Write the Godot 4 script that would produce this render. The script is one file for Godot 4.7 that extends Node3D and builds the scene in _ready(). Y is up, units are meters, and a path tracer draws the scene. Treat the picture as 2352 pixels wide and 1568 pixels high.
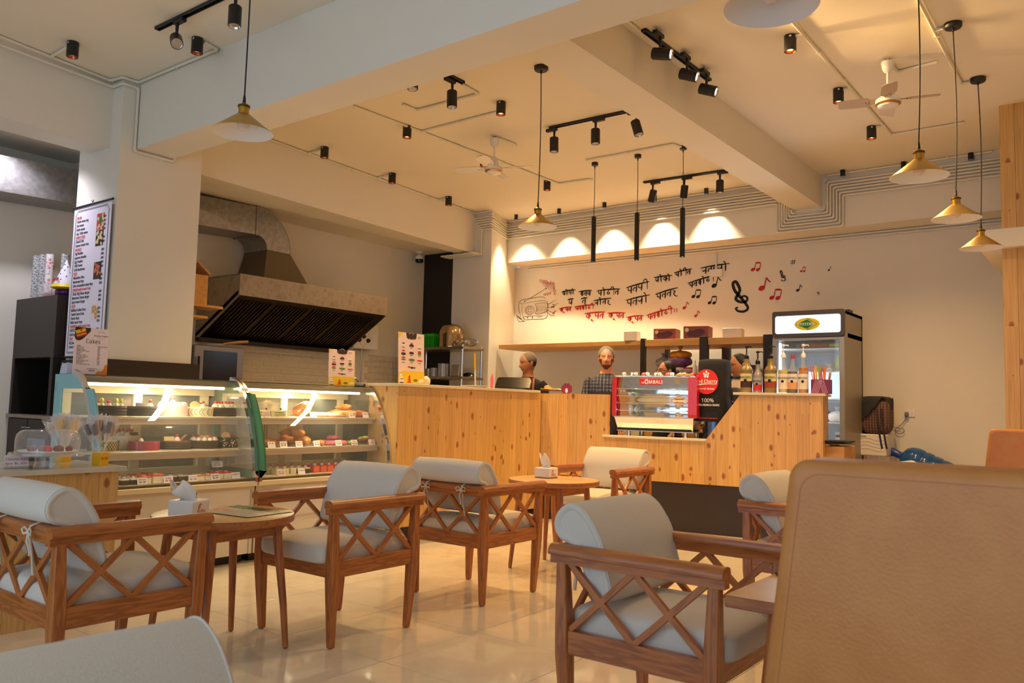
extends Node3D
# A bakery cafe: sitting area in front, cake showcase and pine bar behind, open kitchen on the left.

const CEIL := 3.44
var taken := {}
var mats := {}
var last_mesh: ArrayMesh

# ---------------------------------------------------------------- geometry collector
class Geo:
	var v := PackedVector3Array()
	var n := PackedVector3Array()
	var t := PackedVector2Array()
	var c := PackedColorArray()
	var col := Color.WHITE
	var xf := Transform3D.IDENTITY

	func tri(a: Vector3, b: Vector3, d: Vector3, na: Vector3, nb: Vector3, nd: Vector3, ta := Vector2.ZERO, tb := Vector2.ZERO, td := Vector2.ZERO) -> void:
		if (b - a).cross(d - a).dot(na + nb + nd) > 0.0:
			var s := b
			b = d
			d = s
			s = nb
			nb = nd
			nd = s
			var q := tb
			tb = td
			td = q
		v.append(xf * a)
		v.append(xf * b)
		v.append(xf * d)
		n.append(xf.basis * na)
		n.append(xf.basis * nb)
		n.append(xf.basis * nd)
		t.append(ta)
		t.append(tb)
		t.append(td)
		c.append(col)
		c.append(col)
		c.append(col)

	func flat(a: Vector3, b: Vector3, d: Vector3, out: Vector3) -> void:
		var k := (b - a).cross(d - a)
		if k.length_squared() < 1e-16:
			return
		k = k.normalized()
		if k.dot(out) < 0.0:
			k = -k
		tri(a, b, d, k, k, k)

	func quad(a: Vector3, b: Vector3, d: Vector3, e: Vector3, out: Vector3, uv := true) -> void:
		var k := (d - a).cross(e - b)
		if k.length_squared() < 1e-16:
			return
		k = k.normalized()
		if k.dot(out) < 0.0:
			k = -k
		tri(a, b, d, k, k, k, Vector2(0, 1), Vector2(1, 1), Vector2(1, 0))
		tri(a, d, e, k, k, k, Vector2(0, 1), Vector2(1, 0), Vector2(0, 0))

	func box(ce: Vector3, s: Vector3, bev := 0.0) -> void:
		var h := s * 0.5
		var b := minf(bev, minf(h.x, minf(h.y, h.z)) * 0.9)
		var p := {}
		for sx in [-1, 1]:
			for sy in [-1, 1]:
				for sz in [-1, 1]:
					p[[0, sx, sy, sz]] = ce + Vector3(sx * h.x, sy * (h.y - b), sz * (h.z - b))
					p[[1, sx, sy, sz]] = ce + Vector3(sx * (h.x - b), sy * h.y, sz * (h.z - b))
					p[[2, sx, sy, sz]] = ce + Vector3(sx * (h.x - b), sy * (h.y - b), sz * h.z)
		for s1 in [-1, 1]:
			var nx := Vector3(s1, 0, 0)
			quad(p[[0, s1, -1, -1]], p[[0, s1, -1, 1]], p[[0, s1, 1, 1]], p[[0, s1, 1, -1]], nx)
			var ny := Vector3(0, s1, 0)
			quad(p[[1, -1, s1, -1]], p[[1, -1, s1, 1]], p[[1, 1, s1, 1]], p[[1, 1, s1, -1]], ny)
			var nz := Vector3(0, 0, s1)
			quad(p[[2, -1, -1, s1]], p[[2, 1, -1, s1]], p[[2, 1, 1, s1]], p[[2, -1, 1, s1]], nz)
		if b <= 0.0:
			return
		for s1 in [-1, 1]:
			for s2 in [-1, 1]:
				var nx := Vector3(s1, 0, 0)
				var ny := Vector3(0, s2, 0)
				smooth4(p[[0, s1, s2, -1]], p[[0, s1, s2, 1]], p[[1, s1, s2, 1]], p[[1, s1, s2, -1]], nx, nx, ny, ny)
				var nz := Vector3(0, 0, s2)
				smooth4(p[[0, s1, -1, s2]], p[[0, s1, 1, s2]], p[[2, s1, 1, s2]], p[[2, s1, -1, s2]], nx, nx, nz, nz)
				var n1 := Vector3(0, s1, 0)
				smooth4(p[[1, -1, s1, s2]], p[[1, 1, s1, s2]], p[[2, 1, s1, s2]], p[[2, -1, s1, s2]], n1, n1, nz, nz)
		for sx in [-1, 1]:
			for sy in [-1, 1]:
				for sz in [-1, 1]:
					tri(p[[0, sx, sy, sz]], p[[1, sx, sy, sz]], p[[2, sx, sy, sz]], Vector3(sx, 0, 0), Vector3(0, sy, 0), Vector3(0, 0, sz))

	func smooth4(a: Vector3, b: Vector3, d: Vector3, e: Vector3, na: Vector3, nb: Vector3, nd: Vector3, ne: Vector3) -> void:
		tri(a, b, d, na, nb, nd)
		tri(a, d, e, na, nd, ne)

	# box between two corners
	func bx(x0: float, x1: float, y0: float, y1: float, z0: float, z1: float, bev := 0.0) -> void:
		box(Vector3((x0 + x1) / 2, (y0 + y1) / 2, (z0 + z1) / 2), Vector3(absf(x1 - x0), absf(y1 - y0), absf(z1 - z0)), bev)

	# eight corners: bottom four then top four, each going round
	func hexa(p: Array) -> void:
		var m := Vector3.ZERO
		for q in p:
			m += q / 8.0
		for f in [[0, 1, 2, 3], [4, 5, 6, 7], [0, 1, 5, 4], [1, 2, 6, 5], [2, 3, 7, 6], [3, 0, 4, 7]]:
			var fc: Vector3 = (p[f[0]] + p[f[1]] + p[f[2]] + p[f[3]]) / 4.0
			quad(p[f[0]], p[f[1]], p[f[2]], p[f[3]], fc - m)

	# polygon in local xy pushed from z0 to z1
	func prism(poly: PackedVector2Array, z0: float, z1: float, smooth := false, uvs := false) -> void:
		var k := poly.size()
		var idx := Geometry2D.triangulate_polygon(poly)
		var lo := poly[0]
		var hi := poly[0]
		var area := 0.0
		for i in k:
			lo = lo.min(poly[i])
			hi = hi.max(poly[i])
			area += poly[i].cross(poly[(i + 1) % k])
		var sz := hi - lo
		for i in range(0, idx.size(), 3):
			for e in [[z0, -1.0], [z1, 1.0]]:
				var q := []
				var w := []
				for j in 3:
					var pp := poly[idx[i + j]]
					q.append(Vector3(pp.x, pp.y, e[0]))
					w.append(Vector2((pp.x - lo.x) / maxf(sz.x, 1e-6), 1.0 - (pp.y - lo.y) / maxf(sz.y, 1e-6)))
				var nn := Vector3(0, 0, e[1] * signf(z1 - z0))
				tri(q[0], q[1], q[2], nn, nn, nn, w[0], w[1], w[2])
		var en := []
		for i in k:
			var d := (poly[(i + 1) % k] - poly[i])
			var q := Vector2(d.y, -d.x).normalized() * (1.0 if area > 0.0 else -1.0)
			en.append(Vector3(q.x, q.y, 0))
		for i in k:
			var a := poly[i]
			var b := poly[(i + 1) % k]
			var na: Vector3 = en[i]
			var nb: Vector3 = en[i]
			if smooth:
				var pa: Vector3 = en[(i + k - 1) % k]
				var pb: Vector3 = en[(i + 1) % k]
				if pa.dot(na) > 0.6:
					na = (pa + na).normalized()
				if pb.dot(nb) > 0.6:
					nb = (pb + nb).normalized()
			smooth4(Vector3(a.x, a.y, z0), Vector3(b.x, b.y, z0), Vector3(b.x, b.y, z1), Vector3(a.x, a.y, z1), na, nb, nb, na)

	# profile of Vector2(radius, height) turned round the local y axis
	func lathe(pr: Array, seg := 24, sharp := 0.75, a0 := 0.0, a1 := TAU) -> void:
		var sn := []
		for i in pr.size() - 1:
			var d: Vector2 = pr[i + 1] - pr[i]
			sn.append(Vector2(d.y, -d.x).normalized())
		for i in pr.size() - 1:
			var n0: Vector2 = sn[i]
			var n1: Vector2 = sn[i]
			if i > 0 and sn[i - 1].dot(sn[i]) > sharp:
				n0 = (sn[i - 1] + sn[i]).normalized()
			if i < pr.size() - 2 and sn[i + 1].dot(sn[i]) > sharp:
				n1 = (sn[i + 1] + sn[i]).normalized()
			var p0: Vector2 = pr[i]
			var p1: Vector2 = pr[i + 1]
			for s in seg:
				var f0 := a0 + (a1 - a0) * s / seg
				var f1 := a0 + (a1 - a0) * (s + 1) / seg
				var d0 := Vector3(cos(f0), 0, sin(f0))
				var d1 := Vector3(cos(f1), 0, sin(f1))
				var up := Vector3.UP
				var a := d0 * p0.x + up * p0.y
				var b := d1 * p0.x + up * p0.y
				var cc := d1 * p1.x + up * p1.y
				var e := d0 * p1.x + up * p1.y
				var u0 := float(s) / seg
				var u1 := float(s + 1) / seg
				var v0 := 1.0 - float(i) / (pr.size() - 1)
				var v1 := 1.0 - float(i + 1) / (pr.size() - 1)
				if p0.x > 1e-6:
					tri(a, b, cc, d0 * n0.x + up * n0.y, d1 * n0.x + up * n0.y, d1 * n1.x + up * n1.y, Vector2(u0, v0), Vector2(u1, v0), Vector2(u1, v1))
				if p1.x > 1e-6:
					tri(a, cc, e, d0 * n0.x + up * n0.y, d1 * n1.x + up * n1.y, d0 * n1.x + up * n1.y, Vector2(u0, v0), Vector2(u1, v1), Vector2(u0, v1))

	# round bar along a path; r is a number or one radius for each point
	func tube(path: Array, r, seg := 8, caps := true, squash := 1.0) -> void:
		var k := path.size()
		var rings := []
		var up := Vector3.UP
		var nrm := []
		for i in k:
			var d: Vector3 = (path[mini(i + 1, k - 1)] - path[maxi(i - 1, 0)]).normalized()
			if i == 0:
				if absf(d.dot(up)) > 0.95:
					up = Vector3.RIGHT
			var sd := d.cross(up).normalized()
			up = sd.cross(d).normalized()
			var rr: float = r[i] if r is Array else r
			var ring := []
			var rn := []
			for s in seg:
				var f := TAU * s / seg
				var q := sd * cos(f) + up * sin(f) * squash
				ring.append(path[i] + q * rr)
				rn.append((sd * cos(f) + up * sin(f) / maxf(squash, 0.05)).normalized())
			rings.append(ring)
			nrm.append(rn)
		for i in k - 1:
			for s in seg:
				var s2 := (s + 1) % seg
				smooth4(rings[i][s], rings[i][s2], rings[i + 1][s2], rings[i + 1][s], nrm[i][s], nrm[i][s2], nrm[i + 1][s2], nrm[i + 1][s])
		if caps:
			for e in [0, k - 1]:
				var out: Vector3 = (path[0] - path[1]) if e == 0 else (path[k - 1] - path[k - 2])
				for s in range(1, seg - 1):
					flat(rings[e][0], rings[e][s], rings[e][s + 1], out)

	# superellipsoid: e1 rounds up and down, e2 rounds in plan
	func blob(ce: Vector3, h: Vector3, e1 := 1.0, e2 := 1.0, nu := 24, nv := 12, bump = null) -> void:
		var P := []
		var N := []
		for j in nv + 1:
			var b := -PI / 2 + PI * j / nv
			var row := []
			var rn := []
			for i in nu + 1:
				var a := TAU * i / nu
				var cb := _pw(cos(b), e1)
				var sb := _pw(sin(b), e1)
				var q := Vector3(h.x * cb * _pw(cos(a), e2), h.y * sb, h.z * cb * _pw(sin(a), e2))
				if bump != null:
					q = bump.call(q)
				row.append(ce + q)
			P.append(row)
		for j in nv + 1:
			var rn := []
			for i in nu + 1:
				var l: Vector3 = P[j][(i + nu - 1) % nu]
				var r: Vector3 = P[j][(i + 1) % nu]
				var u: Vector3 = P[mini(j + 1, nv)][i]
				var d: Vector3 = P[maxi(j - 1, 0)][i]
				var k := (r - l).cross(u - d)
				if j == 0:
					k = Vector3.DOWN
				elif j == nv:
					k = Vector3.UP
				elif k.length_squared() < 1e-18:
					k = P[j][i] - ce
				k = k.normalized()
				if k.dot(P[j][i] - ce) < 0.0:
					k = -k
				rn.append(k)
			N.append(rn)
		for j in nv:
			for i in nu:
				smooth4(P[j][i], P[j][i + 1], P[j + 1][i + 1], P[j + 1][i], N[j][i], N[j][i + 1], N[j + 1][i + 1], N[j + 1][i])

	func _pw(x: float, e: float) -> float:
		return signf(x) * pow(absf(x), e)

	# rings of equal size joined by a smooth skin, first and last closed
	func loft(rings: Array, caps := true, closed := true) -> void:
		var k: int = rings[0].size()
		var m := rings.size()
		var N := []
		for j in m:
			var rn := []
			var mid := Vector3.ZERO
			for q in rings[j]:
				mid += q / k
			for i in k:
				var l: Vector3 = rings[j][(i + k - 1) % k if closed else maxi(i - 1, 0)]
				var r: Vector3 = rings[j][(i + 1) % k if closed else mini(i + 1, k - 1)]
				var u: Vector3 = rings[mini(j + 1, m - 1)][i]
				var d: Vector3 = rings[maxi(j - 1, 0)][i]
				var w := (r - l).cross(u - d)
				if w.length_squared() < 1e-20:
					w = rings[j][i] - mid
				rn.append(w.normalized())
			N.append(rn)
		# one common side: compare with the direction away from the middle line
		var vote := 0.0
		for j in m:
			var mid := Vector3.ZERO
			for q in rings[j]:
				mid += q / k
			for i in k:
				vote += N[j][i].dot((rings[j][i] - mid).normalized())
		var sg := 1.0 if vote >= 0.0 else -1.0
		for j in m - 1:
			for i in (k if closed else k - 1):
				var i2 := (i + 1) % k
				smooth4(rings[j][i], rings[j][i2], rings[j + 1][i2], rings[j + 1][i], N[j][i] * sg, N[j][i2] * sg, N[j + 1][i2] * sg, N[j + 1][i] * sg)
		if caps:
			for e in [0, m - 1]:
				var mid := Vector3.ZERO
				var inner := Vector3.ZERO
				for q in rings[e]:
					mid += q / k
				for q in rings[1 if e == 0 else m - 2]:
					inner += q / k
				for i in k:
					flat(mid, rings[e][i], rings[e][(i + 1) % k], mid - inner + (rings[e][i] - mid) * 0.001)

	# painted stroke: ribbon of given widths along points, lying in local xy at height z
	func stroke(pts: Array, w, z := 0.0) -> void:
		var k := pts.size()
		var L := []
		var R := []
		for i in k:
			var d: Vector2 = (pts[mini(i + 1, k - 1)] - pts[maxi(i - 1, 0)])
			d = d.normalized()
			var p := Vector2(-d.y, d.x)
			var f := float(i) / maxi(k - 1, 1)
			var ww: float
			if w is Array:
				var g: float = f * (w.size() - 1)
				var g0 := int(g)
				ww = lerpf(w[g0], w[mini(g0 + 1, w.size() - 1)], g - g0)
			else:
				ww = w
			L.append(pts[i] + p * ww / 2)
			R.append(pts[i] - p * ww / 2)
		for i in k - 1:
			quad(Vector3(L[i].x, L[i].y, z), Vector3(L[i + 1].x, L[i + 1].y, z), Vector3(R[i + 1].x, R[i + 1].y, z), Vector3(R[i].x, R[i].y, z), Vector3.BACK)

	func disc(ce: Vector2, r: Vector2, z := 0.0, turn := 0.0, seg := 16) -> void:
		for s in seg:
			var a := TAU * s / seg
			var b := TAU * (s + 1) / seg
			flat(Vector3(ce.x, ce.y, z), Vector3(ce.x, ce.y, z) + Vector3(cos(a) * r.x, sin(a) * r.y, 0).rotated(Vector3.BACK, turn), Vector3(ce.x, ce.y, z) + Vector3(cos(b) * r.x, sin(b) * r.y, 0).rotated(Vector3.BACK, turn), Vector3.BACK)

	func poly(p: PackedVector2Array, z := 0.0) -> void:
		var idx := Geometry2D.triangulate_polygon(p)
		for i in range(0, idx.size(), 3):
			flat(Vector3(p[idx[i]].x, p[idx[i]].y, z), Vector3(p[idx[i + 1]].x, p[idx[i + 1]].y, z), Vector3(p[idx[i + 2]].x, p[idx[i + 2]].y, z), Vector3.BACK)

	func add_mesh(m: Mesh, at: Transform3D) -> void:
		for s in m.get_surface_count():
			var a := m.surface_get_arrays(s)
			var vv: PackedVector3Array = a[Mesh.ARRAY_VERTEX]
			var nn: PackedVector3Array = a[Mesh.ARRAY_NORMAL]
			var ii = a[Mesh.ARRAY_INDEX]
			var cnt: int = ii.size() if ii != null else vv.size()
			for k in range(0, cnt, 3):
				var q := []
				for j in 3:
					q.append(ii[k + j] if ii != null else k + j)
				tri(at * vv[q[0]], at * vv[q[1]], at * vv[q[2]], at.basis * nn[q[0]], at.basis * nn[q[1]], at.basis * nn[q[2]])

	func move(m: Transform3D) -> void:
		v = m * v
		n = Transform3D(m.basis, Vector3.ZERO) * n

	func mesh() -> ArrayMesh:
		var a := []
		a.resize(Mesh.ARRAY_MAX)
		a[Mesh.ARRAY_VERTEX] = v
		a[Mesh.ARRAY_NORMAL] = n
		a[Mesh.ARRAY_TEX_UV] = t
		a[Mesh.ARRAY_COLOR] = c
		var m := ArrayMesh.new()
		m.add_surface_from_arrays(Mesh.PRIMITIVE_TRIANGLES, a)
		return m


# ---------------------------------------------------------------- naming, grouping
func numbered(called: String) -> String:
	var k: int = taken.get(called, 0)
	taken[called] = k + 1
	return called if k == 0 else "%s_%03d" % [called, k]


func thing(called: String, label: String, category: String, at := Vector3.ZERO, turn := 0.0, group := "") -> Node3D:
	var o := Node3D.new()
	o.name = numbered(called)
	add_child(o)
	o.position = at
	o.rotation.y = turn
	tag(o, label, category, group)
	return o


func tag(o: Node3D, label: String, category: String, group := "") -> Node3D:
	if label:
		o.set_meta("label", label)
	if category:
		o.set_meta("category", category)
	if group:
		o.set_meta("group", group)
	elif o.has_meta("group"):
		o.remove_meta("group")
	return o


func part(called: String, g: Geo, m: Material, parent: Node3D, label := "") -> MeshInstance3D:
	return part_mesh(called, g.mesh(), m, parent, label)


func part_mesh(called: String, me: Mesh, m: Material, parent: Node3D, label := "") -> MeshInstance3D:
	var o := MeshInstance3D.new()
	o.name = called
	o.mesh = me
	o.material_override = m
	parent.add_child(o, true)
	if label:
		o.set_meta("label", label)
	return o


# a thing that is a single mesh
func single(called: String, g: Geo, m: Material, label: String, category: String, group := "", at := Vector3.ZERO) -> MeshInstance3D:
	var o := MeshInstance3D.new()
	o.name = numbered(called)
	o.mesh = g.mesh()
	o.material_override = m
	add_child(o)
	o.position = at
	tag(o, label, category, group)
	return o


func struct(called: String, g: Geo, m: Material, label := "") -> MeshInstance3D:
	var o := MeshInstance3D.new()
	o.name = called
	o.mesh = g.mesh()
	o.material_override = m
	add_child(o, true)
	o.set_meta("kind", "structure")
	if label:
		o.set_meta("label", label)
	return o


func dup(root: Node3D, at: Vector3, turn: float, label: String, group := "") -> Node3D:
	var r: Node3D = root.duplicate()
	r.name = numbered(String(root.name).rstrip("0123456789").trim_suffix("_"))
	add_child(r)
	r.position = at
	r.rotation.y = turn
	r.set_meta("label", label)
	if group:
		r.set_meta("group", group)
	return r


# ---------------------------------------------------------------- materials
func srgb(r: int, g: int, b: int) -> Color:
	return Color8(r, g, b)


func mat(key: String, c := Color.WHITE, rough := 0.6, metal := 0.0) -> StandardMaterial3D:
	if mats.has(key):
		return mats[key]
	var m := StandardMaterial3D.new()
	m.resource_name = key
	m.albedo_color = c
	m.roughness = rough
	m.metallic = metal
	mats[key] = m
	return m


func glow(key: String, c: Color, e: float) -> StandardMaterial3D:
	if mats.has(key):
		return mats[key]
	var m := mat(key, c, 0.5)
	m.emission_enabled = true
	m.emission = c
	m.emission_energy_multiplier = e
	return m


func pane(key: String, c: Color, a: float) -> StandardMaterial3D:
	if mats.has(key):
		return mats[key]
	var m := mat(key, c, 0.03)
	m.albedo_color = Color(c.r, c.g, c.b, a)
	m.transparency = BaseMaterial3D.TRANSPARENCY_ALPHA
	return m


func noise_tex(size: int, freq: float, oct: int, cols: Array, sd := 1, kind := FastNoiseLite.TYPE_SIMPLEX_SMOOTH) -> NoiseTexture2D:
	var f := FastNoiseLite.new()
	f.noise_type = kind
	f.seed = sd
	f.frequency = freq
	f.fractal_octaves = oct
	var t := NoiseTexture2D.new()
	t.width = size
	t.height = size
	t.seamless = true
	t.noise = f
	if cols.size():
		var g := Gradient.new()
		var off := PackedFloat32Array()
		var cc := PackedColorArray()
		for i in cols.size():
			off.append(float(i) / (cols.size() - 1))
			cc.append(cols[i])
		g.offsets = off
		g.colors = cc
		t.color_ramp = g
	return t


func tri_mat(key: String, tex: Texture2D, sc: Vector3, rough: float, world := false) -> StandardMaterial3D:
	if mats.has(key):
		return mats[key]
	var m := mat(key, Color.WHITE, rough)
	m.albedo_texture = tex
	m.uv1_triplanar = true
	m.uv1_world_triplanar = world
	m.uv1_scale = sc
	return m


func relief(m: StandardMaterial3D, tex: Texture2D, cm: float) -> StandardMaterial3D:
	m.heightmap_enabled = true
	m.heightmap_texture = tex
	m.heightmap_scale = cm
	return m


func make_pine() -> ImageTexture:
	var w := 512
	var h := 1024
	var f := FastNoiseLite.new()
	f.seed = 7
	f.frequency = 1.0
	f.fractal_octaves = 3
	var rng := RandomNumberGenerator.new()
	rng.seed = 11
	var knots := []
	for i in 22:
		var big := rng.randf() < 0.4
		knots.append([rng.randf() * w, rng.randf() * h, rng.randf_range(9, 13) if big else rng.randf_range(3, 7), rng.randf_range(1.2, 2.2)])
	var im := Image.create(w, h, false, Image.FORMAT_RGB8)
	var pale := srgb(236, 196, 128)
	var deep := srgb(212, 158, 84)
	var knot_c := srgb(140, 72, 28)
	for y in h:
		for x in w:
			var wx := 0.0
			var dark := 0.0
			for kn in knots:
				var dy: float = absf(y - kn[1])
				if dy > 110.0:
					continue
				var dx: float = x - kn[0]
				if absf(dx) > 60.0:
					continue
				var q: float = sqrt(dx * dx + dy * dy / (kn[3] * kn[3])) / kn[2]
				if q < 1.0:
					dark = maxf(dark, 1.0 - 0.35 * q)
				elif q < 1.35:
					dark = maxf(dark, 0.65 * (1.35 - q) / 0.35)
				wx += signf(dx) * kn[2] * 1.3 * exp(-q * 0.5)
			var a := f.get_noise_2d((x - wx) * 0.055, y * 0.0016)
			var b := f.get_noise_2d((x - wx) * 0.21 + 90.0, y * 0.004)
			var g := clampf(0.42 + a * 0.55 + b * 0.38, 0.0, 1.0)
			im.set_pixel(x, y, pale.lerp(deep, g).lerp(knot_c, dark * 0.85))
	return ImageTexture.create_from_image(im)


# straight lettering as flat solid letters; returns width
func text_geo(g: Geo, s: String, size: float, at: Vector3, turn := Basis.IDENTITY, bold := true, serif := false, centre := true, depth := 0.002, squeeze := 1.0) -> float:
	var fnt := SystemFont.new()
	fnt.font_names = PackedStringArray(["Droid Serif" if serif else "Droid Sans"])
	fnt.font_weight = 700 if bold else 400
	var tm := TextMesh.new()
	tm.text = s
	tm.font = fnt
	tm.font_size = 32
	tm.pixel_size = size / 32.0
	tm.depth = depth
	tm.curve_step = 2.0
	tm.horizontal_alignment = HORIZONTAL_ALIGNMENT_CENTER if centre else HORIZONTAL_ALIGNMENT_LEFT
	var b := turn.scaled_local(Vector3(squeeze, 1, 1))
	g.add_mesh(tm, Transform3D(b, at))
	return tm.get_aabb().size.x * squeeze


func arc(ce: Vector2, r: Vector2, a0: float, a1: float, k := 12) -> Array:
	var o := []
	for i in k + 1:
		var a := deg_to_rad(lerpf(a0, a1, float(i) / k))
		o.append(ce + Vector2(cos(a) * r.x, sin(a) * r.y))
	return o


func bez(p: Array, k := 8) -> Array:
	# Catmull-Rom through the points
	var o := []
	for i in p.size() - 1:
		var a: Vector2 = p[maxi(i - 1, 0)]
		var b: Vector2 = p[i]
		var c: Vector2 = p[i + 1]
		var d: Vector2 = p[mini(i + 2, p.size() - 1)]
		for j in k:
			o.append(b.cubic_interpolate(c, a, d, float(j) / k))
	o.append(p[p.size() - 1])
	return o


func pv(a: Array) -> PackedVector2Array:
	var o := PackedVector2Array()
	for i in range(0, a.size(), 2):
		o.append(Vector2(a[i], a[i + 1]))
	return o


func pts2(a: Array) -> Array:
	var o := []
	for i in range(0, a.size(), 2):
		o.append(Vector2(a[i], a[i + 1]))
	return o


func look(at: Vector3, to: Vector3) -> Transform3D:
	var d := (to - at).normalized()
	return Transform3D(Basis.looking_at(d, Vector3.UP if absf(d.y) < 0.98 else Vector3.RIGHT), at)


func spot(at: Vector3, to: Vector3, energy: float, angle: float, c: Color, size := 0.03, blend := 0.5) -> void:
	var l := SpotLight3D.new()
	l.name = numbered("spot_light")
	add_child(l)
	l.global_transform = look(at, to)
	l.light_energy = energy
	l.spot_angle = angle
	l.spot_angle_attenuation = blend
	l.spot_range = 12.0
	l.spot_attenuation = 2.0
	l.light_color = c
	l.light_size = size
	l.shadow_enabled = true


func area(at: Vector3, to: Vector3, size: Vector2, energy: float, c: Color) -> void:
	var l := AreaLight3D.new()
	l.name = numbered("area_light")
	add_child(l)
	l.global_transform = look(at, to)
	l.area_size = size
	l.light_energy = energy
	l.light_color = c
	l.area_range = 16.0
	l.area_attenuation = 2.0
	l.shadow_enabled = true


func _ready() -> void:
	# ---- camera (1.07 m above the floor, 28.8 mm on a full frame)
	var cam := Camera3D.new()
	cam.name = "camera"
	cam.fov = 45.27
	cam.near = 0.05
	cam.far = 60.0
	cam.transform = Transform3D(Basis(Vector3(0.79655, 0.02552, -0.60403), Vector3(0.02707, 0.99660, 0.07780), Vector3(0.60396, -0.07832, 0.79316)), Vector3(0, 1.066, 0))
	var att := CameraAttributesPhysical.new()
	att.frustum_focal_length = 28.78
	att.exposure_aperture = 8.0
	att.frustum_focus_distance = 5.2
	cam.attributes = att
	add_child(cam)
	cam.fov = 45.27
	# ---- sky, daylight and exposure
	var we := WorldEnvironment.new()
	we.name = "environment"
	var e := Environment.new()
	e.background_mode = Environment.BG_COLOR
	e.background_color = Color(0.78, 0.88, 1.0)
	e.background_energy_multiplier = 1.0
	e.tonemap_mode = Environment.TONE_MAPPER_LINEAR
	e.tonemap_exposure = 1.32
	e.sdfgi_enabled = true
	e.ssao_enabled = true
	e.ssil_enabled = true
	we.environment = e
	add_child(we)
	area(Vector3(-1.6, 1.55, 2.2), Vector3(-1.6, 1.5, -3.0), Vector2(6.6, 2.6), 2.6, Color(0.90, 0.95, 1.0))
	materials()
	setting()
	ceiling_things()
	kitchen()
	showcase()
	bar()
	back_wall_things()
	people()
	seating()


func materials() -> void:
	var fine := noise_tex(256, 0.06, 3, [], 5)
	relief(tri_mat("paint", noise_tex(256, 0.01, 3, [srgb(233, 227, 213), srgb(236, 231, 218)], 3), Vector3(0.3, 0.3, 0.3), 0.75, true), fine, 0.05)
	mat("white_ceiling", srgb(238, 230, 212), 0.8)
	var tile := tri_mat("porcelain", noise_tex(512, 0.006, 5, [srgb(214, 203, 180), srgb(226, 217, 197), srgb(219, 208, 186)], 21), Vector3(0.9, 0.9, 0.9), 0.07, true)
	tile.metallic_specular = 0.55
	mat("grout", srgb(150, 135, 110), 0.9)
	mat("dark_panel", srgb(44, 33, 29), 0.45)
	mat("black_panel", srgb(24, 18, 15), 0.5)
	mat("black_metal", srgb(22, 21, 21), 0.42)
	mat("black_gloss", srgb(14, 13, 13), 0.2)
	mat("conduit_white", srgb(232, 226, 208), 0.45)
	mat("white_plastic", srgb(236, 234, 230), 0.35)
	mat("white_enamel", srgb(235, 232, 226), 0.25)
	mat("brass", srgb(190, 148, 62), 0.3, 1.0)
	mat("brass_satin", srgb(186, 160, 98), 0.36, 0.85)
	mat("copper", srgb(214, 128, 74), 0.25, 1.0)
	mat("chrome", srgb(225, 225, 228), 0.12, 1.0)
	mat("alloy", srgb(205, 203, 198), 0.32, 0.9)
	mat("shade_white", srgb(238, 238, 240), 0.5)
	var st := tri_mat("steel", noise_tex(256, 0.02, 4, [srgb(150, 138, 122), srgb(176, 164, 146), srgb(160, 148, 130)], 31), Vector3(1.5, 1.5, 1.5), 0.33)
	st.metallic = 0.95
	var gv := tri_mat("galvanised", noise_tex(256, 0.05, 4, [srgb(150, 148, 146), srgb(186, 184, 182)], 33), Vector3(1.2, 1.2, 1.2), 0.42)
	gv.metallic = 0.8
	for k in [["teak_y", Vector3(5, 0.6, 5)], ["teak_x", Vector3(0.6, 5, 5)], ["teak_z", Vector3(5, 5, 0.6)]]:
		var tk := tri_mat(k[0], mats["teak_tex"].albedo_texture if mats.has("teak_tex") else teak_tex(), k[1], 0.36)
		tk.clearcoat_enabled = true
		tk.clearcoat = 0.25
		tk.clearcoat_roughness = 0.25
	var top := tri_mat("oak_top", noise_tex(256, 0.012, 4, [srgb(204, 152, 88), srgb(222, 176, 112), srgb(212, 162, 98)], 61), Vector3(0.5, 1, 5), 0.3)
	top.clearcoat_enabled = true
	top.clearcoat = 0.3
	tri_mat("shelf_wood", noise_tex(256, 0.012, 4, [srgb(196, 142, 76), srgb(216, 166, 98)], 63), Vector3(0.5, 4, 4), 0.5)
	var fab := tri_mat("linen", noise_tex(256, 0.12, 2, [srgb(206, 199, 186), srgb(228, 222, 211)], 71), Vector3(9, 9, 9), 0.85)
	relief(fab, noise_tex(256, 0.35, 1, [], 73), 0.06)
	fab.rim_enabled = true
	fab.rim = 0.2
	var lea := tri_mat("tan_leather", noise_tex(256, 0.02, 4, [srgb(192, 122, 58), srgb(200, 134, 68)], 75), Vector3(2, 2, 2), 0.42)
	relief(lea, noise_tex(256, 0.3, 2, [], 77), 0.05)
	var pine := mat("pine", Color.WHITE, 0.42)
	pine.albedo_texture = make_pine()
	pine.vertex_color_use_as_albedo = true
	pine.clearcoat_enabled = true
	pine.clearcoat = 0.15
	tri_mat("marble", noise_tex(256, 0.015, 5, [srgb(196, 186, 164), srgb(212, 203, 183), srgb(204, 194, 173)], 81), Vector3(1, 1, 1), 0.12)
	mat("cream_edge", srgb(226, 212, 180), 0.4)
	pane("clear_glass", Color(0.93, 0.97, 0.95), 0.06)
	pane("clear_plastic", Color(0.97, 0.97, 0.98), 0.12)
	mat("grey_plastic", srgb(120, 112, 106), 0.5)
	mat("paper", srgb(240, 232, 236), 0.7)
	mat("ink_black", srgb(18, 17, 18), 0.7)
	mat("ink_red", srgb(186, 28, 36), 0.7)


func teak_tex() -> NoiseTexture2D:
	var t := noise_tex(512, 0.008, 5, [srgb(120, 62, 26), srgb(172, 98, 44), srgb(186, 112, 54), srgb(150, 82, 36), srgb(200, 132, 72)], 41)
	mat("teak_tex").albedo_texture = t
	return t


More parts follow.
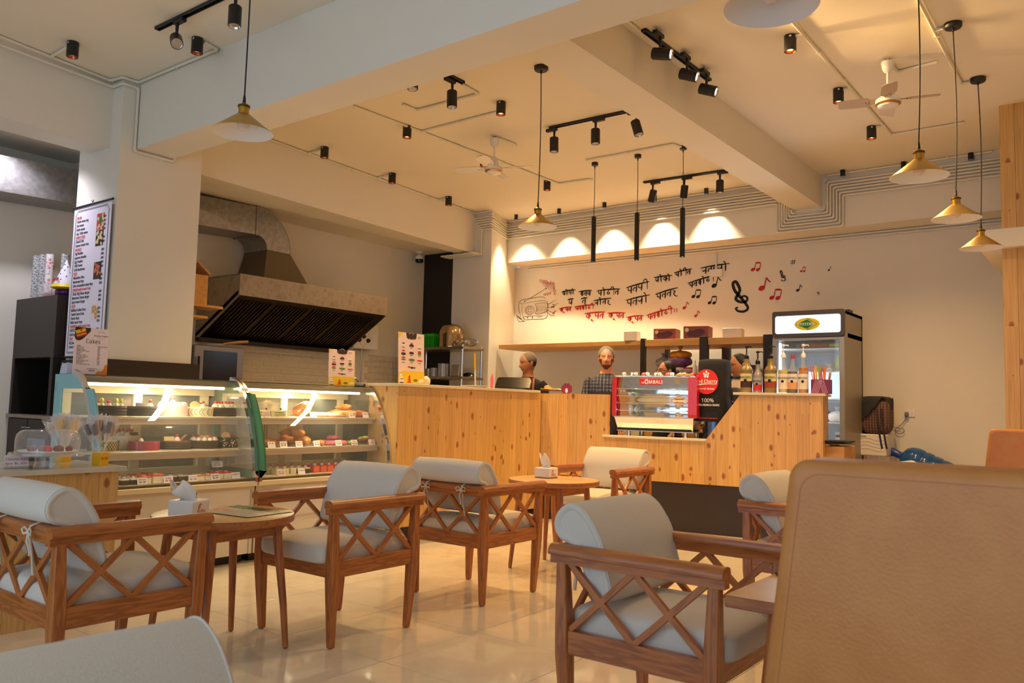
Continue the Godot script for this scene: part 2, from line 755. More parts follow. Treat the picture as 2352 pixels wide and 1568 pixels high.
# ================================================================ the room itself
func setting() -> void:
	var paint: Material = mats["paint"]
	# floor: porcelain tiles on a bed
	var g := Geo.new()
	g.bx(-7.6, 2.5, -0.2, -0.004, -8.9, 2.5)
	var fl := struct("floor", g, mats["grout"])
	g = Geo.new()
	g.bx(-0.2985, 0.2985, -0.006, 0.0, -0.2985, 0.2985, 0.0012)
	var tm := g.mesh()
	for ix in 12:
		for iz in 17:
			var o := part_mesh("tile", tm, mats["porcelain"], fl)
			o.position = Vector3(-4.607 + ix * 0.6, 0, 2.039 - iz * 0.6)
	g = Geo.new()
	g.bx(-7.5, -4.909, -0.006, 0.0, -8.7, 2.339)
	g.bx(-4.909, 2.4, -0.006, 0.0, -8.7, -7.863)
	part("back_floor", g, mats["porcelain"], fl)
	# ceiling
	g = Geo.new()
	g.bx(-7.6, 2.5, CEIL, CEIL + 0.2, -8.9, 2.5)
	struct("ceiling", g, mats["white_ceiling"])
	# outer walls
	g = Geo.new()
	g.bx(-7.55, -7.35, 0, CEIL, -7.72, 2.5)
	struct("wall_left", g, paint)
	g = Geo.new()
	g.bx(2.3, 2.5, 0, CEIL, -8.9, 2.5)
	struct("wall_right", g, paint)
	g = Geo.new()
	g.bx(-6.9, 2.3, 0, 2.9, -8.8, -8.6)
	struct("wall_back", g, paint)
	g = Geo.new()
	g.bx(-7.35, -5.0, 0, CEIL, 2.3, 2.5)
	g.bx(1.8, 2.3, 0, CEIL, 2.3, 2.5)
	g.bx(-5.0, 1.8, 2.95, CEIL, 2.3, 2.5)
	g.bx(-5.0, 1.8, 0, 0.15, 2.3, 2.5)
	struct("wall_front", g, paint)
	# shop window behind the viewer
	g = Geo.new()
	for x in [-4.97, -2.73, -0.47, 1.77]:
		g.bx(x - 0.03, x + 0.03, 0.15, 2.95, 2.37, 2.43)
	g.bx(-5.0, 1.8, 0.15, 0.21, 2.37, 2.43)
	g.bx(-5.0, 1.8, 2.89, 2.95, 2.37, 2.43)
	struct("window_1", g, mats["black_metal"])
	# black panel at the end of the kitchen and the corner pier
	g = Geo.new()
	g.bx(-7.55, -6.75, 0, CEIL, -7.9, -7.72)
	struct("trim_1", g, mats["black_panel"], "black wall panel at the end of the kitchen")
	g = Geo.new()
	g.hexa([Vector3(-6.8, 0, -7.66), Vector3(-6.185, 0, -7.66), Vector3(-6.56, 0, -8.7), Vector3(-6.8, 0, -8.7), Vector3(-6.8, CEIL, -7.66), Vector3(-6.185, CEIL, -7.66), Vector3(-6.56, CEIL, -8.7), Vector3(-6.8, CEIL, -8.7)])
	struct("wall_pier", g, paint)
	# beam over the back wall
	g = Geo.new()
	g.bx(-6.45, 2.3, 2.9, CEIL, -8.8, -8.25)
	struct("trim_2", g, paint, "cream beam over the back wall")
	# pillar beside the kitchen with its dark base board
	g = Geo.new()
	g.bx(-6.58, -5.95, 1.33, CEIL, -3.62, -2.95)
	struct("trim_3", g, paint, "cream pillar between kitchen and showcase")
	g = Geo.new()
	g.bx(-6.6, -5.9, 0, 1.33, -3.66, -2.92)
	struct("baseboard_pillar", g, mats["dark_panel"])
	# beam from the pillar to the left, and the kitchen beam
	g = Geo.new()
	g.hexa([Vector3(-5.85, 2.93, 2.3), Vector3(-6.1, 2.93, -2.95), Vector3(-6.4, 2.93, -2.95), Vector3(-6.2, 2.93, 2.3), Vector3(-5.85, CEIL, 2.3), Vector3(-6.1, CEIL, -2.95), Vector3(-6.4, CEIL, -2.95), Vector3(-6.2, CEIL, 2.3)])
	struct("trim_4", g, paint, "cream beam left of the pillar")
	g = Geo.new()
	g.hexa([Vector3(-6.17, 2.93, -3.62), Vector3(-6.45, 2.93, -7.66), Vector3(-6.65, 2.93, -7.66), Vector3(-6.62, 2.93, -3.62), Vector3(-6.17, CEIL, -3.62), Vector3(-6.45, CEIL, -7.66), Vector3(-6.65, CEIL, -7.66), Vector3(-6.62, CEIL, -3.62)])
	struct("trim_5", g, paint, "cream beam in front of the kitchen")
	g = Geo.new()
	g.bx(-7.35, -6.5, 3.0, 3.1, -7.75, -3.5)
	g.bx(-7.35, -6.3, 3.08, 3.16, -3.5, 2.3)
	struct("ceiling_kitchen", g, mats["white_ceiling"])
	g = Geo.new()
	g.bx(-7.35, -6.5, 2.88, 3.12, -3.45, -3.25)
	struct("trim_6", g, paint, "cross beam above the kitchen duct")
	# big beam across the room and the beam running to the back wall
	g = Geo.new()
	g.hexa([Vector3(-5.96, 2.92, -3.07), Vector3(2.3, 2.94, -3.03), Vector3(2.3, 2.94, -3.36), Vector3(-5.96, 2.92, -3.36), Vector3(-5.96, CEIL, -3.07), Vector3(2.3, CEIL, -3.07), Vector3(2.3, CEIL, -3.36), Vector3(-5.96, CEIL, -3.36)])
	struct("trim_7", g, paint, "big cream beam across the cafe")
	g = Geo.new()
	g.hexa([Vector3(-2.475, 3.12, -3.36), Vector3(-2.435, 3.12, -8.25), Vector3(-2.71, 3.12, -8.25), Vector3(-2.785, 3.12, -3.36), Vector3(-2.475, CEIL, -3.36), Vector3(-2.435, CEIL, -8.25), Vector3(-2.71, CEIL, -8.25), Vector3(-2.785, CEIL, -3.36)])
	struct("trim_8", g, paint, "cream beam running to the back wall")
	# loft at the right, held by a pine post
	g = Geo.new()
	g.bx(-0.91, 2.3, 2.335, 2.475, -8.6, -6.98)
	struct("trim_9", g, paint, "cream loft edge behind the pine post")
	g = Geo.new()
	g.bx(-0.75, 0.1, 0.0, CEIL, -7.6, -7.07)
	var post := struct("trim_10", g, mats["cream_edge"], "pine clad post carrying the loft")
	for i in 9:
		g = Geo.new()
		var x := -0.765 + i * 0.098
		pine_board(g, x, x + 0.0975, 0.0, CEIL, -7.07, -7.055, i * 3 + 5)
		part("plank", g, mats["pine"], post)
	g = Geo.new()
	pine_board(g, -0.3, 0.3, 0.0, CEIL, 0.0, 0.015, 40)
	var side := part("side_board", g, mats["pine"], post)
	side.transform = Transform3D(Basis(Vector3.UP, -PI / 2), Vector3(-0.75, 0, -7.36))


# upright pine board between x0 and x1 facing +z; top may slope from y1 to y2
func pine_board(g: Geo, x0: float, x1: float, y0: float, y1: float, z0: float, z1: float, sd: int, y2 := -1.0) -> void:
	var yr := y1 if y2 < 0.0 else y2
	var rng := RandomNumberGenerator.new()
	rng.seed = sd * 977 + 13
	var ou := rng.randf()
	var ov := rng.randf()
	var tone := rng.randf_range(0.80, 0.95)
	g.col = Color(tone, tone * rng.randf_range(0.93, 0.99), tone * rng.randf_range(0.84, 0.95))
	var b := 0.0006
	var su := 1.0 / 0.62
	var sv := 1.0 / 1.24
	var P := func(x: float, y: float) -> Vector2: return Vector2(ou + (x - x0) * su, ov - y * sv)
	var f := Vector3(0, 0, 1)
	var a := Vector3(x0 + b, y0, z1)
	var c := Vector3(x1 - b, y0, z1)
	var d := Vector3(x1 - b, yr, z1)
	var e := Vector3(x0 + b, y1, z1)
	g.tri(a, c, d, f, f, f, P.call(a.x, a.y), P.call(c.x, c.y), P.call(d.x, d.y))
	g.tri(a, d, e, f, f, f, P.call(a.x, a.y), P.call(d.x, d.y), P.call(e.x, e.y))
	var l := Vector3(-1, 0, 0)
	for s in [[x0 + b, x0, y1, -1.0], [x1 - b, x1, yr, 1.0]]:
		var q := Vector3(s[3], 0, 0)
		var p0 := Vector3(s[0], y0, z1)
		var p1 := Vector3(s[1], y0, z0)
		var p2 := Vector3(s[1], s[2], z0)
		var p3 := Vector3(s[0], s[2], z1)
		g.tri(p0, p1, p2, q, q, q, P.call(s[0], y0), P.call(s[0] + 0.01, y0), P.call(s[0] + 0.01, s[2]))
		g.tri(p0, p2, p3, q, q, q, P.call(s[0], y0), P.call(s[0] + 0.01, s[2]), P.call(s[0], s[2]))
	for s in [[y0, y0, -1.0], [y1, yr, 1.0]]:
		g.quad(Vector3(x0, s[0], z0), Vector3(x1, s[1], z0), Vector3(x1, s[1], z1), Vector3(x0, s[0], z1), Vector3(0, s[2], 0))
	g.col = Color.WHITE


# ================================================================ lamps, fans and pipes under the ceiling
const WARM := Color(1.0, 0.80, 0.53)
const NEUTRAL := Color(1.0, 0.90, 0.74)


func rounded(p: Array, r: float) -> Array:
	var o := [p[0]]
	for i in range(1, p.size() - 1):
		var a: Vector3 = (p[i - 1] - p[i])
		var b: Vector3 = (p[i + 1] - p[i])
		var q := minf(r, minf(a.length(), b.length()) * 0.45)
		var s: Vector3 = p[i] + a.normalized() * q
		var e: Vector3 = p[i] + b.normalized() * q
		for j in 4:
			var f := j / 3.0
			o.append(s.lerp(p[i], f).lerp(p[i].lerp(e, f), f))
	o.append(p[p.size() - 1])
	return o


func conduit(path: Array, label: String, group := "", clips := true, r := 0.0105) -> void:
	var t := thing("conduit_pipe", label, "pipe", Vector3.ZERO, 0.0, group)
	var g := Geo.new()
	g.tube(rounded(path, 0.03), r, 8)
	part("pipe", g, mats["conduit_white"], t)
	# sleeve at every bend
	for i in range(1, path.size() - 1):
		g = Geo.new()
		var a: Vector3 = (path[i - 1] - path[i]).normalized()
		var b: Vector3 = (path[i + 1] - path[i]).normalized()
		g.tube(rounded([path[i] + a * 0.035, path[i], path[i] + b * 0.035], 0.028), r * 1.12, 8)
		part("elbow", g, mats["conduit_white"], t)
	if not clips:
		return
	for i in path.size() - 1:
		var l: float = path[i].distance_to(path[i + 1])
		var k := int(l / 0.55)
		for j in k:
			var p: Vector3 = path[i].lerp(path[i + 1], (j + 0.5) / k)
			g = Geo.new()
			g.xf = Transform3D(Basis.looking_at((path[i + 1] - path[i]).normalized(), Vector3.UP if absf((path[i + 1] - path[i]).normalized().y) < 0.9 else Vector3.RIGHT), p)
			g.box(Vector3.ZERO, Vector3(0.034, 0.0236, 0.016), 0.003)
			part("clip", g, mats["conduit_white"], t)


func on_ceiling(a: Array) -> Array:
	var o := []
	for i in range(0, a.size(), 2):
		o.append(Vector3(a[i], CEIL - 0.0125, a[i + 1]))
	return o


func downlight(at: Vector3, lit: bool, label: String, small := false, group := "") -> void:
	var t := thing("downlight", label, "ceiling light", at, 0.0, group)
	var k := 0.62 if small else 1.0
	var r := 0.0375 * k
	var h := 0.103 * k
	var g := Geo.new()
	g.lathe([Vector2(0, 0), Vector2(r - 0.002, 0), Vector2(r, -0.002), Vector2(r, -h), Vector2(r - 0.003, -h), Vector2(r - 0.004, -h + 0.004)], 24)
	part("body", g, mats["black_metal"], t)
	g = Geo.new()
	g.lathe([Vector2(r - 0.004, -h + 0.002), Vector2(r * 0.72, -h + 0.03 * k), Vector2(r * 0.5, -h + 0.045 * k), Vector2(0, -h + 0.046 * k)], 24)
	part("reflector", g, mats["copper"] if not small else mats["chrome"], t)
	g = Geo.new()
	g.lathe([Vector2(0, -h + 0.012 * k), Vector2(r * 0.4, -h + 0.014 * k), Vector2(r * 0.46, -h + 0.024 * k), Vector2(r * 0.3, -h + 0.045 * k)], 16)
	part("bulb", g, (glow("cool_bulb", Color(0.97, 0.95, 1.0), 14.0) if small else glow("warm_bulb", Color(1.0, 0.84, 0.6), 8.0)) if lit else mats["shade_white"], t)
	if not small:
		g = Geo.new()
		g.box(Vector3(0.012, -0.016, r - 0.0005), Vector3(0.012, 0.01, 0.002))
		part("sticker", g, mats["paper"], t)
	if lit:
		var p := at + Vector3(0, -h - 0.012, 0)
		if small:
			spot(p, p + Vector3(0.02, -1, -0.09), 2.1, 40.0, NEUTRAL, 0.02, 0.7)
		else:
			spot(p, p + Vector3(0, -1, 0), 2.3, 60.0, WARM, 0.03, 0.8)


func pendant(at: Vector3, label: String, canopy_r := 0.05) -> void:
	# at: centre of the shade's rim
	var t := thing("pendant_lamp", label, "pendant lamp", at)
	var g := Geo.new()
	var top := CEIL - at.y
	g.lathe([Vector2(0, top), Vector2(canopy_r, top), Vector2(canopy_r, top - 0.022), Vector2(canopy_r - 0.006, top - 0.03), Vector2(0.007, top - 0.033), Vector2(0.006, top - 0.05), Vector2(0, top - 0.05)], 24)
	part("canopy", g, mats["black_metal"], t)
	g = Geo.new()
	var path := []
	for i in 9:
		var f := i / 8.0
		path.append(Vector3(0.012 * sin(f * PI), lerpf(0.152, top - 0.045, f), 0.006 * sin(f * PI)))
	g.tube(path, 0.0034, 8)
	part("cord", g, mats["black_metal"], t)
	g = Geo.new()
	g.lathe([Vector2(0, 0.158), Vector2(0.004, 0.158), Vector2(0.0065, 0.143), Vector2(0.006, 0.136), Vector2(0.008, 0.132), Vector2(0.007, 0.118), Vector2(0, 0.118)], 16)
	part("cord_grip", g, mats["black_metal"], t)
	g = Geo.new()
	g.lathe([Vector2(0.007, 0.121), Vector2(0.012, 0.118), Vector2(0.02, 0.11), Vector2(0.0265, 0.105), Vector2(0.0265, 0.098), Vector2(0.0235, 0.0975), Vector2(0.0235, 0.07), Vector2(0.0255, 0.068)], 24)
	part("socket", g, mats["brass"], t)
	g = Geo.new()
	g.lathe([Vector2(0.0272, 0.108), Vector2(0.028, 0.103), Vector2(0.0272, 0.098)], 24)
	part("socket_ring", g, mat("aged_brass", srgb(92, 72, 34), 0.45, 0.8), t)
	g = Geo.new()
	g.lathe([Vector2(0.022, 0.0705), Vector2(0.027, 0.0685), Vector2(0.033, 0.063), Vector2(0.1345, -0.0165), Vector2(0.1355, -0.0185)], 48)
	part("shade", g, mats["brass_satin"], t)
	g = Geo.new()
	g.lathe([Vector2(0.1355, -0.0185), Vector2(0.1337, -0.0182), Vector2(0.0325, 0.0608), Vector2(0.02, 0.067)], 48)
	part("shade_lining", g, mats["shade_white"], t)
	g = Geo.new()
	g.lathe([Vector2(0, -0.008), Vector2(0.012, -0.0065), Vector2(0.022, 0.001), Vector2(0.027, 0.012), Vector2(0.0265, 0.024), Vector2(0.018, 0.044), Vector2(0.013, 0.066)], 24)
	part("bulb", g, mat("frosted_bulb", srgb(236, 214, 206), 0.25), t)


func track_rail(a: Vector3, b: Vector3, label: String) -> void:
	var t := thing("track_rail", label, "track rail")
	var g := Geo.new()
	var m := (a + b) / 2
	g.xf = Transform3D(Basis.looking_at((b - a).normalized(), Vector3.UP), Vector3(m.x, CEIL - 0.0095, m.z))
	var l := a.distance_to(b)
	g.box(Vector3(0, 0.007, 0), Vector3(0.036, 0.005, l), 0.001)
	g.box(Vector3(-0.0145, -0.002, 0), Vector3(0.007, 0.015, l), 0.001)
	g.box(Vector3(0.0145, -0.002, 0), Vector3(0.007, 0.015, l), 0.001)
	part("channel", g, mats["black_metal"], t)
	for s in [-1, 1]:
		var e := Geo.new()
		e.xf = g.xf
		e.box(Vector3(0, 0, s * (l / 2 + 0.006)), Vector3(0.038, 0.02, 0.014), 0.003)
		part("end_cap", e, mats["black_gloss"], t)


func track_spot(at: Vector3, along: Vector3, aim: Vector3, lit: bool, label: String, group := "") -> void:
	# at: point on the ceiling where the stem hangs
	var t := thing("track_spotlight", label, "spotlight", at, 0.0, group)
	var g := Geo.new()
	g.xf = Transform3D(Basis.looking_at(along.normalized(), Vector3.UP), Vector3.ZERO)
	g.box(Vector3(0, -0.032, -0.028), Vector3(0.033, 0.026, 0.105), 0.003)
	part("adapter", g, mats["black_metal"], t)
	g = Geo.new()
	g.tube([Vector3(0, -0.044, 0), Vector3(0, -0.105, 0)], [0.011, 0.0085], 10)
	part("stem", g, mats["black_metal"], t)
	var b := Basis.looking_at(aim.normalized(), Vector3.UP if absf(aim.normalized().y) < 0.95 else Vector3(1, 0, 0.01))
	# cylinder along its own -z
	var x := Transform3D(b * Basis(Vector3.RIGHT, -PI / 2), Vector3(0, -0.148, 0) if absf(aim.normalized().y) < 0.8 else Vector3(0, -0.152, 0))
	g = Geo.new()
	g.xf = x
	var r := 0.0375
	g.lathe([Vector2(0, -0.05), Vector2(r - 0.005, -0.05), Vector2(r, -0.045), Vector2(r, 0.072), Vector2(r - 0.003, 0.075), Vector2(r - 0.004, 0.072)], 28)
	part("body", g, mats["black_metal"], t)
	g = Geo.new()
	g.xf = x
	g.lathe([Vector2(r - 0.004, 0.073), Vector2(r - 0.009, 0.062), Vector2(r * 0.66, 0.056)], 28)
	part("front_ring", g, mats["chrome"], t)
	g = Geo.new()
	g.xf = x
	g.lathe([Vector2(r - 0.008, 0.063), Vector2(r * 0.5, 0.064), Vector2(0, 0.066)], 24)
	part("lens", g, glow("spot_lens", Color(1.0, 0.95, 0.84), 9.0) if lit else mats["alloy"], t)
	if lit:
		var p: Vector3 = at + x * Vector3(0, 0.085, 0)
		spot(p, p + aim, 2.0, 38.0, WARM, 0.03, 0.6)


func tube_pendant(x: float, z: float, y0: float, y1: float, label: String) -> void:
	var t := thing("tube_pendant", label, "pendant lamp", Vector3(x, y0, z))
	var top := CEIL - y0
	var h := y1 - y0
	var g := Geo.new()
	g.lathe([Vector2(0, top), Vector2(0.032, top), Vector2(0.032, top - 0.03), Vector2(0.006, top - 0.034), Vector2(0.006, top - 0.055), Vector2(0, top - 0.055)], 20)
	part("canopy", g, mats["black_metal"], t)
	g = Geo.new()
	g.tube([Vector3(0, h - 0.003, 0), Vector3(0.004, (h + top) / 2, 0.003), Vector3(0, top - 0.05, 0)], 0.0032, 8)
	part("cord", g, mats["black_metal"], t)
	g = Geo.new()
	g.lathe([Vector2(0, h + 0.012), Vector2(0.005, h + 0.012), Vector2(0.006, h), Vector2(0.0215, h), Vector2(0.0225, h - 0.002), Vector2(0.0225, 0), Vector2(0.02, 0), Vector2(0.019, 0.008)], 24)
	part("tube", g, mats["black_metal"], t)
	g = Geo.new()
	g.lathe([Vector2(0.019, 0.007), Vector2(0.01, 0.005), Vector2(0, 0.005)], 20)
	part("lens", g, glow("tube_lens", Color(1.0, 0.9, 0.78), 7.0), t)
	spot(Vector3(x, y0 - 0.012, z), Vector3(x, 0, z), 0.9, 35.0, NEUTRAL, 0.02, 0.6)


func ceiling_fan(at: Vector3, r: float, turn: float, dirty: bool, label: String) -> void:
	# at: centre of the motor
	var t := thing("ceiling_fan", label, "fan", at)
	var top := CEIL - at.y
	var g := Geo.new()
	g.lathe([Vector2(0, top - 0.02), Vector2(0.036, top - 0.022), Vector2(0.041, top - 0.026), Vector2(0.04, top - 0.045), Vector2(0.034, top - 0.075), Vector2(0.022, top - 0.095), Vector2(0.013, top - 0.1), Vector2(0, top - 0.1)], 28)
	part("canopy", g, mats["white_enamel"], t)
	g = Geo.new()
	g.tube([Vector3(-0.012, top - 0.004, 0), Vector3(-0.012, top - 0.022, 0), Vector3(0.012, top - 0.022, 0), Vector3(0.012, top - 0.004, 0)], 0.004, 6)
	part("hook", g, mat("dark_iron", srgb(62, 50, 44), 0.6, 0.6), t)
	g = Geo.new()
	g.tube([Vector3(0, 0.09, 0), Vector3(0, top - 0.09, 0)], 0.009, 12)
	part("rod", g, mats["white_enamel"], t)
	g = Geo.new()
	g.lathe([Vector2(0, 0.115), Vector2(0.012, 0.115), Vector2(0.024, 0.105), Vector2(0.036, 0.08), Vector2(0.044, 0.045), Vector2(0.047, 0.028), Vector2(0.05, 0.024), Vector2(0.03, 0.022)], 28)
	part("motor_cap", g, mats["white_enamel"], t)
	g = Geo.new()
	g.lathe([Vector2(0.03, 0.024), Vector2(0.07, 0.022), Vector2(0.078, 0.014), Vector2(0.079, -0.002), Vector2(0.075, -0.006), Vector2(0.076, -0.012)], 36)
	part("motor", g, mats["white_enamel"], t)
	g = Geo.new()
	g.lathe([Vector2(0.0765, -0.01), Vector2(0.079, -0.014), Vector2(0.073, -0.021), Vector2(0.064, -0.024)], 36)
	part("gold_band", g, mats["brass"], t)
	g = Geo.new()
	g.lathe([Vector2(0.066, -0.022), Vector2(0.062, -0.031), Vector2(0.045, -0.037), Vector2(0, -0.039)], 36)
	part("bottom_cover", g, mats["white_enamel"], t)
	var bm: Material = mat("dusty_blade", srgb(196, 178, 158), 0.6) if dirty else mats["white_enamel"]
	for k in 4:
		g = Geo.new()
		g.xf = Transform3D(Basis(Vector3.UP, turn + k * PI / 2), Vector3(0, 0.012, 0))
		var tilt := Basis(Vector3.RIGHT, deg_to_rad(13))
		g.xf = g.xf * Transform3D(tilt, Vector3.ZERO)
		var rings := []
		for f in [[0.06, 0.018], [0.10, 0.026], [0.13, 0.048], [r * 0.6, 0.051], [r * 0.93, 0.047], [r * 0.985, 0.036], [r, 0.02]]:
			rings.append([Vector3(f[0], 0.0018, -f[1]), Vector3(f[0], 0.0018, f[1]), Vector3(f[0], -0.0018, f[1] + 0.001), Vector3(f[0], -0.0018, -f[1] - 0.001)])
		g.loft(rings)
		var bl := part("blade", g, bm, t)
		g = Geo.new()
		g.xf = Transform3D(Basis(Vector3.UP, turn + k * PI / 2), Vector3(0, 0.012, 0)) * Transform3D(tilt, Vector3.ZERO)
		for q in [Vector2(0.115, -0.012), Vector2(0.115, 0.012), Vector2(0.135, 0.0)]:
			g.blob(Vector3(q.x, -0.003, q.y), Vector3(0.004, 0.002, 0.004), 1, 1, 8, 4)
		part("screw", g, mats["dark_iron"], bl)


func ceiling_things() -> void:
	# large cans
	var far := "black can light, "
	downlight(Vector3(-5.653, CEIL, -2.441), false, far + "unlit copper mouth, beside the beam left of the pillar")
	downlight(Vector3(-4.883, CEIL, -2.889), false, far + "unlit copper mouth, tucked against the big cross beam")
	downlight(Vector3(-5.99, CEIL, -4.89), false, far + "first of three by the kitchen beam")
	downlight(Vector3(-6.08, CEIL, -5.86), false, far + "middle one of three by the kitchen beam")
	downlight(Vector3(-6.21, CEIL, -6.887), false, far + "last of three by the kitchen beam")
	downlight(Vector3(-4.92, CEIL, -4.897), true, far + "lit, nearest on the long pipe before the spinning fan")
	downlight(Vector3(-3.897, CEIL, -4.898), true, far + "lit, at the end of a short branch pipe")
	downlight(Vector3(-4.89, CEIL, -5.907), true, far + "lit, directly behind the fan in the middle bay")
	downlight(Vector3(-4.87, CEIL, -6.937), true, far + "lit, just above the middle brass pendant")
	downlight(Vector3(-1.671, CEIL, -5.013), true, far + "lit, largest of three in the right bay")
	downlight(Vector3(-1.667, CEIL, -6.056), true, far + "lit, left of the dusty four-blade fan")
	downlight(Vector3(-1.671, CEIL, -7.02), true, far + "lit, beyond the dusty four-blade fan")
	# small cans along the back wall
	var sm := "tiny black back-wall can light, "
	var names := ["lit, over the drawn radio", "lit, second from the corner pier", "lit, behind the left tube pendant", "lit, half hidden by the rear track spotlights", "lit, nearest left of the dividing beam"]
	var xs := [-6.077, -5.448, -4.831, -4.196, -3.595]
	for i in 5:
		downlight(Vector3(xs[i], CEIL, -8.0 - i * 0.022), true, sm + names[i], true)
	names = ["unlit, next right of the dividing beam", "unlit, behind the brass pendant in the right bay", "unlit, closest to the pine post"]
	xs = [-2.207, -1.667, -1.115]
	for i in 3:
		downlight(Vector3(xs[i], CEIL, -8.15 - i * 0.03), false, sm + names[i], true)
	# recessed lamp in the niche ceiling at the left
	var t := thing("recessed_lamp", "round recessed lamp glowing cool white above the metal duct", "ceiling light", Vector3(-6.65, 3.08, -2.58))
	var g := Geo.new()
	g.lathe([Vector2(0.05, 0), Vector2(0.075, 0), Vector2(0.073, -0.006), Vector2(0.055, -0.007), Vector2(0.05, -0.002)], 28)
	part("trim_ring", g, mats["white_enamel"], t)
	g = Geo.new()
	g.lathe([Vector2(0.052, -0.003), Vector2(0, -0.003)], 24)
	part("lens", g, glow("niche_lens", Color(0.95, 0.94, 1.0), 12.0), t)
	spot(Vector3(-6.65, 3.06, -2.58), Vector3(-6.8, 0, -2.4), 1.2, 65.0, Color(0.95, 0.93, 1.0), 0.05, 0.7)
	# brass pendants
	var pl := "brass cone pendant lamp, unlit, "
	pendant(Vector3(-3.215, 2.297, -2.15), pl + "hanging before the big cross beam at left")
	pendant(Vector3(-3.25, 2.318, -4.525), pl + "hanging beyond the cross beam by the wall mural")
	pendant(Vector3(-0.815, 2.265, -2.278), pl + "closest, cut off by the picture's top edge")
	pendant(Vector3(-0.815, 2.258, -4.342), pl + "first of the receding three in the right bay")
	pendant(Vector3(-0.815, 2.258, -5.395), pl + "middle of the receding three in the right bay")
	pendant(Vector3(-0.815, 2.25, -6.385), pl + "smallest, in front of the loft edge")
	# tube pendants
	tube_pendant(-4.115, -6.66, 2.463, 2.905, "slim black tube pendant, left of three over the bar")
	tube_pendant(-3.645, -6.66, 2.44, 2.885, "slim black tube pendant, middle of three over the bar")
	tube_pendant(-3.185, -6.66, 2.428, 2.873, "slim black tube pendant, right of three over the bar")
	# track lights
	var X := Vector3(1, 0, 0)
	var Z := Vector3(0, 0, 1)
	track_rail(Vector3(-4.95, 0, -2.65), Vector3(-3.9, 0, -2.65), "black track rail in front of the big cross beam")
	track_spot(Vector3(-4.1, CEIL, -2.65), X, Vector3(0.08, -1, 0.05), false, "black track spotlight hanging straight down before the cross beam")
	track_spot(Vector3(-4.72, CEIL, -2.65), X, Vector3(0.75, -0.62, 0.35), false, "black track spotlight cut off by the top edge, tilted")
	track_rail(Vector3(-3.9, 0, -3.42), Vector3(-3.88, 0, -4.41), "short black track rail just behind the big cross beam")
	track_spot(Vector3(-3.895, CEIL, -4.32), Z, Vector3(0.05, -1, 0.02), false, "black track spotlight hanging by the pipe behind the cross beam")
	track_spot(Vector3(-3.9, CEIL, -3.915), Z, Vector3(0.1, -1, 0.02), false, "black track spotlight mostly hidden behind the cross beam")
	track_rail(Vector3(-3.89, 0, -5.58), Vector3(-2.87, 0, -5.60), "black track rail in the middle bay left of the dividing beam")
	track_spot(Vector3(-3.855, CEIL, -5.58), -X, Vector3(0.02, -1, 0), false, "black track spotlight at the left end of the middle bay rail")
	track_spot(Vector3(-3.45, CEIL, -5.585), X, Vector3(0.02, -1, 0), false, "black track spotlight at the centre of the middle bay rail")
	track_spot(Vector3(-3.075, CEIL, -5.59), -X, Vector3(0.32, -1, 0), false, "black track spotlight leaning beside the dividing beam, middle bay rail")
	track_rail(Vector3(-2.385, 0, -4.42), Vector3(-2.37, 0, -5.36), "black track rail along the right side of the dividing beam")
	track_spot(Vector3(-2.315, CEIL, -4.5), Z, Vector3(1, -0.22, -0.18), true, "lit black track spotlight facing right, nearest on the dividing beam rail")
	track_spot(Vector3(-2.315, CEIL, -4.89), Z, Vector3(1, -0.38, -0.2), true, "lit black track spotlight facing right, middle of the dividing beam rail")
	track_spot(Vector3(-2.315, CEIL, -5.2), Z, Vector3(1, -0.38, -0.2), true, "lit black track spotlight facing right, farthest on the dividing beam rail")
	track_rail(Vector3(-4.02, 0, -7.50), Vector3(-3.1, 0, -7.54), "black track rail close to the mural wall")
	track_spot(Vector3(-3.93, CEIL, -7.51), X, Vector3(-0.45, -1, -0.35), false, "black track spotlight tilted left near the mural, left of three")
	track_spot(Vector3(-3.58, CEIL, -7.52), X, Vector3(-0.3, -1, -0.35), false, "black track spotlight tilted left near the mural, middle of three")
	track_spot(Vector3(-3.205, CEIL, -7.53), X, Vector3(0.0, -1, 0.02), false, "black track spotlight hanging straight near the mural, right of three")
	# fans
	ceiling_fan(Vector3(-4.447, 3.135, -5.51), 0.36, 0.35, false, "white ceiling fan with gold band over the middle bay")
	ceiling_fan(Vector3(-1.252, 3.14, -5.7), 0.31, 0.25, true, "dusty white ceiling fan with four blades in the right bay")
	# pipes
	var w := "white conduit pipe "
	conduit(on_ceiling([-5.93, -2.0, -6.075, -2.91, -5.93, -2.93, -5.93, -3.05, -4.9, -3.05, -4.87, -2.93]), w + "along the left beam's top edge, round the pillar to a can light")
	conduit(on_ceiling([-6.01, -2.45, -5.69, -2.442]), w + "short branch to the can light by the left beam", "", false)
	conduit([Vector3(-5.85, 3.385, -1.0), Vector3(-6.075, 3.385, -2.93), Vector3(-5.935, 3.385, -2.935), Vector3(-5.935, 3.385, -3.055), Vector3(-5.935, 2.9, -3.055), Vector3(-5.935, 2.9, -3.37), Vector3(-5.935, 2.94, -3.375)], w + "second along the left beam, dropping down the pillar corner")
	conduit([Vector3(-6.14, CEIL - 0.0128, -3.37), Vector3(-6.435, CEIL - 0.0128, -7.63), Vector3(-6.19, CEIL - 0.0128, -7.63), Vector3(-6.43, CEIL - 0.0128, -8.22), Vector3(-2.74, CEIL - 0.0128, -8.22)], w + "under the ceiling along the kitchen beam and the back beam")
	conduit(on_ceiling([-6.23, -4.9, -6.02, -4.9]), w + "branch to the first can light by the kitchen beam", "", false)
	conduit(on_ceiling([-6.3, -5.86, -6.11, -5.86]), w + "branch to the middle can light by the kitchen beam", "", false)
	conduit(on_ceiling([-6.38, -6.89, -6.24, -6.89]), w + "branch to the last can light by the kitchen beam", "", false)
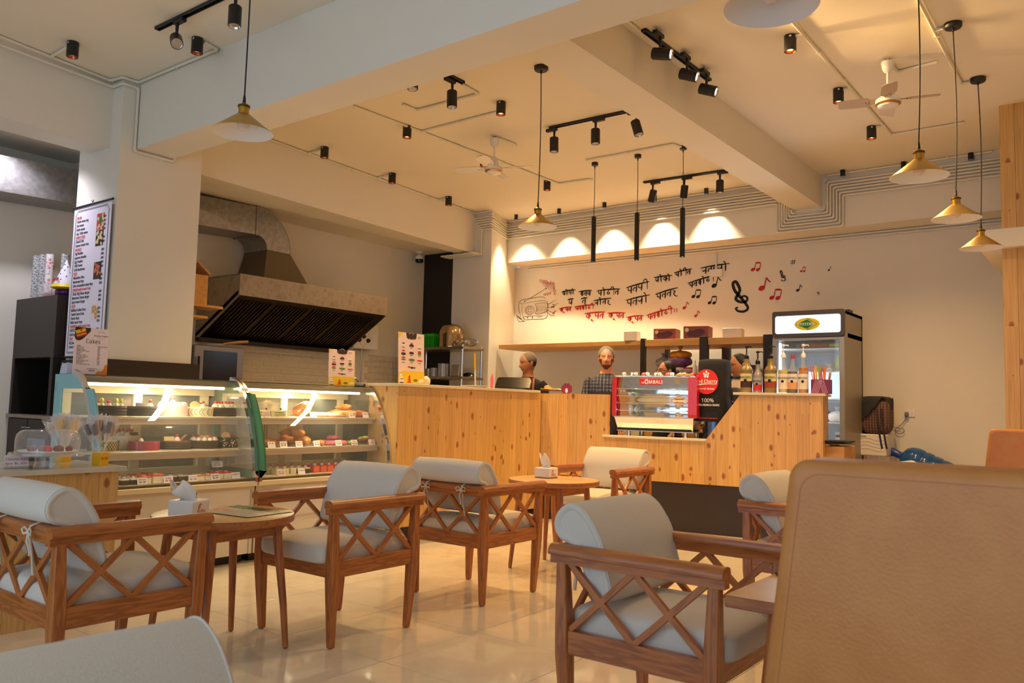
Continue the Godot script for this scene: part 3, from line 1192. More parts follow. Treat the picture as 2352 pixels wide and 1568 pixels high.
	conduit(on_ceiling([-4.96, -3.37, -4.81, -7.06, -4.44, -7.09, -4.43, -7.13]), w + "long run through the middle bay under the fan")
	conduit(on_ceiling([-4.89, -5.04, -4.01, -5.03, -3.92, -4.99, -3.915, -4.94]), w + "branch to the can light in the middle bay's centre")
	conduit(on_ceiling([-4.56, -4.48, -4.56, -4.64, -3.92, -4.65, -3.9, -4.43]), w + "bent run feeding the short rail behind the cross beam")
	conduit(on_ceiling([-4.43, -5.55, -4.41, -5.78]), w + "short stub behind the middle bay fan's canopy", "", false)
	conduit(on_ceiling([-4.13, -6.52, -3.22, -6.52, -3.19, -6.64]), w + "feeding the three tube pendants over the bar")
	conduit(on_ceiling([-1.6, -3.37, -1.575, -7.28, -1.03, -7.28]), w + "long run through the right bay past three can lights")
	for z in [[-5.01, "nearest"], [-6.056, "middle"], [-7.02, "farthest"]]:
		conduit(on_ceiling([-1.635, z[0], -1.585, z[0]]), w + "stub joining the " + z[1] + " can light of the right bay", "", false)
	conduit(on_ceiling([-0.92, -3.37, -0.92, -6.4, -0.87, -6.4]), w + "run feeding the canopies of the right bay's brass pendants")
	conduit(on_ceiling([-0.915, -5.4, -0.87, -5.4]), w + "stub joining the canopy of the middle right pendant", "", false)
	conduit(on_ceiling([-1.25, -5.8, -1.24, -5.94, -0.99, -5.91]), w + "bent stub beside the dusty fan's canopy")
	conduit(on_ceiling([-2.41, -3.37, -2.41, -4.4]), w + "along the dividing beam to its track rail")
	# small links to the tiny can lights
	conduit(on_ceiling([-2.37, -8.22, -0.95, -8.22]), w + "under the ceiling along the back beam right of the dividing beam")
	# bundle of seven wrapping the pier and the dividing beam
	var ord := ["top", "second from the top", "third from the top", "fourth, in the middle", "third from the bottom", "second from the bottom", "bottom"]
	for k in 7:
		var y := 3.39 - 0.0305 * k
		var xl := -2.732 - 0.0245 * k
		var xr := -2.405 + 0.0295 * k
		var yb := 3.088 - 0.0305 * k
		var xv := -6.475 + 0.025 * k
		conduit([Vector3(-6.85, 2.9, -7.64 + 0.025 * k), Vector3(xv, 2.9, -7.64 + 0.025 * k), Vector3(xv, 2.9, -7.64), Vector3(xv, y, -7.64), Vector3(-6.168, y, -7.635), Vector3(-6.385, y, -8.225), Vector3(xl, y, -8.225), Vector3(xl, yb, -8.225), Vector3(xr, yb, -8.225), Vector3(xr, y, -8.225), Vector3(-0.7, y, -8.225)], "white conduit pipe in the back beam bundle, " + ord[k], "", false)
	for k in 2:
		conduit([Vector3(-6.3, 2.885 - 0.03 * k, -8.585), Vector3(-0.9, 2.885 - 0.03 * k, -8.585)], w + ["upper", "lower"][k] + " of two under the back beam above the mural", "", false)


# ================================================================ open kitchen on the left
func kitchen() -> void:
	hood_and_duct()
	# bevelled white wall tiles
	var wl: Node3D = get_node("wall_left")
	var tm := mat("metro_tile", srgb(214, 206, 188), 0.18)
	var g := Geo.new()
	for c in [[-0.0735, 0.0735, -0.036, 0.036, 0.0, 0.058, 0.023]]:
		g.hexa([Vector3(0, c[2], c[0]), Vector3(0, c[2], c[1]), Vector3(0, c[3], c[1]), Vector3(0, c[3], c[0]), Vector3(0.007, -c[6], -c[5]), Vector3(0.007, -c[6], c[5]), Vector3(0.007, c[6], c[5]), Vector3(0.007, c[6], -c[5])])
	var me := g.mesh()
	for r in 8:
		for k in 20:
			var z := -4.62 - k * 0.15 - (0.075 if r % 2 else 0.0)
			if z < -7.55 or (z < -6.5 and z > -6.78):
				continue
			var o := part_mesh("tile", me, tm, wl)
			o.position = Vector3(-7.3495, 1.6 - r * 0.075, z)
	g = Geo.new()
	g.bx(-7.35, -7.32, 0.9, 1.68, -6.72, -6.56, 0.003)
	part("pipe_duct", g, mats["conduit_white"], wl)
	# worktable, oven
	var t := thing("worktable", "steel kitchen worktable against the tiled wall", "table")
	g = Geo.new()
	g.bx(-7.34, -6.7, 0.86, 0.9, -7.5, -4.85, 0.004)
	part("top", g, mats["steel"], t)
	for z in [-4.95, -6.2, -7.4]:
		for x in [-7.28, -6.76]:
			g = Geo.new()
			g.tube([Vector3(x, 0, z), Vector3(x, 0.86, z)], 0.02, 10)
			part("leg", g, mats["steel"], t)
	t = thing("convection_oven", "stainless convection oven with a dark window, left of the tiles", "oven", Vector3(-7.1, 0, -4.49))
	g = Geo.new()
	g.bx(-0.22, 0.17, 0.86, 1.56, -0.28, 0.28, 0.006)
	part("body", g, mats["steel"], t)
	g = Geo.new()
	g.bx(0.17, 0.2, 0.9, 1.555, -0.27, 0.26, 0.006)
	var dr := part("door", g, mat("oven_frame", srgb(150, 148, 150), 0.35, 0.7), t)
	g = Geo.new()
	g.box(Vector3(0.2005, 1.29, -0.015), Vector3(0.006, 0.44, 0.36), 0.002)
	part("window", g, mats["black_gloss"], dr)
	g = Geo.new()
	g.tube([Vector3(0.23, 1.05, 0.23), Vector3(0.23, 1.45, 0.23)], 0.011, 10)
	part("handle", g, mats["black_metal"], dr)
	g = Geo.new()
	g.blob(Vector3(0.205, 1.25, 0.235), Vector3(0.02, 0.022, 0.022), 1, 1, 14, 8)
	part("knob", g, mats["black_gloss"], t)
	for z in [-0.2, 0.2]:
		g = Geo.new()
		g.bx(-0.18, 0.14, 0, 0.858, z - 0.02, z + 0.02)
		part("stand_leg", g, mats["steel"], t)
	t = thing("pizza_peel", "wooden handled peel lying on top of the oven", "peel", Vector3(-7.0, 1.5605, -4.6))
	g = Geo.new()
	g.tube([Vector3(0.02, 0.03, 0.02), Vector3(0.03, 0.058, -0.14), Vector3(0.035, 0.07, -0.24)], [0.009, 0.013, 0.014], 12)
	part("handle", g, mats["shelf_wood"], t)
	g = Geo.new()
	g.hexa([Vector3(-0.05, 0.002, 0.2), Vector3(0.08, 0.002, 0.2), Vector3(0.04, 0.026, 0.02), Vector3(0.0, 0.026, 0.02), Vector3(-0.05, 0.005, 0.2), Vector3(0.08, 0.005, 0.2), Vector3(0.04, 0.03, 0.02), Vector3(0.0, 0.03, 0.02)])
	part("blade", g, mats["alloy"], t)
	# water heater
	t = thing("water_heater", "white wall water heater with three black knobs, beside the hood", "water heater", Vector3(-7.345, 1.69, -6.6))
	g = Geo.new()
	g.bx(0, 0.14, 0, 0.3, -0.22, 0.17, 0.008)
	part("casing", g, mats["white_plastic"], t)
	g = Geo.new()
	for p in [[0.1, 0.09], [0.145, 0.02], [0.1, -0.05]]:
		g.xf = Transform3D(Basis(Vector3.BACK, -PI / 2), Vector3(0.14, p[0], p[1]))
		g.lathe([Vector2(0.026, 0), Vector2(0.026, 0.006), Vector2(0.019, 0.008), Vector2(0.018, 0.024), Vector2(0, 0.026)], 18)
	part("knobs", g, mats["black_gloss"], t)
	g = Geo.new()
	g.xf = Transform3D(Basis(Vector3.UP, PI / 2), Vector3(0.1412, 0.13, 0.02))
	g.stroke(pts2([0, -0.11, 0.12, 0, 0, 0.12, -0.12, 0, 0, -0.11]), 0.003)
	part("diamond_line", g, mats["grey_plastic"], t)
	g = Geo.new()
	for k in 5:
		g.bx(0.02 + k * 0.022, 0.03 + k * 0.022, 0.06, 0.16, 0.17, 0.172)
	part("side_slots", g, mats["black_metal"], t)
	for z in [[-0.02, 0.0], [0.06, 0.06]]:
		g = Geo.new()
		g.tube([Vector3(0.07, 0, z[0]), Vector3(0.075, -0.3, z[0] + z[1]), Vector3(0.05, -0.6, z[0])], 0.009, 8)
		part("pipe", g, mats["alloy"], t)
	# shelves behind the pillar with a wooden house-shaped box
	t = thing("pillar_shelf", "small wooden shelf pair fixed behind the pillar", "shelf")
	for s in [[1.825, -4.04], [1.73, -3.9]]:
		g = Geo.new()
		g.bx(-6.4, -6.19, s[0], s[0] + 0.022, s[1], -3.665, 0.002)
		part("board", g, mats["shelf_wood"], t)
	t = thing("house_box", "wooden house-shaped box on the shelf behind the pillar", "box", Vector3(-6.29, 1.8475, -3.79))
	g = Geo.new()
	g.bx(-0.075, 0.075, 0, 0.25, -0.11, 0.11, 0.002)
	part("body", g, mats["shelf_wood"], t)
	for s in [-1, 1]:
		g = Geo.new()
		g.hexa([Vector3(-0.085, 0.25, s * 0.125), Vector3(0.085, 0.25, s * 0.125), Vector3(0.085, 0.35, 0), Vector3(-0.085, 0.35, 0), Vector3(-0.085, 0.265, s * 0.125), Vector3(0.085, 0.265, s * 0.125), Vector3(0.085, 0.365, 0), Vector3(-0.085, 0.365, 0)])
		part("roof_board", g, mats["shelf_wood"], t)
	# security camera
	t = thing("security_camera", "small dome security camera under the kitchen ceiling by the black panel", "camera", Vector3(-7.235, 3.0, -7.5))
	g = Geo.new()
	g.lathe([Vector2(0, 0), Vector2(0.045, 0), Vector2(0.045, -0.02), Vector2(0.015, -0.03), Vector2(0.015, -0.05), Vector2(0.046, -0.06), Vector2(0.05, -0.085), Vector2(0.05, -0.1), Vector2(0, -0.1)], 24)
	part("mount", g, mats["white_plastic"], t)
	g = Geo.new()
	g.lathe([Vector2(0.05, -0.1), Vector2(0.05, -0.125), Vector2(0.04, -0.145), Vector2(0, -0.15)], 24)
	part("dome", g, mats["black_gloss"], t)
	rack()
	left_cabinet()
	banner()
	# sink unit with tap behind the side counter
	t = thing("sink_unit", "dark sink unit with a chrome tap behind the pine counter", "sink", Vector3(-5.65, 0, -5.0))
	g = Geo.new()
	g.bx(-0.3, 0.3, 0, 1.18, -0.35, 0.25, 0.004)
	part("unit", g, mats["dark_panel"], t)
	g = Geo.new()
	g.lathe([Vector2(0, 1.18), Vector2(0.02, 1.18), Vector2(0.018, 1.2), Vector2(0.01, 1.205), Vector2(0, 1.205)], 16)
	g.tube([Vector3(0, 1.2, 0), Vector3(0, 1.25, 0), Vector3(0.005, 1.275, -0.03), Vector3(0.01, 1.28, -0.07), Vector3(0.012, 1.262, -0.1), Vector3(0.012, 1.245, -0.105)], 0.009, 10)
	part("tap", g, mats["chrome"], t)
	g = Geo.new()
	g.blob(Vector3(0, 1.195, -0.2), Vector3(0.02, 0.016, 0.04), 0.7, 0.7, 16, 8)
	part("soap_dish", g, mats["black_gloss"], t)


func crease_panel(g: Geo, a: Vector3, b: Vector3, c: Vector3, d: Vector3, out: Vector3, h := 0.012) -> void:
	var m := (a + b + c + d) / 4.0 + out * h
	for e in [[a, b], [b, c], [c, d], [d, a]]:
		g.flat(e[0], e[1], m, out)


func hood_and_duct() -> void:
	var st: Material = mats["steel"]
	var t := thing("range_hood", "large stained steel extractor hood over the kitchen", "extractor hood")
	var za := -4.5
	var zb := -6.4
	var g := Geo.new()
	g.bx(-6.66, -6.645, 2.035, 2.24, zb, za, 0.002)
	part("front_band", g, st, t)
	g = Geo.new()
	g.bx(-7.345, -6.66, 2.23, 2.24, zb, za, 0.001)
	part("top", g, st, t)
	for z in [[za - 0.012, za], [zb, zb + 0.012]]:
		g = Geo.new()
		g.prism(pv([-7.345, 1.66, -7.3, 1.64, -6.66, 2.03, -6.66, 2.235, -7.345, 2.235]), z[0], z[1])
		part("end_panel", g, st, t)
	var dk := mat("greasy_steel", srgb(62, 50, 42), 0.35, 0.7)
	g = Geo.new()
	g.hexa([Vector3(-7.34, 1.66, za), Vector3(-6.665, 2.045, za), Vector3(-6.665, 2.045, zb), Vector3(-7.34, 1.66, zb), Vector3(-7.34, 1.7, za), Vector3(-6.665, 2.085, za), Vector3(-6.665, 2.085, zb), Vector3(-7.34, 1.7, zb)])
	part("filter_tray", g, dk, t)
	g = Geo.new()
	g.bx(-7.345, -7.26, 1.62, 1.66, zb, za, 0.003)
	part("grease_gutter", g, dk, t)
	# baffle slats running up the slope
	g = Geo.new()
	g.box(Vector3.ZERO, Vector3(0.62, 0.012, 0.016), 0.003)
	var me := g.mesh()
	var ang := atan2(0.385, 0.675)
	for i in 44:
		if i % 11 == 10:
			continue
		var o := part_mesh("baffle_slat", me, mat("baffle_steel", srgb(96, 80, 62), 0.25, 0.9), t)
		o.transform = Transform3D(Basis(Vector3.BACK, ang), Vector3(-7.0, 1.845, za - 0.06 - i * 0.041))
	# ducting
	var gv: Material = mats["galvanised"]
	t = thing("vent_duct", "creased sheet metal duct bending down onto the extractor hood", "duct")
	var fr := -6.95
	var bk := -7.33
	var secs := [[-1.6, -3.1, 2.55, 2.83], [-3.1, -4.86, 2.6, 2.87]]
	for s in [[-1.2, -2.5, 0.0], [-2.5, -3.72, 0.0], [-3.72, -4.86, 0.0]]:
		var y0: float = 2.62 + (-s[0] - 2.5) * 0.037
		var y1: float = 2.62 + (-s[1] - 2.5) * 0.037
		var h := 0.283
		g = Geo.new()
		crease_panel(g, Vector3(fr, y0, s[0]), Vector3(fr, y1, s[1]), Vector3(fr, y1 + h, s[1]), Vector3(fr, y0 + h, s[0]), Vector3.RIGHT)
		crease_panel(g, Vector3(fr, y0, s[0]), Vector3(fr, y1, s[1]), Vector3(bk, y1, s[1]), Vector3(bk, y0, s[0]), Vector3.DOWN, -0.01)
		g.quad(Vector3(fr, y0 + h, s[0]), Vector3(fr, y1 + h, s[1]), Vector3(bk, y1 + h, s[1]), Vector3(bk, y0 + h, s[0]), Vector3.UP)
		g.quad(Vector3(bk, y0, s[0]), Vector3(bk, y1, s[1]), Vector3(bk, y1 + h, s[1]), Vector3(bk, y0 + h, s[0]), Vector3.LEFT)
		part("duct_section", g, gv, t)
		g = Geo.new()
		g.bx(bk, fr + 0.012, y1 - 0.012, y1 + h + 0.012, s[1] - 0.008, s[1] + 0.008, 0.002)
		part("flange", g, gv, t)
	# elbow: quarter turn in the plane of the wall
	var yb := 2.62 + 2.36 * 0.037
	var ri := 0.13
	var ro := 0.413
	var cz := -4.87
	var cy := yb - ri
	var ins := []
	var outs := []
	for i in 13:
		var a := PI / 2 + PI / 2 * i / 12.0
		ins.append(Vector3(0, cy + sin(a) * ri, cz + cos(a) * ri))
		outs.append(Vector3(0, cy + sin(a) * ro, cz + cos(a) * ro))
	g = Geo.new()
	for i in 12:
		for x in [[fr, 1.0], [bk, -1.0]]:
			var X := Vector3(x[0], 0, 0)
			g.quad(ins[i] + X, ins[i + 1] + X, outs[i + 1] + X, outs[i] + X, Vector3(x[1], 0, 0))
		g.quad(ins[i] + Vector3(fr, 0, 0), ins[i + 1] + Vector3(fr, 0, 0), ins[i + 1] + Vector3(bk, 0, 0), ins[i] + Vector3(bk, 0, 0), Vector3(0, cy, cz) - ins[i])
		g.quad(outs[i] + Vector3(fr, 0, 0), outs[i + 1] + Vector3(fr, 0, 0), outs[i + 1] + Vector3(bk, 0, 0), outs[i] + Vector3(bk, 0, 0), outs[i] - Vector3(0, cy, cz))
	part("elbow", g, gv, t)
	var sm := Geo.new()
	for k in [outs, ins]:
		var p := []
		for q in k:
			p.append(q + Vector3(fr, 0, 0))
		sm.tube(p, 0.005, 6)
	part("elbow_seam", sm, gv, t)
	g = Geo.new()
	var q := [Vector3(bk, 2.241, cz - 0.04), Vector3(-6.86, 2.241, cz - 0.04), Vector3(-6.86, 2.241, cz - ro - 0.2), Vector3(bk, 2.241, cz - ro - 0.2), Vector3(bk, cy, cz - ri), Vector3(fr, cy, cz - ri), Vector3(fr, cy, cz - ro), Vector3(bk, cy, cz - ro)]
	g.hexa(q)
	part("transition", g, mat("duct_paint", srgb(120, 108, 84), 0.5, 0.4), t)


func rack() -> void:
	var t := thing("steel_rack", "steel kitchen rack with chrome posts at the end of the kitchen", "rack")
	var g: Geo
	for x in [-7.1, -6.2]:
		for z in [-7.2, -7.55]:
			g = Geo.new()
			g.tube([Vector3(x, 0, z), Vector3(x, 1.76, z)], 0.016, 12)
			part("post", g, mats["chrome"], t)
	for y in [1.71, 1.36, 0.9]:
		g = Geo.new()
		g.bx(-7.12, -6.18, y, y + 0.03, -7.57, -7.18, 0.003)
		part("shelf", g, mats["steel"], t)
	g = Geo.new()
	g.lathe([Vector2(0.16, 0), Vector2(0.162, 0.004), Vector2(0.158, 0.02), Vector2(0.157, 0.14), Vector2(0.15, 0.2), Vector2(0.125, 0.25), Vector2(0.085, 0.28), Vector2(0.04, 0.29), Vector2(0, 0.292)], 44)
	var pot := mat("bowl_steel", srgb(190, 170, 136), 0.14, 1.0)
	single("mixing_bowl", g, pot, "tall upturned steel mixing bowl on top of the kitchen rack", "bowl", "", Vector3(-6.52, 1.7405, -7.37))
	t = thing("plastic_basket", "bright green plastic basket on top of the kitchen rack", "basket", Vector3(-6.86, 1.7405, -7.36))
	var gr := mat("basket_green", srgb(40, 190, 24), 0.4)
	g = Geo.new()
	g.bx(-0.14, 0.14, 0, 0.006, -0.1, 0.1)
	for s in [-1, 1]:
		g.bx(-0.15, 0.15, 0.14, 0.17, s * 0.11 - 0.006, s * 0.11 + 0.006)
		g.bx(-0.14, 0.14, 0, 0.02, s * 0.105 - 0.003, s * 0.105 + 0.003)
		for k in 14:
			g.bx(-0.142 + k * 0.0215, -0.13 + k * 0.0215, 0.0, 0.15, s * 0.105 - 0.003, s * 0.105 + 0.003)
		for r in 4:
			g.bx(-0.14, 0.14, 0.035 + r * 0.028, 0.045 + r * 0.028, s * 0.105 - 0.003, s * 0.105 + 0.003)
			g.bx(s * 0.142 - 0.003, s * 0.142 + 0.003, 0.035 + r * 0.028, 0.045 + r * 0.028, -0.105, 0.105)
		g.bx(s * 0.15 - 0.006, s * 0.15 + 0.006, 0.14, 0.17, -0.11, 0.11)
		for k in 9:
			g.bx(s * 0.142 - 0.003, s * 0.142 + 0.003, 0, 0.15, -0.104 + k * 0.0245, -0.094 + k * 0.0245)
	part("basket", g, gr, t)
	for i in 2:
		t = thing("balloon_whisk", ["large balloon whisk head on the kitchen rack, front", "large balloon whisk head on the kitchen rack, behind"][i], "whisk", Vector3(-6.3 + i * 0.07, 1.7405, -7.28 - i * 0.12))
		g = Geo.new()
		for k in 8:
			var a := PI * k / 8
			var p := []
			for j in 13:
				var f := -1.0 + 2.0 * j / 12.0
				var w := 0.055 * sin(acos(clampf(f, -1, 1)) * 1.0) * signf(f + 0.0001)
				var al := 0.14 * (1.0 - f * f)
				p.append(Vector3(-0.06 + al * 1.1, 0.06 + f * 0.055 * cos(a), f * 0.055 * sin(a)))
			g.tube(p, 0.0022, 5)
		part("wires", g, mats["chrome"], t)
		g = Geo.new()
		g.tube([Vector3(-0.12, 0.058, 0), Vector3(-0.05, 0.06, 0)], [0.02, 0.026], 14)
		g.blob(Vector3(-0.1, 0.03, 0), Vector3(0.028, 0.03, 0.03), 0.8, 0.8, 14, 8)
		part("handle", g, mats["steel"], t)
	var it := [["small jar", 0.04, 0.11, "clear_plastic", -6.75], ["second small jar", 0.04, 0.1, "steel", -6.84], ["tall clear jug", 0.065, 0.16, "clear_plastic", -6.6]]
	for a in it:
		g = Geo.new()
		g.lathe([Vector2(0, 0), Vector2(a[1], 0), Vector2(a[1], a[2]), Vector2(a[1] - 0.003, a[2]), Vector2(a[1] - 0.003, 0.003), Vector2(0, 0.003)], 20)
		single("jar", g, mats[a[3]], a[0] + " on the rack's middle shelf", "jar", "", Vector3(a[4], 1.3905, -7.32))
	g = Geo.new()
	g.xf = Transform3D(Basis(Vector3.RIGHT, -0.15), Vector3.ZERO)
	g.box(Vector3(0, 0.075, 0), Vector3(0.13, 0.14, 0.02), 0.008)
	single("baking_tin", g, mats["alloy"], "pale metal tin leaning upright on the rack's middle shelf", "tin", "", Vector3(-6.4, 1.392, -7.3))
	g = Geo.new()
	g.lathe([Vector2(0, 0.06), Vector2(0.04, 0.055), Vector2(0.08, 0.035), Vector2(0.098, 0.0), Vector2(0.094, 0.0), Vector2(0, 0.05)], 28)
	single("bowl", g, mats["black_gloss"], "dark upturned bowl on the rack beside the broom", "bowl", "", Vector3(-6.3, 1.3905, -7.44))
	t = thing("broom", "broom with a yellow grip leaning at the rack's end", "broom", Vector3(-6.09, 0, -7.3))
	g = Geo.new()
	g.tube([Vector3(0.12, 0.12, 0.05), Vector3(0.0, 1.48, 0)], 0.011, 10)
	part("stick", g, mats["white_enamel"], t)
	g = Geo.new()
	g.tube([Vector3(0.0, 1.47, 0), Vector3(-0.018, 1.66, -0.005)], 0.014, 10)
	part("grip", g, mat("grip_yellow", srgb(230, 180, 20), 0.4), t)
	g = Geo.new()
	g.hexa([Vector3(-0.03, 0, 0.02), Vector3(0.3, 0, 0.02), Vector3(0.3, 0, 0.08), Vector3(-0.03, 0, 0.08), Vector3(0.04, 0.14, 0.03), Vector3(0.2, 0.14, 0.03), Vector3(0.2, 0.14, 0.07), Vector3(0.04, 0.14, 0.07)])
	part("brush", g, mats["dark_panel"], t)
	t = thing("tea_towel", "pale crumpled cloth lying beside the tall cake poster", "cloth", Vector3(-4.86, 1.2205, -5.16))
	g = Geo.new()
	g.blob(Vector3(0, 0.04, 0), Vector3(0.04, 0.04, 0.05), 0.9, 0.9, 24, 12, func(v: Vector3) -> Vector3: return v * (1.0 + 0.12 * sin(v.x * 120) * sin(v.z * 90 + v.y * 60)))
	part("cloth", g, mats["linen"], t)


func left_cabinet() -> void:
	var dp: Material = mats["dark_panel"]
	var t := thing("dark_cabinet", "tall dark brown cabinet with an open niche, left of the pillar", "cabinet")
	var g := Geo.new()
	g.bx(-7.345, -6.61, 1.35, 1.835, -3.4, -2.87, 0.002)
	part("top_box", g, dp, t)
	g = Geo.new()
	g.bx(-7.345, -7.3, 0.9, 1.35, -3.4, -2.87)
	g.bx(-6.66, -6.61, 0.9, 1.35, -3.4, -2.87)
	g.bx(-7.3, -6.66, 0.9, 1.35, -3.4, -3.37)
	part("niche", g, mats["black_panel"], t)
	g = Geo.new()
	g.bx(-7.345, -6.61, 0.872, 0.9, -3.4, -2.85, 0.002)
	part("worktop", g, mats["steel"], t)
	g = Geo.new()
	g.bx(-7.345, -6.61, 0, 0.872, -3.4, -2.89)
	part("lower_box", g, dp, t)
	for s in [[-7.34, -6.985], [-6.975, -6.615]]:
		g = Geo.new()
		g.bx(s[0], s[1], 0.06, 0.865, -2.889, -2.87, 0.002)
		var d := part("door", g, dp, t)
		g = Geo.new()
		var x: float = -7.02 if s[0] < -7.0 else -6.94
		g.tube([Vector3(x - 0.02, 0.8, -2.87), Vector3(x - 0.02, 0.8, -2.85), Vector3(x + 0.02, 0.8, -2.85), Vector3(x + 0.02, 0.8, -2.87)], 0.004, 6)
		part("handle", g, mats["chrome"], d)
	# confetti cannons
	var cash := mat("cash_print", Color.WHITE, 0.4)
	var im := Image.create(64, 64, false, Image.FORMAT_RGB8)
	im.fill(srgb(206, 206, 204))
	var rng := RandomNumberGenerator.new()
	rng.seed = 6
	for i in 90:
		im.fill_rect(Rect2i(rng.randi() % 60, rng.randi() % 60, 2 + rng.randi() % 9, 1 + rng.randi() % 4), [srgb(60, 66, 66), srgb(110, 112, 118), srgb(30, 30, 34), srgb(74, 58, 92)][rng.randi() % 4])
	cash.albedo_texture = ImageTexture.create_from_image(im)
	cash.uv1_triplanar = true
	cash.uv1_scale = Vector3(12, 8, 12)
	var redp := mat("petal_print", Color.WHITE, 0.4)
	im = Image.create(64, 64, false, Image.FORMAT_RGB8)
	im.fill(srgb(238, 234, 234))
	for i in 26:
		im.fill_rect(Rect2i(rng.randi() % 58, rng.randi() % 58, 3 + rng.randi() % 9, 3 + rng.randi() % 7), srgb(204, 20, 30))
	redp.albedo_texture = ImageTexture.create_from_image(im)
	redp.uv1_triplanar = true
	redp.uv1_scale = Vector3(9, 6, 9)
	var tb := [[-7.31, -3.0, 0.36, true, "red and white confetti tube at the cabinet's left edge"], [-7.235, -2.96, 0.37, false, "banknote printed confetti tube, left one of the pair"], [-7.16, -2.98, 0.375, false, "banknote printed confetti tube, right one of the pair"], [-7.04, -2.98, 0.37, true, "red and white confetti tube standing alone on the cabinet"], [-6.86, -3.02, 0.36, false, "banknote printed confetti tube behind the party hat"]]
	for a in tb:
		t = thing("confetti_tube", a[4], "party popper", Vector3(a[0], 1.8355, a[1]))
		g = Geo.new()
		g.lathe([Vector2(0, 0), Vector2(0.031, 0), Vector2(0.031, a[2])], 24)
		part("tube", g, redp if a[3] else cash, t)
		g = Geo.new()
		g.lathe([Vector2(0.031, a[2]), Vector2(0.028, a[2]), Vector2(0.027, a[2] - 0.01), Vector2(0, a[2] - 0.01)], 24)
		part("lid", g, mats["white_plastic"], t)
		if a[3]:
			g = Geo.new()
			g.lathe([Vector2(0.0314, 0), Vector2(0.0314, 0.05)], 24)
			part("foot_band", g, mats["print_red"] if mats.has("print_red") else mat("print_red", srgb(214, 48, 44), 0.5), t)
	# party hat, yellow rim, bag
	t = thing("party_hat", "white dotted paper party hat beside the hanging menu", "party hat", Vector3(-6.72, 1.8355, -2.97))
	g = Geo.new()
	g.lathe([Vector2(0.085, 0.09), Vector2(0.0, 0.3)], 28)
	part("cone", g, mat("hat_white", srgb(232, 230, 238), 0.5), t)
	g = Geo.new()
	for i in 26:
		var a := i * 2.4
		var y := 0.11 + 0.006 * i
		var r := 0.0855 * (0.3 - y) / 0.21
		g.blob(Vector3(cos(a) * r, y, sin(a) * r), Vector3(0.005, 0.005, 0.005), 1, 1, 6, 4)
	part("dots", g, mat("hat_blue", srgb(50, 90, 190), 0.5), t)
	g = Geo.new()
	text_geo(g, "birth", 0.04, Vector3(0, 0.13, 0.075), Basis(Vector3.RIGHT, -0.35), true, false, true, 0.002)
	part("lettering", g, mats["ink_red"], t)
	g = Geo.new()
	g.lathe([Vector2(0.083, 0.06), Vector2(0.105, 0.068), Vector2(0.088, 0.095)], 28)
	part("rim", g, mat("hat_yellow", srgb(232, 200, 30), 0.5), t)
	g = Geo.new()
	g.blob(Vector3(0, 0.03, 0), Vector3(0.075, 0.03, 0.07), 0.6, 1.0, 28, 8, func(v: Vector3) -> Vector3: return v * (1.0 + 0.1 * sin(atan2(v.z, v.x) * 14)))
	part("tinsel", g, mat("tinsel_purple", srgb(86, 36, 110), 0.3, 0.4), t)
	t = thing("clear_bag", "crumpled clear plastic bag on the dark cabinet", "bag", Vector3(-6.93, 1.8355, -2.925))
	g = Geo.new()
	g.blob(Vector3(0, 0.06, 0), Vector3(0.09, 0.06, 0.045), 1, 1, 30, 14, func(v: Vector3) -> Vector3: return v * (1.0 + 0.22 * sin(v.x * 60 + v.y * 40) * sin(v.y * 80)))
	part("film", g, pane("film_clear", Color(0.95, 0.95, 0.96), 0.2), t)


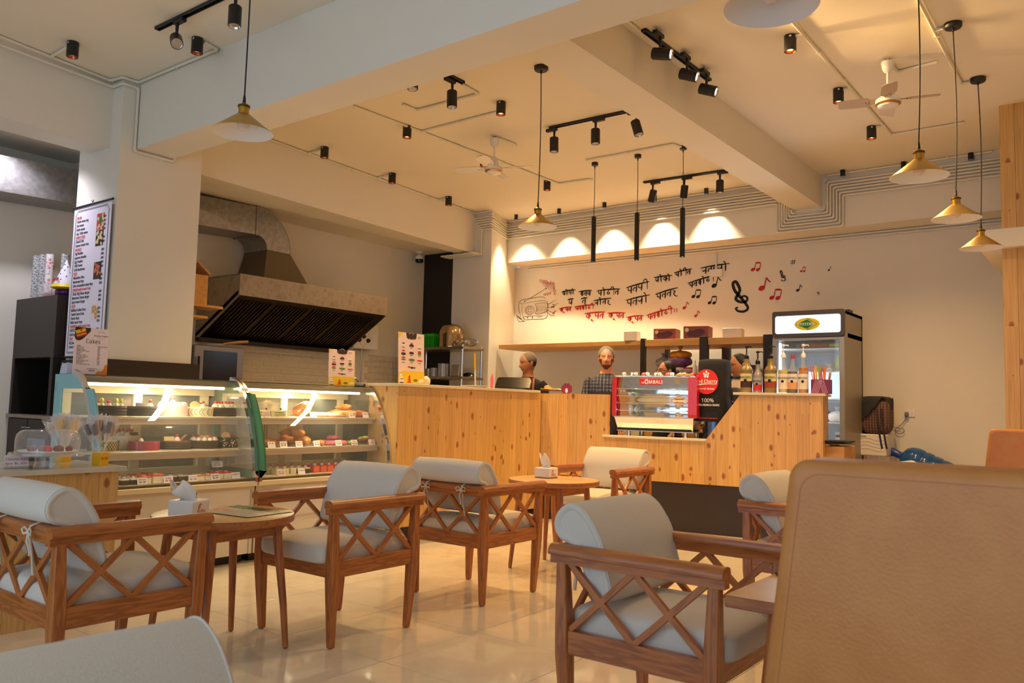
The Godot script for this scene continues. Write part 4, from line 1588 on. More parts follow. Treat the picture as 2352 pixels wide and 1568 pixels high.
func banner() -> void:
	# cloth price list hung on the pillar's front
	var t := thing("menu_banner", "long white cloth price list hanging on the pillar", "menu banner", Vector3(-6.25, 1.35, -2.925))
	var w := 0.58
	var h := 1.16
	var W := w / 2
	var g := Geo.new()
	g.bx(-W, W, 0, h, 0, 0.003)
	part("cloth", g, mat("banner_cloth", srgb(232, 226, 238), 0.7), t)
	g = Geo.new()
	g.tube([Vector3(-W - 0.015, h, 0.004), Vector3(W + 0.015, h, 0.004)], 0.009, 10)
	part("top_rod", g, mats["black_metal"], t)
	g = Geo.new()
	g.tube([Vector3(-W - 0.01, 0.0, 0.004), Vector3(W + 0.01, 0.0, 0.004)], 0.009, 10)
	part("bottom_rod", g, mats["black_metal"], t)
	g = Geo.new()
	g.tube([Vector3(-0.02, h + 0.03, 0.003), Vector3(-0.005, h + 0.012, 0.003), Vector3(0.01, h + 0.03, 0.003)], 0.003, 6)
	part("hook", g, mats["black_metal"], t)
	g = Geo.new()
	for o in [0.03, 0.038]:
		g.stroke(pts2([-W + o, o, -W + o, h - o - 0.03, -W + o + 0.03, h - o, W - o - 0.03, h - o, W - o, h - o - 0.03, W - o, o, -W + o, o]), 0.004, 0.0036)
	part("border", g, mats["ink_black"], t)
	var rows := [["Mo:Mo", ""], ["Steam momo veg.", "160/-"], ["Jhol momo", "170/-"], ["Kothe momo", "180/-"], ["Veg. Chilly momo", "250/-"], ["FRENCH FRIES", ""], ["French Fries", "240/-"], ["Cheese French Fries", "300/-"], ["NOODLES", ""], ["Veg Noodles", "160/-"], ["Japanese Noodles", "200/-"], ["Egg. Noodles", "240/-"], ["Chilli Paneer", "250/-"], ["Chilli Mushroom", "250/-"], ["PIZZA", ""], ["Neapolitan Pizza", "500/-"], ["Mushroom Pizza", "600/-"], ["Olive Caramalized onion Pizza", "650/-"], ["BURGER (with French Fries)", ""], ["Classic Veg Cheese Burger", "240/-"], ["Mushroom Cheese Burger", "260/-"], ["Spicy Paneer Burger", "260/-"], ["PASTA", ""], ["Makhani Italian Pasta", "350/-"], ["Tandori Sause Pasta", "350/-"], ["Cheese Pasta", "350/-"], ["White Sause Pasta", "350/-"], ["SANDWICH (with French Fries)", ""], ["Grill Cheese Sandwich", "250/-"], ["Grill Veg Sandwich", "200/-"], ["SOUP", ""], ["Veg Soup", "150/-"], ["Cream Soup", "180/-"]]
	var gb := Geo.new()
	var gr := Geo.new()
	for i in rows.size():
		var y := h - 0.085 - i * 0.0312
		var head: bool = rows[i][1] == ""
		var ww := text_geo(gr if head else gb, rows[i][0], 0.028, Vector3(-W + 0.055, y, 0.0036), Basis(), true, false, false, 0.0006, 0.78)
		if head:
			gr.bx(-W + 0.055, -W + 0.055 + minf(ww, 0.16), y - 0.017, y - 0.015, 0.0036, 0.0042)
		else:
			text_geo(gb, rows[i][1], 0.026, Vector3(W - 0.115, y, 0.0036), Basis(), true, false, false, 0.0006, 0.8)
	part("black_lettering", gb, mats["ink_black"], t)
	part("red_lettering", gr, mat("banner_red", srgb(214, 40, 44), 0.6), t)
	# printed food photographs
	var ph := [[h - 0.15, "print_red", "pale_print_food", 0.062], [h - 0.275, "print_brown", "pale_print_food", 0.06], [h - 0.52, "print_brown", "red_print_food", 0.065], [h - 0.83, "board_pink", "gold_print_food", 0.06]]
	var fc := {"pale_print_food": srgb(226, 206, 150), "red_print_food": srgb(206, 110, 70), "gold_print_food": srgb(206, 160, 96)}
	var rng := RandomNumberGenerator.new()
	rng.seed = 19
	for p in ph:
		var y: float = p[0]
		g = Geo.new()
		var ground: Material = mat(p[1], srgb(200, 50, 40) if p[1] == "print_red" else (srgb(60, 40, 30) if p[1] == "print_brown" else srgb(238, 218, 218)), 0.5)
		g.bx(0.08, 0.195, y - p[3], y + p[3], 0.0032, 0.0036)
		var fp := part("photo_print", g, ground, t)
		g = Geo.new()
		for k in 14:
			g.disc(Vector2(0.095 + rng.randf() * 0.085, y - p[3] * 0.8 + rng.randf() * p[3] * 1.6), Vector2(0.016, 0.012), 0.0038 + k * 0.00003, rng.randf() * 3, 10)
		part("food_print", g, mat(p[2], fc[p[2]], 0.5), fp)
		if p[1] == "print_red":
			g = Geo.new()
			g.disc(Vector2(0.138, y + 0.01), Vector2(0.022, 0.036), 0.0046)
			part("herb_print", g, mat("herb_green", srgb(30, 120, 66), 0.5), fp)


# ================================================================ cake showcase and the low pastry counter
func case_curve(inset := 0.0) -> Array:
	# front outline of the curved case in (x, y), from the top edge down
	var p := bez(pts2([-4.955, 1.187, -4.885, 1.163, -4.822, 1.103, -4.757, 1.0, -4.702, 0.87, -4.662, 0.74, -4.638, 0.6, -4.632, 0.525]), 4)
	if inset == 0.0:
		return p
	var o := []
	for i in p.size():
		var d: Vector2 = (p[mini(i + 1, p.size() - 1)] - p[maxi(i - 1, 0)]).normalized()
		o.append(p[i] + Vector2(d.y, -d.x) * inset * (1.0 if d.y < 0 else -1.0))
	return o


# thick frame between an outer and an inner line of equal length, at z0..z1
func frame_band(g: Geo, a: Array, b: Array, z0: float, z1: float, closed := false) -> void:
	var k := a.size()
	for i in (k if closed else k - 1):
		var j := (i + 1) % k
		var a0 := Vector3(a[i].x, a[i].y, 0)
		var a1 := Vector3(a[j].x, a[j].y, 0)
		var b0 := Vector3(b[i].x, b[i].y, 0)
		var b1 := Vector3(b[j].x, b[j].y, 0)
		var Z0 := Vector3(0, 0, z0)
		var Z1 := Vector3(0, 0, z1)
		g.quad(a0 + Z1, a1 + Z1, b1 + Z1, b0 + Z1, Vector3(0, 0, 1))
		g.quad(a0 + Z0, a1 + Z0, b1 + Z0, b0 + Z0, Vector3(0, 0, -1))
		g.quad(a0 + Z0, a1 + Z0, a1 + Z1, a0 + Z1, (a0 - b0) + (a1 - b1))
		g.quad(b0 + Z0, b1 + Z0, b1 + Z1, b0 + Z1, (b0 - a0) + (b1 - a1))


func display_case(zn: float, zf: float, panel: Material, label: String, sign_text: String) -> void:
	var t := thing("display_case", label, "display case")
	var xb := -5.18
	# base
	var g := Geo.new()
	g.bx(xb, -4.645, 0.06, 0.5, zf, zn, 0.003)
	part("cabinet", g, mat("case_grey", srgb(222, 214, 202), 0.35), t)
	g = Geo.new()
	g.bx(xb + 0.03, -4.715, 0.0, 0.06, zf + 0.02, zn - 0.02)
	part("plinth", g, mats["black_metal"], t)
	g = Geo.new()
	g.bx(xb, -4.605, 0.5, 0.532, zf, zn, 0.004)
	part("ledge", g, mats["cream_edge"], t)
	g = Geo.new()
	for z in [zn - 0.012, zf + 0.012]:
		g.bx(-4.648, -4.638, 0.06, 0.5, z - 0.012, z + 0.012, 0.002)
	g.bx(-4.646, -4.636, 0.478, 0.5, zf, zn, 0.002)
	g.bx(-4.646, -4.637, 0.27, 0.276, zf, zn, 0.001)
	part("cabinet_trim", g, mats["alloy"], t)
	g = Geo.new()
	g.bx(xb + 0.03, -4.66, 0.532, 0.545, zf + 0.01, zn - 0.01)
	part("deck", g, mat("deck_white", srgb(240, 232, 210), 0.3), t)
	g = Geo.new()
	g.bx(-4.655, -4.622, 0.532, 0.55, zf, zn, 0.003)
	part("front_trim", g, mat("dull_bronze", srgb(120, 108, 84), 0.35, 0.7), t)
	# left end: painted frame with a window
	var cu := case_curve()
	var outer := [Vector2(xb, 0.532), Vector2(xb, 0.86), Vector2(xb, 1.187), Vector2(-5.07, 1.187)]
	outer.append_array(cu)
	var inner := [Vector2(xb + 0.085, 0.6), Vector2(xb + 0.085, 0.86), Vector2(xb + 0.085, 1.102), Vector2(-5.03, 1.102)]
	for i in cu.size():
		var q: Vector2 = case_curve(-0.085)[i]
		q.y = clampf(q.y, 0.6, 1.102)
		q.x = maxf(q.x, -5.0)
		inner.append(q)
	g = Geo.new()
	frame_band(g, outer, inner, zn - 0.014, zn, true)
	part("end_panel", g, panel, t)
	g = Geo.new()
	g.prism(PackedVector2Array(inner), zn - 0.011, zn - 0.006)
	part("end_window", g, mats["clear_glass"], t)
	# right end: glass in a chrome rim
	var op := PackedVector2Array(outer)
	g = Geo.new()
	g.prism(op, zf + 0.004, zf + 0.01)
	part("end_glass", g, mats["clear_glass"], t)
	for z in [zn - 0.018, zf]:
		g = Geo.new()
		frame_band(g, case_curve(0.004), case_curve(-0.028), z - 0.002, z + 0.02)
		part("chrome_rim", g, mats["chrome"], t)
	# curved front pane and top glass
	g = Geo.new()
	for i in cu.size() - 1:
		var p0 := Vector3(cu[i].x, cu[i].y, 0)
		var p1 := Vector3(cu[i + 1].x, cu[i + 1].y, 0)
		var d0: Vector2 = cu[mini(i + 1, cu.size() - 1)] - cu[maxi(i - 1, 0)]
		var d1: Vector2 = cu[mini(i + 2, cu.size() - 1)] - cu[i]
		var n0 := Vector3(-d0.y, d0.x, 0).normalized()
		var n1 := Vector3(-d1.y, d1.x, 0).normalized()
		var za := Vector3(0, 0, zn - 0.016)
		var zb := Vector3(0, 0, zf + 0.012)
		g.smooth4(p0 + za, p0 + zb, p1 + zb, p1 + za, n0, n0, n1, n1)
	part("front_glass", g, mats["clear_glass"], t)
	g = Geo.new()
	g.bx(xb, -4.95, 1.181, 1.189, zf + 0.012, zn - 0.016, 0.002)
	part("top_glass", g, mat("top_glass_dark", srgb(58, 66, 50), 0.06), t)
	g = Geo.new()
	g.bx(xb + 0.02, -4.945, 1.142, 1.181, zf + 0.014, zn - 0.018, 0.004)
	part("canopy", g, mat("canopy_olive", srgb(104, 98, 70), 0.4), t)
	g = Geo.new()
	g.bx(-4.985, -4.95, 1.125, 1.142, zf + 0.05, zn - 0.08, 0.005)
	part("light_tube", g, glow("case_light", Color(1.0, 0.93, 0.74), 7.0), t)
	area(Vector3(-4.965, 1.12, (zn + zf) / 2), Vector3(-4.97, 0.0, (zn + zf) / 2 + 0.0001), Vector2(0.05, (zn - zf) - 0.14), 0.6, Color(1.0, 0.93, 0.74))
	# back: posts, rails and sliding panes
	var cream := mat("case_cream", srgb(236, 224, 190), 0.4)
	g = Geo.new()
	g.bx(xb, xb + 0.03, 1.08, 1.142, zf, zn)
	g.bx(xb, xb + 0.03, 0.532, 0.6, zf, zn)
	part("back_rail", g, cream, t)
	var m := (zn + zf) / 2
	for z in [zn - 0.06, m + 0.02, zf + 0.07]:
		g = Geo.new()
		g.bx(xb, xb + 0.028, 0.6, 1.08, z - 0.03, z + 0.03, 0.003)
		part("back_post", g, cream, t)
	for s in [[zn - 0.08, m], [m + 0.04, zf + 0.08]]:
		g = Geo.new()
		g.bx(xb + 0.008, xb + 0.013, 0.6, 1.08, s[1], s[0])
		part("sliding_pane", g, pane("grey_glass", Color(0.55, 0.58, 0.55), 0.25), t)
	# shelves
	for s in [[0.943, -4.80], [0.735, -4.735]]:
		g = Geo.new()
		g.bx(xb + 0.03, s[1], s[0] - 0.009, s[0], zf + 0.03, zn - 0.03, 0.002)
		var sh := part("shelf", g, mat("shelf_plate", srgb(232, 226, 208), 0.25), t)
		g = Geo.new()
		g.bx(s[1] - 0.004, s[1] + 0.012, s[0] - 0.016, s[0] + 0.002, zf + 0.025, zn - 0.025, 0.004)
		g.bx(s[1] - 0.035, s[1] - 0.012, s[0] - 0.05, s[0] - 0.012, zf + 0.03, zn - 0.03, 0.006)
		part("shelf_rail", g, mats["alloy"], sh)
	if sign_text:
		g = Geo.new()
		g.bx(-4.644, -4.634, 0.405, 0.462, zn - 0.2, zn - 0.02, 0.002)
		var sg := part("name_plate", g, mat("sign_green", srgb(26, 106, 62), 0.4), t)
		g = Geo.new()
		text_geo(g, sign_text, 0.03, Vector3(-4.6335, 0.434, zn - 0.076), Basis(Vector3.UP, PI / 2), true, false, true, 0.0015)
		for k in 3:
			g.bx(-4.6342, -4.6332, 0.445 - k * 0.011, 0.449 - k * 0.011, zn - 0.19, zn - 0.145)
		part("lettering", g, mat("pale_print", srgb(226, 234, 222), 0.5), sg)


func crumb_mat(key: String, c: Color) -> StandardMaterial3D:
	if mats.has(key):
		return mats[key]
	var d := c.darkened(0.35)
	var m := tri_mat(key, noise_tex(128, 0.12, 3, [d, c, c.lightened(0.18)], 91), Vector3(9, 9, 9), 0.75)
	return relief(m, noise_tex(128, 0.15, 3, [], 93), 0.5)


func cake(at: Vector3, r: float, h: float, side: Material, top: Material, label: String, rough := false) -> Node3D:
	var t := thing("cake", label, "cake", at, 0.0)
	var g := Geo.new()
	g.lathe([Vector2(0, 0), Vector2(r + 0.006, 0), Vector2(r + 0.006, 0.003), Vector2(0, 0.003)], 36)
	part("cake_board", g, mat("gold_board", srgb(214, 196, 150), 0.3), t)
	g = Geo.new()
	if rough:
		var pr := [Vector2(r - 0.004, 0.003)]
		for i in 7:
			pr.append(Vector2(r + 0.0022 * (1 if i % 2 else -1), 0.006 + (h - 0.009) * i / 6.0))
		pr.append(Vector2(r - 0.008, h))
		g.lathe(pr, 40)
	else:
		g.lathe([Vector2(r, 0.003), Vector2(r, h - 0.006), Vector2(r - 0.002, h - 0.002), Vector2(r - 0.007, h)], 40)
	part("side", g, side, t)
	g = Geo.new()
	g.lathe([Vector2(r - 0.006, h - 0.0005), Vector2(0, h)], 40)
	part("top", g, top, t)
	return t


func rosette(t: Node3D, p: Vector3, r: float, m: Material) -> void:
	var g := Geo.new()
	g.xf = Transform3D(Basis(), p)
	var rings := []
	for j in 7:
		var f := j / 6.0
		var ring := []
		for i in 12:
			var a := TAU * i / 12 + f * 2.2
			var q := r * (1.0 - f * f * 0.98) * (1.0 + 0.16 * cos(a * 6))
			ring.append(Vector3(cos(a) * q, f * r * 1.5, sin(a) * q))
		rings.append(ring)
	g.loft(rings)
	part("rosette", g, m, t)


func cherry(t: Node3D, p: Vector3, r := 0.0085) -> void:
	var g := Geo.new()
	g.blob(p + Vector3(0, r, 0), Vector3(r, r, r), 1, 1, 12, 8)
	part("cherry", g, mat("cherry_red", srgb(206, 34, 24), 0.15), t)


func wafer(t: Node3D, p: Vector3, size: float, turn: float, shape: String, m: Material) -> void:
	var g := Geo.new()
	g.xf = Transform3D(Basis(Vector3.UP, turn) * Basis(Vector3.RIGHT, -0.25), p)
	if shape == "fan":
		g.prism(PackedVector2Array([Vector2(0, 0)] + arc(Vector2(0, size * 0.1), Vector2(size, size), -10, 190, 14)), -0.0015, 0.0015)
		for i in 7:
			var a := deg_to_rad(10 + 160 * i / 6.0)
			g.tube([Vector3(0, size * 0.1, 0.002), Vector3(cos(a) * size * 0.95, size * 0.1 + sin(a) * size * 0.95, 0.002)], 0.001, 4)
	elif shape == "leaf":
		g.prism(pv([-size * 0.6, 0, size * 0.6, 0, size * 0.2, size * 1.3, -size * 0.3, size * 1.5]), -0.0015, 0.0015)
	else:
		g.prism(pv([-size, 0, size, 0, size, size * 0.8, -size, size * 0.8]), -0.002, 0.002)
	part("wafer", g, m, t)


func drips(t: Node3D, r: float, h: float, m: Material, sd: int) -> void:
	# swirled chocolate lines on a cake's side
	var rng := RandomNumberGenerator.new()
	rng.seed = sd
	var g := Geo.new()
	for k in 22:
		var a := TAU * k / 22 + rng.randf() * 0.2
		var path := []
		for i in 9:
			var f := i / 8.0
			var aa := a + sin(f * PI * 1.2 + rng.randf() * 0.2) * 0.16 + f * 0.16
			path.append(Vector3(cos(aa) * (r + 0.0008), 0.008 + (h - 0.016) * f, sin(aa) * (r + 0.0008)))
		g.tube(path, 0.0013, 4)
	part("drizzle", g, m, t)


func price_tag(at: Vector3, lines: Array, ink: Material, label: String, big := 1.0, turn := PI / 2) -> void:
	var t := thing("price_tag", label, "price tag", at, turn)
	var g := Geo.new()
	var tilt := Basis(Vector3.RIGHT, -0.3)
	g.xf = Transform3D(tilt, Vector3.ZERO)
	var w := 0.062 * big
	var h := 0.042 * big
	g.box(Vector3(0, h / 2 + 0.001, 0), Vector3(w, h, 0.0016), 0.0005)
	part("card", g, mats["paper"], t)
	g = Geo.new()
	g.box(Vector3(0, 0.002, -0.014), Vector3(w, 0.003, 0.024), 0.001)
	part("foot", g, mats["clear_plastic"], t)
	g = Geo.new()
	for i in lines.size():
		var s: String = lines[i]
		var size := minf(0.0135 * big, w * 1.5 / maxf(s.length(), 4))
		text_geo(g, s, size, tilt * Vector3(0, h * (0.70 - 0.36 * i) + 0.001, 0.0012), tilt, i > 0, true, true, 0.0006)
	part("lettering", g, ink, t)


func showcase() -> void:
	var teal := mat("teal_panel", srgb(140, 200, 206), 0.25)
	var green := mat("green_panel", srgb(70, 122, 84), 0.15)
	display_case(-2.268, -3.33, teal, "curved glass cake showcase with a pale teal end panel, filled with cakes", "")
	display_case(-3.342, -4.56, green, "curved glass showcase with green divider panel, filled with breads and pastries", "HOLISTIC")
	var choc := crumb_mat("choc_crumb", srgb(56, 32, 20))
	var dark := crumb_mat("dark_crumb", srgb(36, 22, 18))
	var glaze := mat("dark_glaze", srgb(38, 20, 14), 0.12)
	var cream := mat("whipped_cream", srgb(246, 236, 214), 0.55)
	var pink := mat("pink_cream", srgb(232, 168, 166), 0.55)
	var berry := mat("berry_glaze", srgb(150, 44, 66), 0.15)
	var red := mat("red_glaze", srgb(226, 52, 24), 0.15)
	var white_choc := mat("white_chocolate", srgb(240, 222, 164), 0.4)
	var straw := mat("choc_stick", srgb(58, 32, 20), 0.4)
	var y1 := 0.9435
	var y2 := 0.7355
	# upper shelf
	var c := cake(Vector3(-4.925, y1, -2.484), 0.092, 0.062, dark, glaze, "dark chocolate cake with yellow grapes and cherries, first on the upper shelf", true)
	for i in 9:
		var a := i * TAU / 9
		var p := Vector3(cos(a) * 0.062, 0.062, sin(a) * 0.062)
		rosette(c, p, 0.014, cream)
		if i % 2 == 0:
			var g := Geo.new()
			g.blob(p + Vector3(0, 0.03, 0), Vector3(0.010, 0.016, 0.010), 1, 1, 12, 8)
			part("grape", g, mat("grape", srgb(206, 206, 70), 0.2), c)
		else:
			cherry(c, p + Vector3(0, 0.014, 0))
	c = cake(Vector3(-4.925, y1, -2.689), 0.095, 0.062, dark, berry, "dark chocolate cake with berry glaze and striped wafer, second on the upper shelf", true)
	rosette(c, Vector3(0.03, 0.062, -0.03), 0.018, cream)
	cherry(c, Vector3(0.03, 0.082, -0.03), 0.011)
	rosette(c, Vector3(0.03, 0.062, 0.04), 0.016, cream)
	wafer(c, Vector3(0.05, 0.06, 0.045), 0.028, PI / 2, "box", straw)
	wafer(c, Vector3(-0.02, 0.06, -0.02), 0.022, PI / 2, "leaf", straw)
	c = cake(Vector3(-4.925, y1, -2.888), 0.092, 0.072, relief(mat("pink_combed", srgb(232, 172, 170), 0.55), noise_tex(64, 0.02, 1, [], 3), 0.01), pink, "tall pink cream cake ringed with pink rosettes, middle of the upper shelf")
	for i in 12:
		var ring := Geo.new()
		ring.lathe([Vector2(0.0918, 0.005 + i * 0.0055), Vector2(0.0934, 0.0077 + i * 0.0055), Vector2(0.0918, 0.0104 + i * 0.0055)], 36)
		part("combed_ridge", ring, pink, c)
	for i in 14:
		var a := i * TAU / 14
		rosette(c, Vector3(cos(a) * 0.074, 0.071, sin(a) * 0.074), 0.0155, pink)
	rosette(c, Vector3(0, 0.072, 0), 0.026, cream)
	cherry(c, Vector3(0, 0.105, 0), 0.011)
	wafer(c, Vector3(-0.01, 0.075, 0.04), 0.028, PI / 2, "leaf", white_choc)
	c = cake(Vector3(-4.925, y1, -3.076), 0.088, 0.062, mat("white_icing", srgb(238, 226, 186), 0.4), mat("white_icing"), "white iced cake with dark swirls and a pale fan wafer, on the upper shelf")
	drips(c, 0.088, 0.062, straw, 7)
	wafer(c, Vector3(0.0, 0.062, 0.03), 0.036, PI / 2, "fan", white_choc)
	rosette(c, Vector3(0.02, 0.062, -0.015), 0.018, cream)
	cherry(c, Vector3(0.02, 0.084, -0.015), 0.009)
	var sg := Geo.new()
	sg.tube([Vector3(0.0, 0.09, 0.0), Vector3(0.04, 0.066, -0.06)], 0.003, 6)
	part("chocolate_stick", sg, straw, c)
	c = cake(Vector3(-4.925, y1, -3.258), 0.085, 0.062, choc, cream, "chocolate crumb cake topped with cream and red cherries, last on the upper shelf", true)
	for i in 8:
		var a := i * TAU / 8
		rosette(c, Vector3(cos(a) * 0.058, 0.061, sin(a) * 0.058), 0.02, cream)
		cherry(c, Vector3(cos(a) * 0.058, 0.086, sin(a) * 0.058), 0.009)
	# middle shelf
	c = cake(Vector3(-4.89, y2, -2.44), 0.082, 0.062, mat("lattice_side", srgb(206, 186, 120), 0.5), cream, "cake wrapped in a dark lattice with striped wafer shards, behind the cellophane lollipops")
	var lg := Geo.new()
	for k in 30:
		for s in [-1, 1]:
			var path := []
			for i in 7:
				var f := i / 6.0
				var a: float = TAU * k / 30 + s * f * 0.5
				path.append(Vector3(cos(a) * 0.0835, 0.004 + f * 0.058, sin(a) * 0.0835))
			lg.tube(path, 0.0016, 4)
	part("lattice", lg, straw, c)
	wafer(c, Vector3(0.01, 0.06, -0.01), 0.03, PI / 2 + 0.5, "leaf", white_choc)
	wafer(c, Vector3(0.0, 0.06, 0.03), 0.026, PI / 2 - 0.4, "leaf", white_choc)
	c = cake(Vector3(-4.87, y2, -2.68), 0.092, 0.058, berry, mat("berry_glaze"), "smooth maroon glazed cake, on the lower cake shelf")
	rosette(c, Vector3(0.02, 0.058, 0.03), 0.014, cream)
	c = cake(Vector3(-5.055, y2, -2.64), 0.085, 0.085, cream, cream, "white cream cake with cherries, behind the maroon glazed one", false)
	for i in 7:
		var a := i * TAU / 7
		rosette(c, Vector3(cos(a) * 0.055, 0.084, sin(a) * 0.055), 0.018, cream)
		cherry(c, Vector3(cos(a) * 0.055, 0.106, sin(a) * 0.055), 0.01)
	wafer(c, Vector3(0.06, 0.085, -0.04), 0.026, PI / 2, "box", straw)
	c = cake(Vector3(-4.87, y2, -2.885), 0.094, 0.056, choc, red, "chocolate cake with bright red glaze and wafer sticks, middle of the lower shelf", true)
	rosette(c, Vector3(0.02, 0.056, 0.0), 0.02, cream)
	cherry(c, Vector3(0.02, 0.078, 0.0), 0.01)
	wafer(c, Vector3(0.0, 0.056, 0.04), 0.034, PI / 2, "box", white_choc)
	sg = Geo.new()
	for k in 3:
		sg.tube([Vector3(0.01, 0.056, -0.02 - k * 0.008), Vector3(0.03, 0.095, -0.05 - k * 0.006)], 0.0012, 4)
	part("sugar_stick", sg, white_choc, c)
	c = cake(Vector3(-4.87, y2, -3.088), 0.090, 0.056, choc, red, "chocolate crumb cake with a ring of white cream and cherries, lower shelf", true)
	for i in 12:
		var a := i * TAU / 12
		rosette(c, Vector3(cos(a) * 0.07, 0.055, sin(a) * 0.07), 0.016, cream)
		if i % 2 == 0:
			cherry(c, Vector3(cos(a) * 0.07, 0.074, sin(a) * 0.07), 0.008)
	wafer(c, Vector3(-0.02, 0.058, -0.02), 0.034, PI / 2, "box", white_choc)
	c = cake(Vector3(-4.885, y2, -3.265), 0.076, 0.072, glaze, glaze, "glossy dark chocolate cake with almond slivers and fan wafer, lower shelf end")
	var rng := RandomNumberGenerator.new()
	rng.seed = 77
	var ag := Geo.new()
	for i in 60:
		var a := rng.randf() * TAU
		var p := Vector3(cos(a) * 0.077, 0.01 + rng.randf() * 0.05, sin(a) * 0.077)
		ag.xf = Transform3D(Basis(Vector3.UP, -a) * Basis(Vector3.RIGHT, rng.randf() * 3.0), p)
		ag.box(Vector3.ZERO, Vector3(0.0014, 0.012, 0.003))
	part("almonds", ag, white_choc, c)
	wafer(c, Vector3(0.01, 0.07, 0.01), 0.034, PI / 2, "fan", mat("peach_wafer", srgb(240, 200, 150), 0.5))
	cherry(c, Vector3(0.03, 0.075, -0.02), 0.009)
	# bottom deck of the cake case: slices and squares
	var y3 := 0.5455
	var cap := mat("coral_icing", srgb(226, 92, 58), 0.4)
	for i in 4:
		pastry(Vector3(-4.80 + (i % 2) * 0.055, y3, -2.50 - (i / 2) * 0.055), Vector3(0.046, 0.034, 0.046), cream, choc, "white cream pastry square with chocolate sprinkles, bottom deck left", "white pastry squares at the deck's left end", true)
	for i in 6:
		pastry(Vector3(-4.86 + (i % 3) * 0.062, y3, -2.62 - (i / 3) * 0.075), Vector3(0.055, 0.046 + 0.008 * (i % 2), 0.066), cap, cream, "coral red iced cake slice with white swirl on the bottom deck", "coral cake slices on the bottom deck", false)
	for i in 6:
		pastry(Vector3(-4.88 + (i % 3) * 0.062, y3, -2.80 - (i / 3) * 0.072), Vector3(0.055, 0.038, 0.064), crumb_mat("sprinkle_top", srgb(214, 196, 178)), choc, "chocolate pastry covered in pale sprinkles on the bottom deck", "sprinkled chocolate pastries", false)
	for i in 4:
		pastry(Vector3(-4.80 + (i % 2) * 0.062, y3, -2.985 - (i / 2) * 0.06), Vector3(0.05, 0.034, 0.05), mat("caramel_top", srgb(222, 132, 50), 0.25), cream, "caramel topped square pastry on the bottom deck", "caramel pastries", false)
	for i in 4:
		pastry(Vector3(-4.82 + (i % 2) * 0.06, y3, -3.13 - (i / 2) * 0.062), Vector3(0.052, 0.044, 0.055), mat("jelly_red", srgb(220, 40, 44), 0.12), cream, "red jelly topped pastry at the deck's far end", "red jelly pastries", false)
	var ink: Material = mats["ink_black"]
	var inkr: Material = mats["ink_red"]
	price_tag(Vector3(-4.685, y3, -2.585), ["Coffee Pastry", "Rs. 90"], ink, "white price tag, first from left on the cake case's bottom deck")
	price_tag(Vector3(-4.685, y3, -2.75), ["Coffee", "Rs. 95"], inkr, "white price tag with red writing below the coral slices")
	price_tag(Vector3(-4.685, y3, -2.915), ["Dark Chocolate Pastry", "Rs. 110"], ink, "grey price tag below the sprinkled chocolate pastries")
	price_tag(Vector3(-4.685, y3, -3.07), ["Caramel", "Rs. 80"], ink, "cream price tag below the caramel pastries")
	price_tag(Vector3(-4.69, y3, -3.225), ["Strawberry"], inkr, "price tag with red word below the red jelly pastries")
	# little sign on a stick
	var t := thing("sign_on_stick", "small white price sign held up on a thin stick above the bottom deck", "price tag", Vector3(-4.78, y3, -3.14), PI / 2 - 0.3)
	var g := Geo.new()
	g.tube([Vector3(0, 0, 0), Vector3(0, 0.075, 0)], 0.0012, 6)
	part("stick", g, mats["alloy"], t)
	g = Geo.new()
	g.xf = Transform3D(Basis(Vector3.RIGHT, -0.5), Vector3(0, 0.075, 0))
	g.box(Vector3(0, 0.02, 0), Vector3(0.07, 0.044, 0.0016))
	part("card", g, mats["paper"], t)
	g = Geo.new()
	var tb := Basis(Vector3.RIGHT, -0.5)
	text_geo(g, "Fruit", 0.012, Vector3(0, 0.075, 0) + tb * Vector3(0, 0.028, 0.0012), tb, false, true, true, 0.0005)
	text_geo(g, "Rs. 120", 0.012, Vector3(0, 0.075, 0) + tb * Vector3(0, 0.014, 0.0012), tb, false, true, true, 0.0005)
	part("lettering", g, ink, t)
	bread_case(y1, y2, y3)
	low_counter()
	top_of_case()


func pastry(at: Vector3, s: Vector3, top: Material, side: Material, label: String, group: String, garnish: bool) -> void:
	var t := thing("pastry", label, "pastry", at, 0.0, group)
	var g := Geo.new()
	g.box(Vector3(0, s.y * 0.42, 0), Vector3(s.x, s.y * 0.84, s.z), 0.003)
	part("sponge", g, side, t)
	g = Geo.new()
	g.blob(Vector3(0, s.y * 0.88, 0), Vector3(s.x * 0.52, s.y * 0.14, s.z * 0.52), 0.4, 0.3, 20, 8)
	part("topping", g, top, t)
	if garnish:
		rosette(t, Vector3(0, s.y, 0), 0.012, mats["whipped_cream"])
		cherry(t, Vector3(0, s.y + 0.014, 0), 0.006)
	else:
		g = Geo.new()
		var p := []
		for i in 14:
			var a := i * 0.75
			p.append(Vector3(cos(a) * 0.0012 * i, s.y + 0.003, sin(a) * 0.0012 * i))
		g.tube(p, 0.0018, 5)
		part("swirl", g, mats["whipped_cream"], t)


func bun_mat(key: String, c: Color) -> StandardMaterial3D:
	if mats.has(key):
		return mats[key]
	var m := tri_mat(key, noise_tex(128, 0.03, 3, [c.darkened(0.3), c, c.lightened(0.25)], 101), Vector3(6, 6, 6), 0.4)
	return m


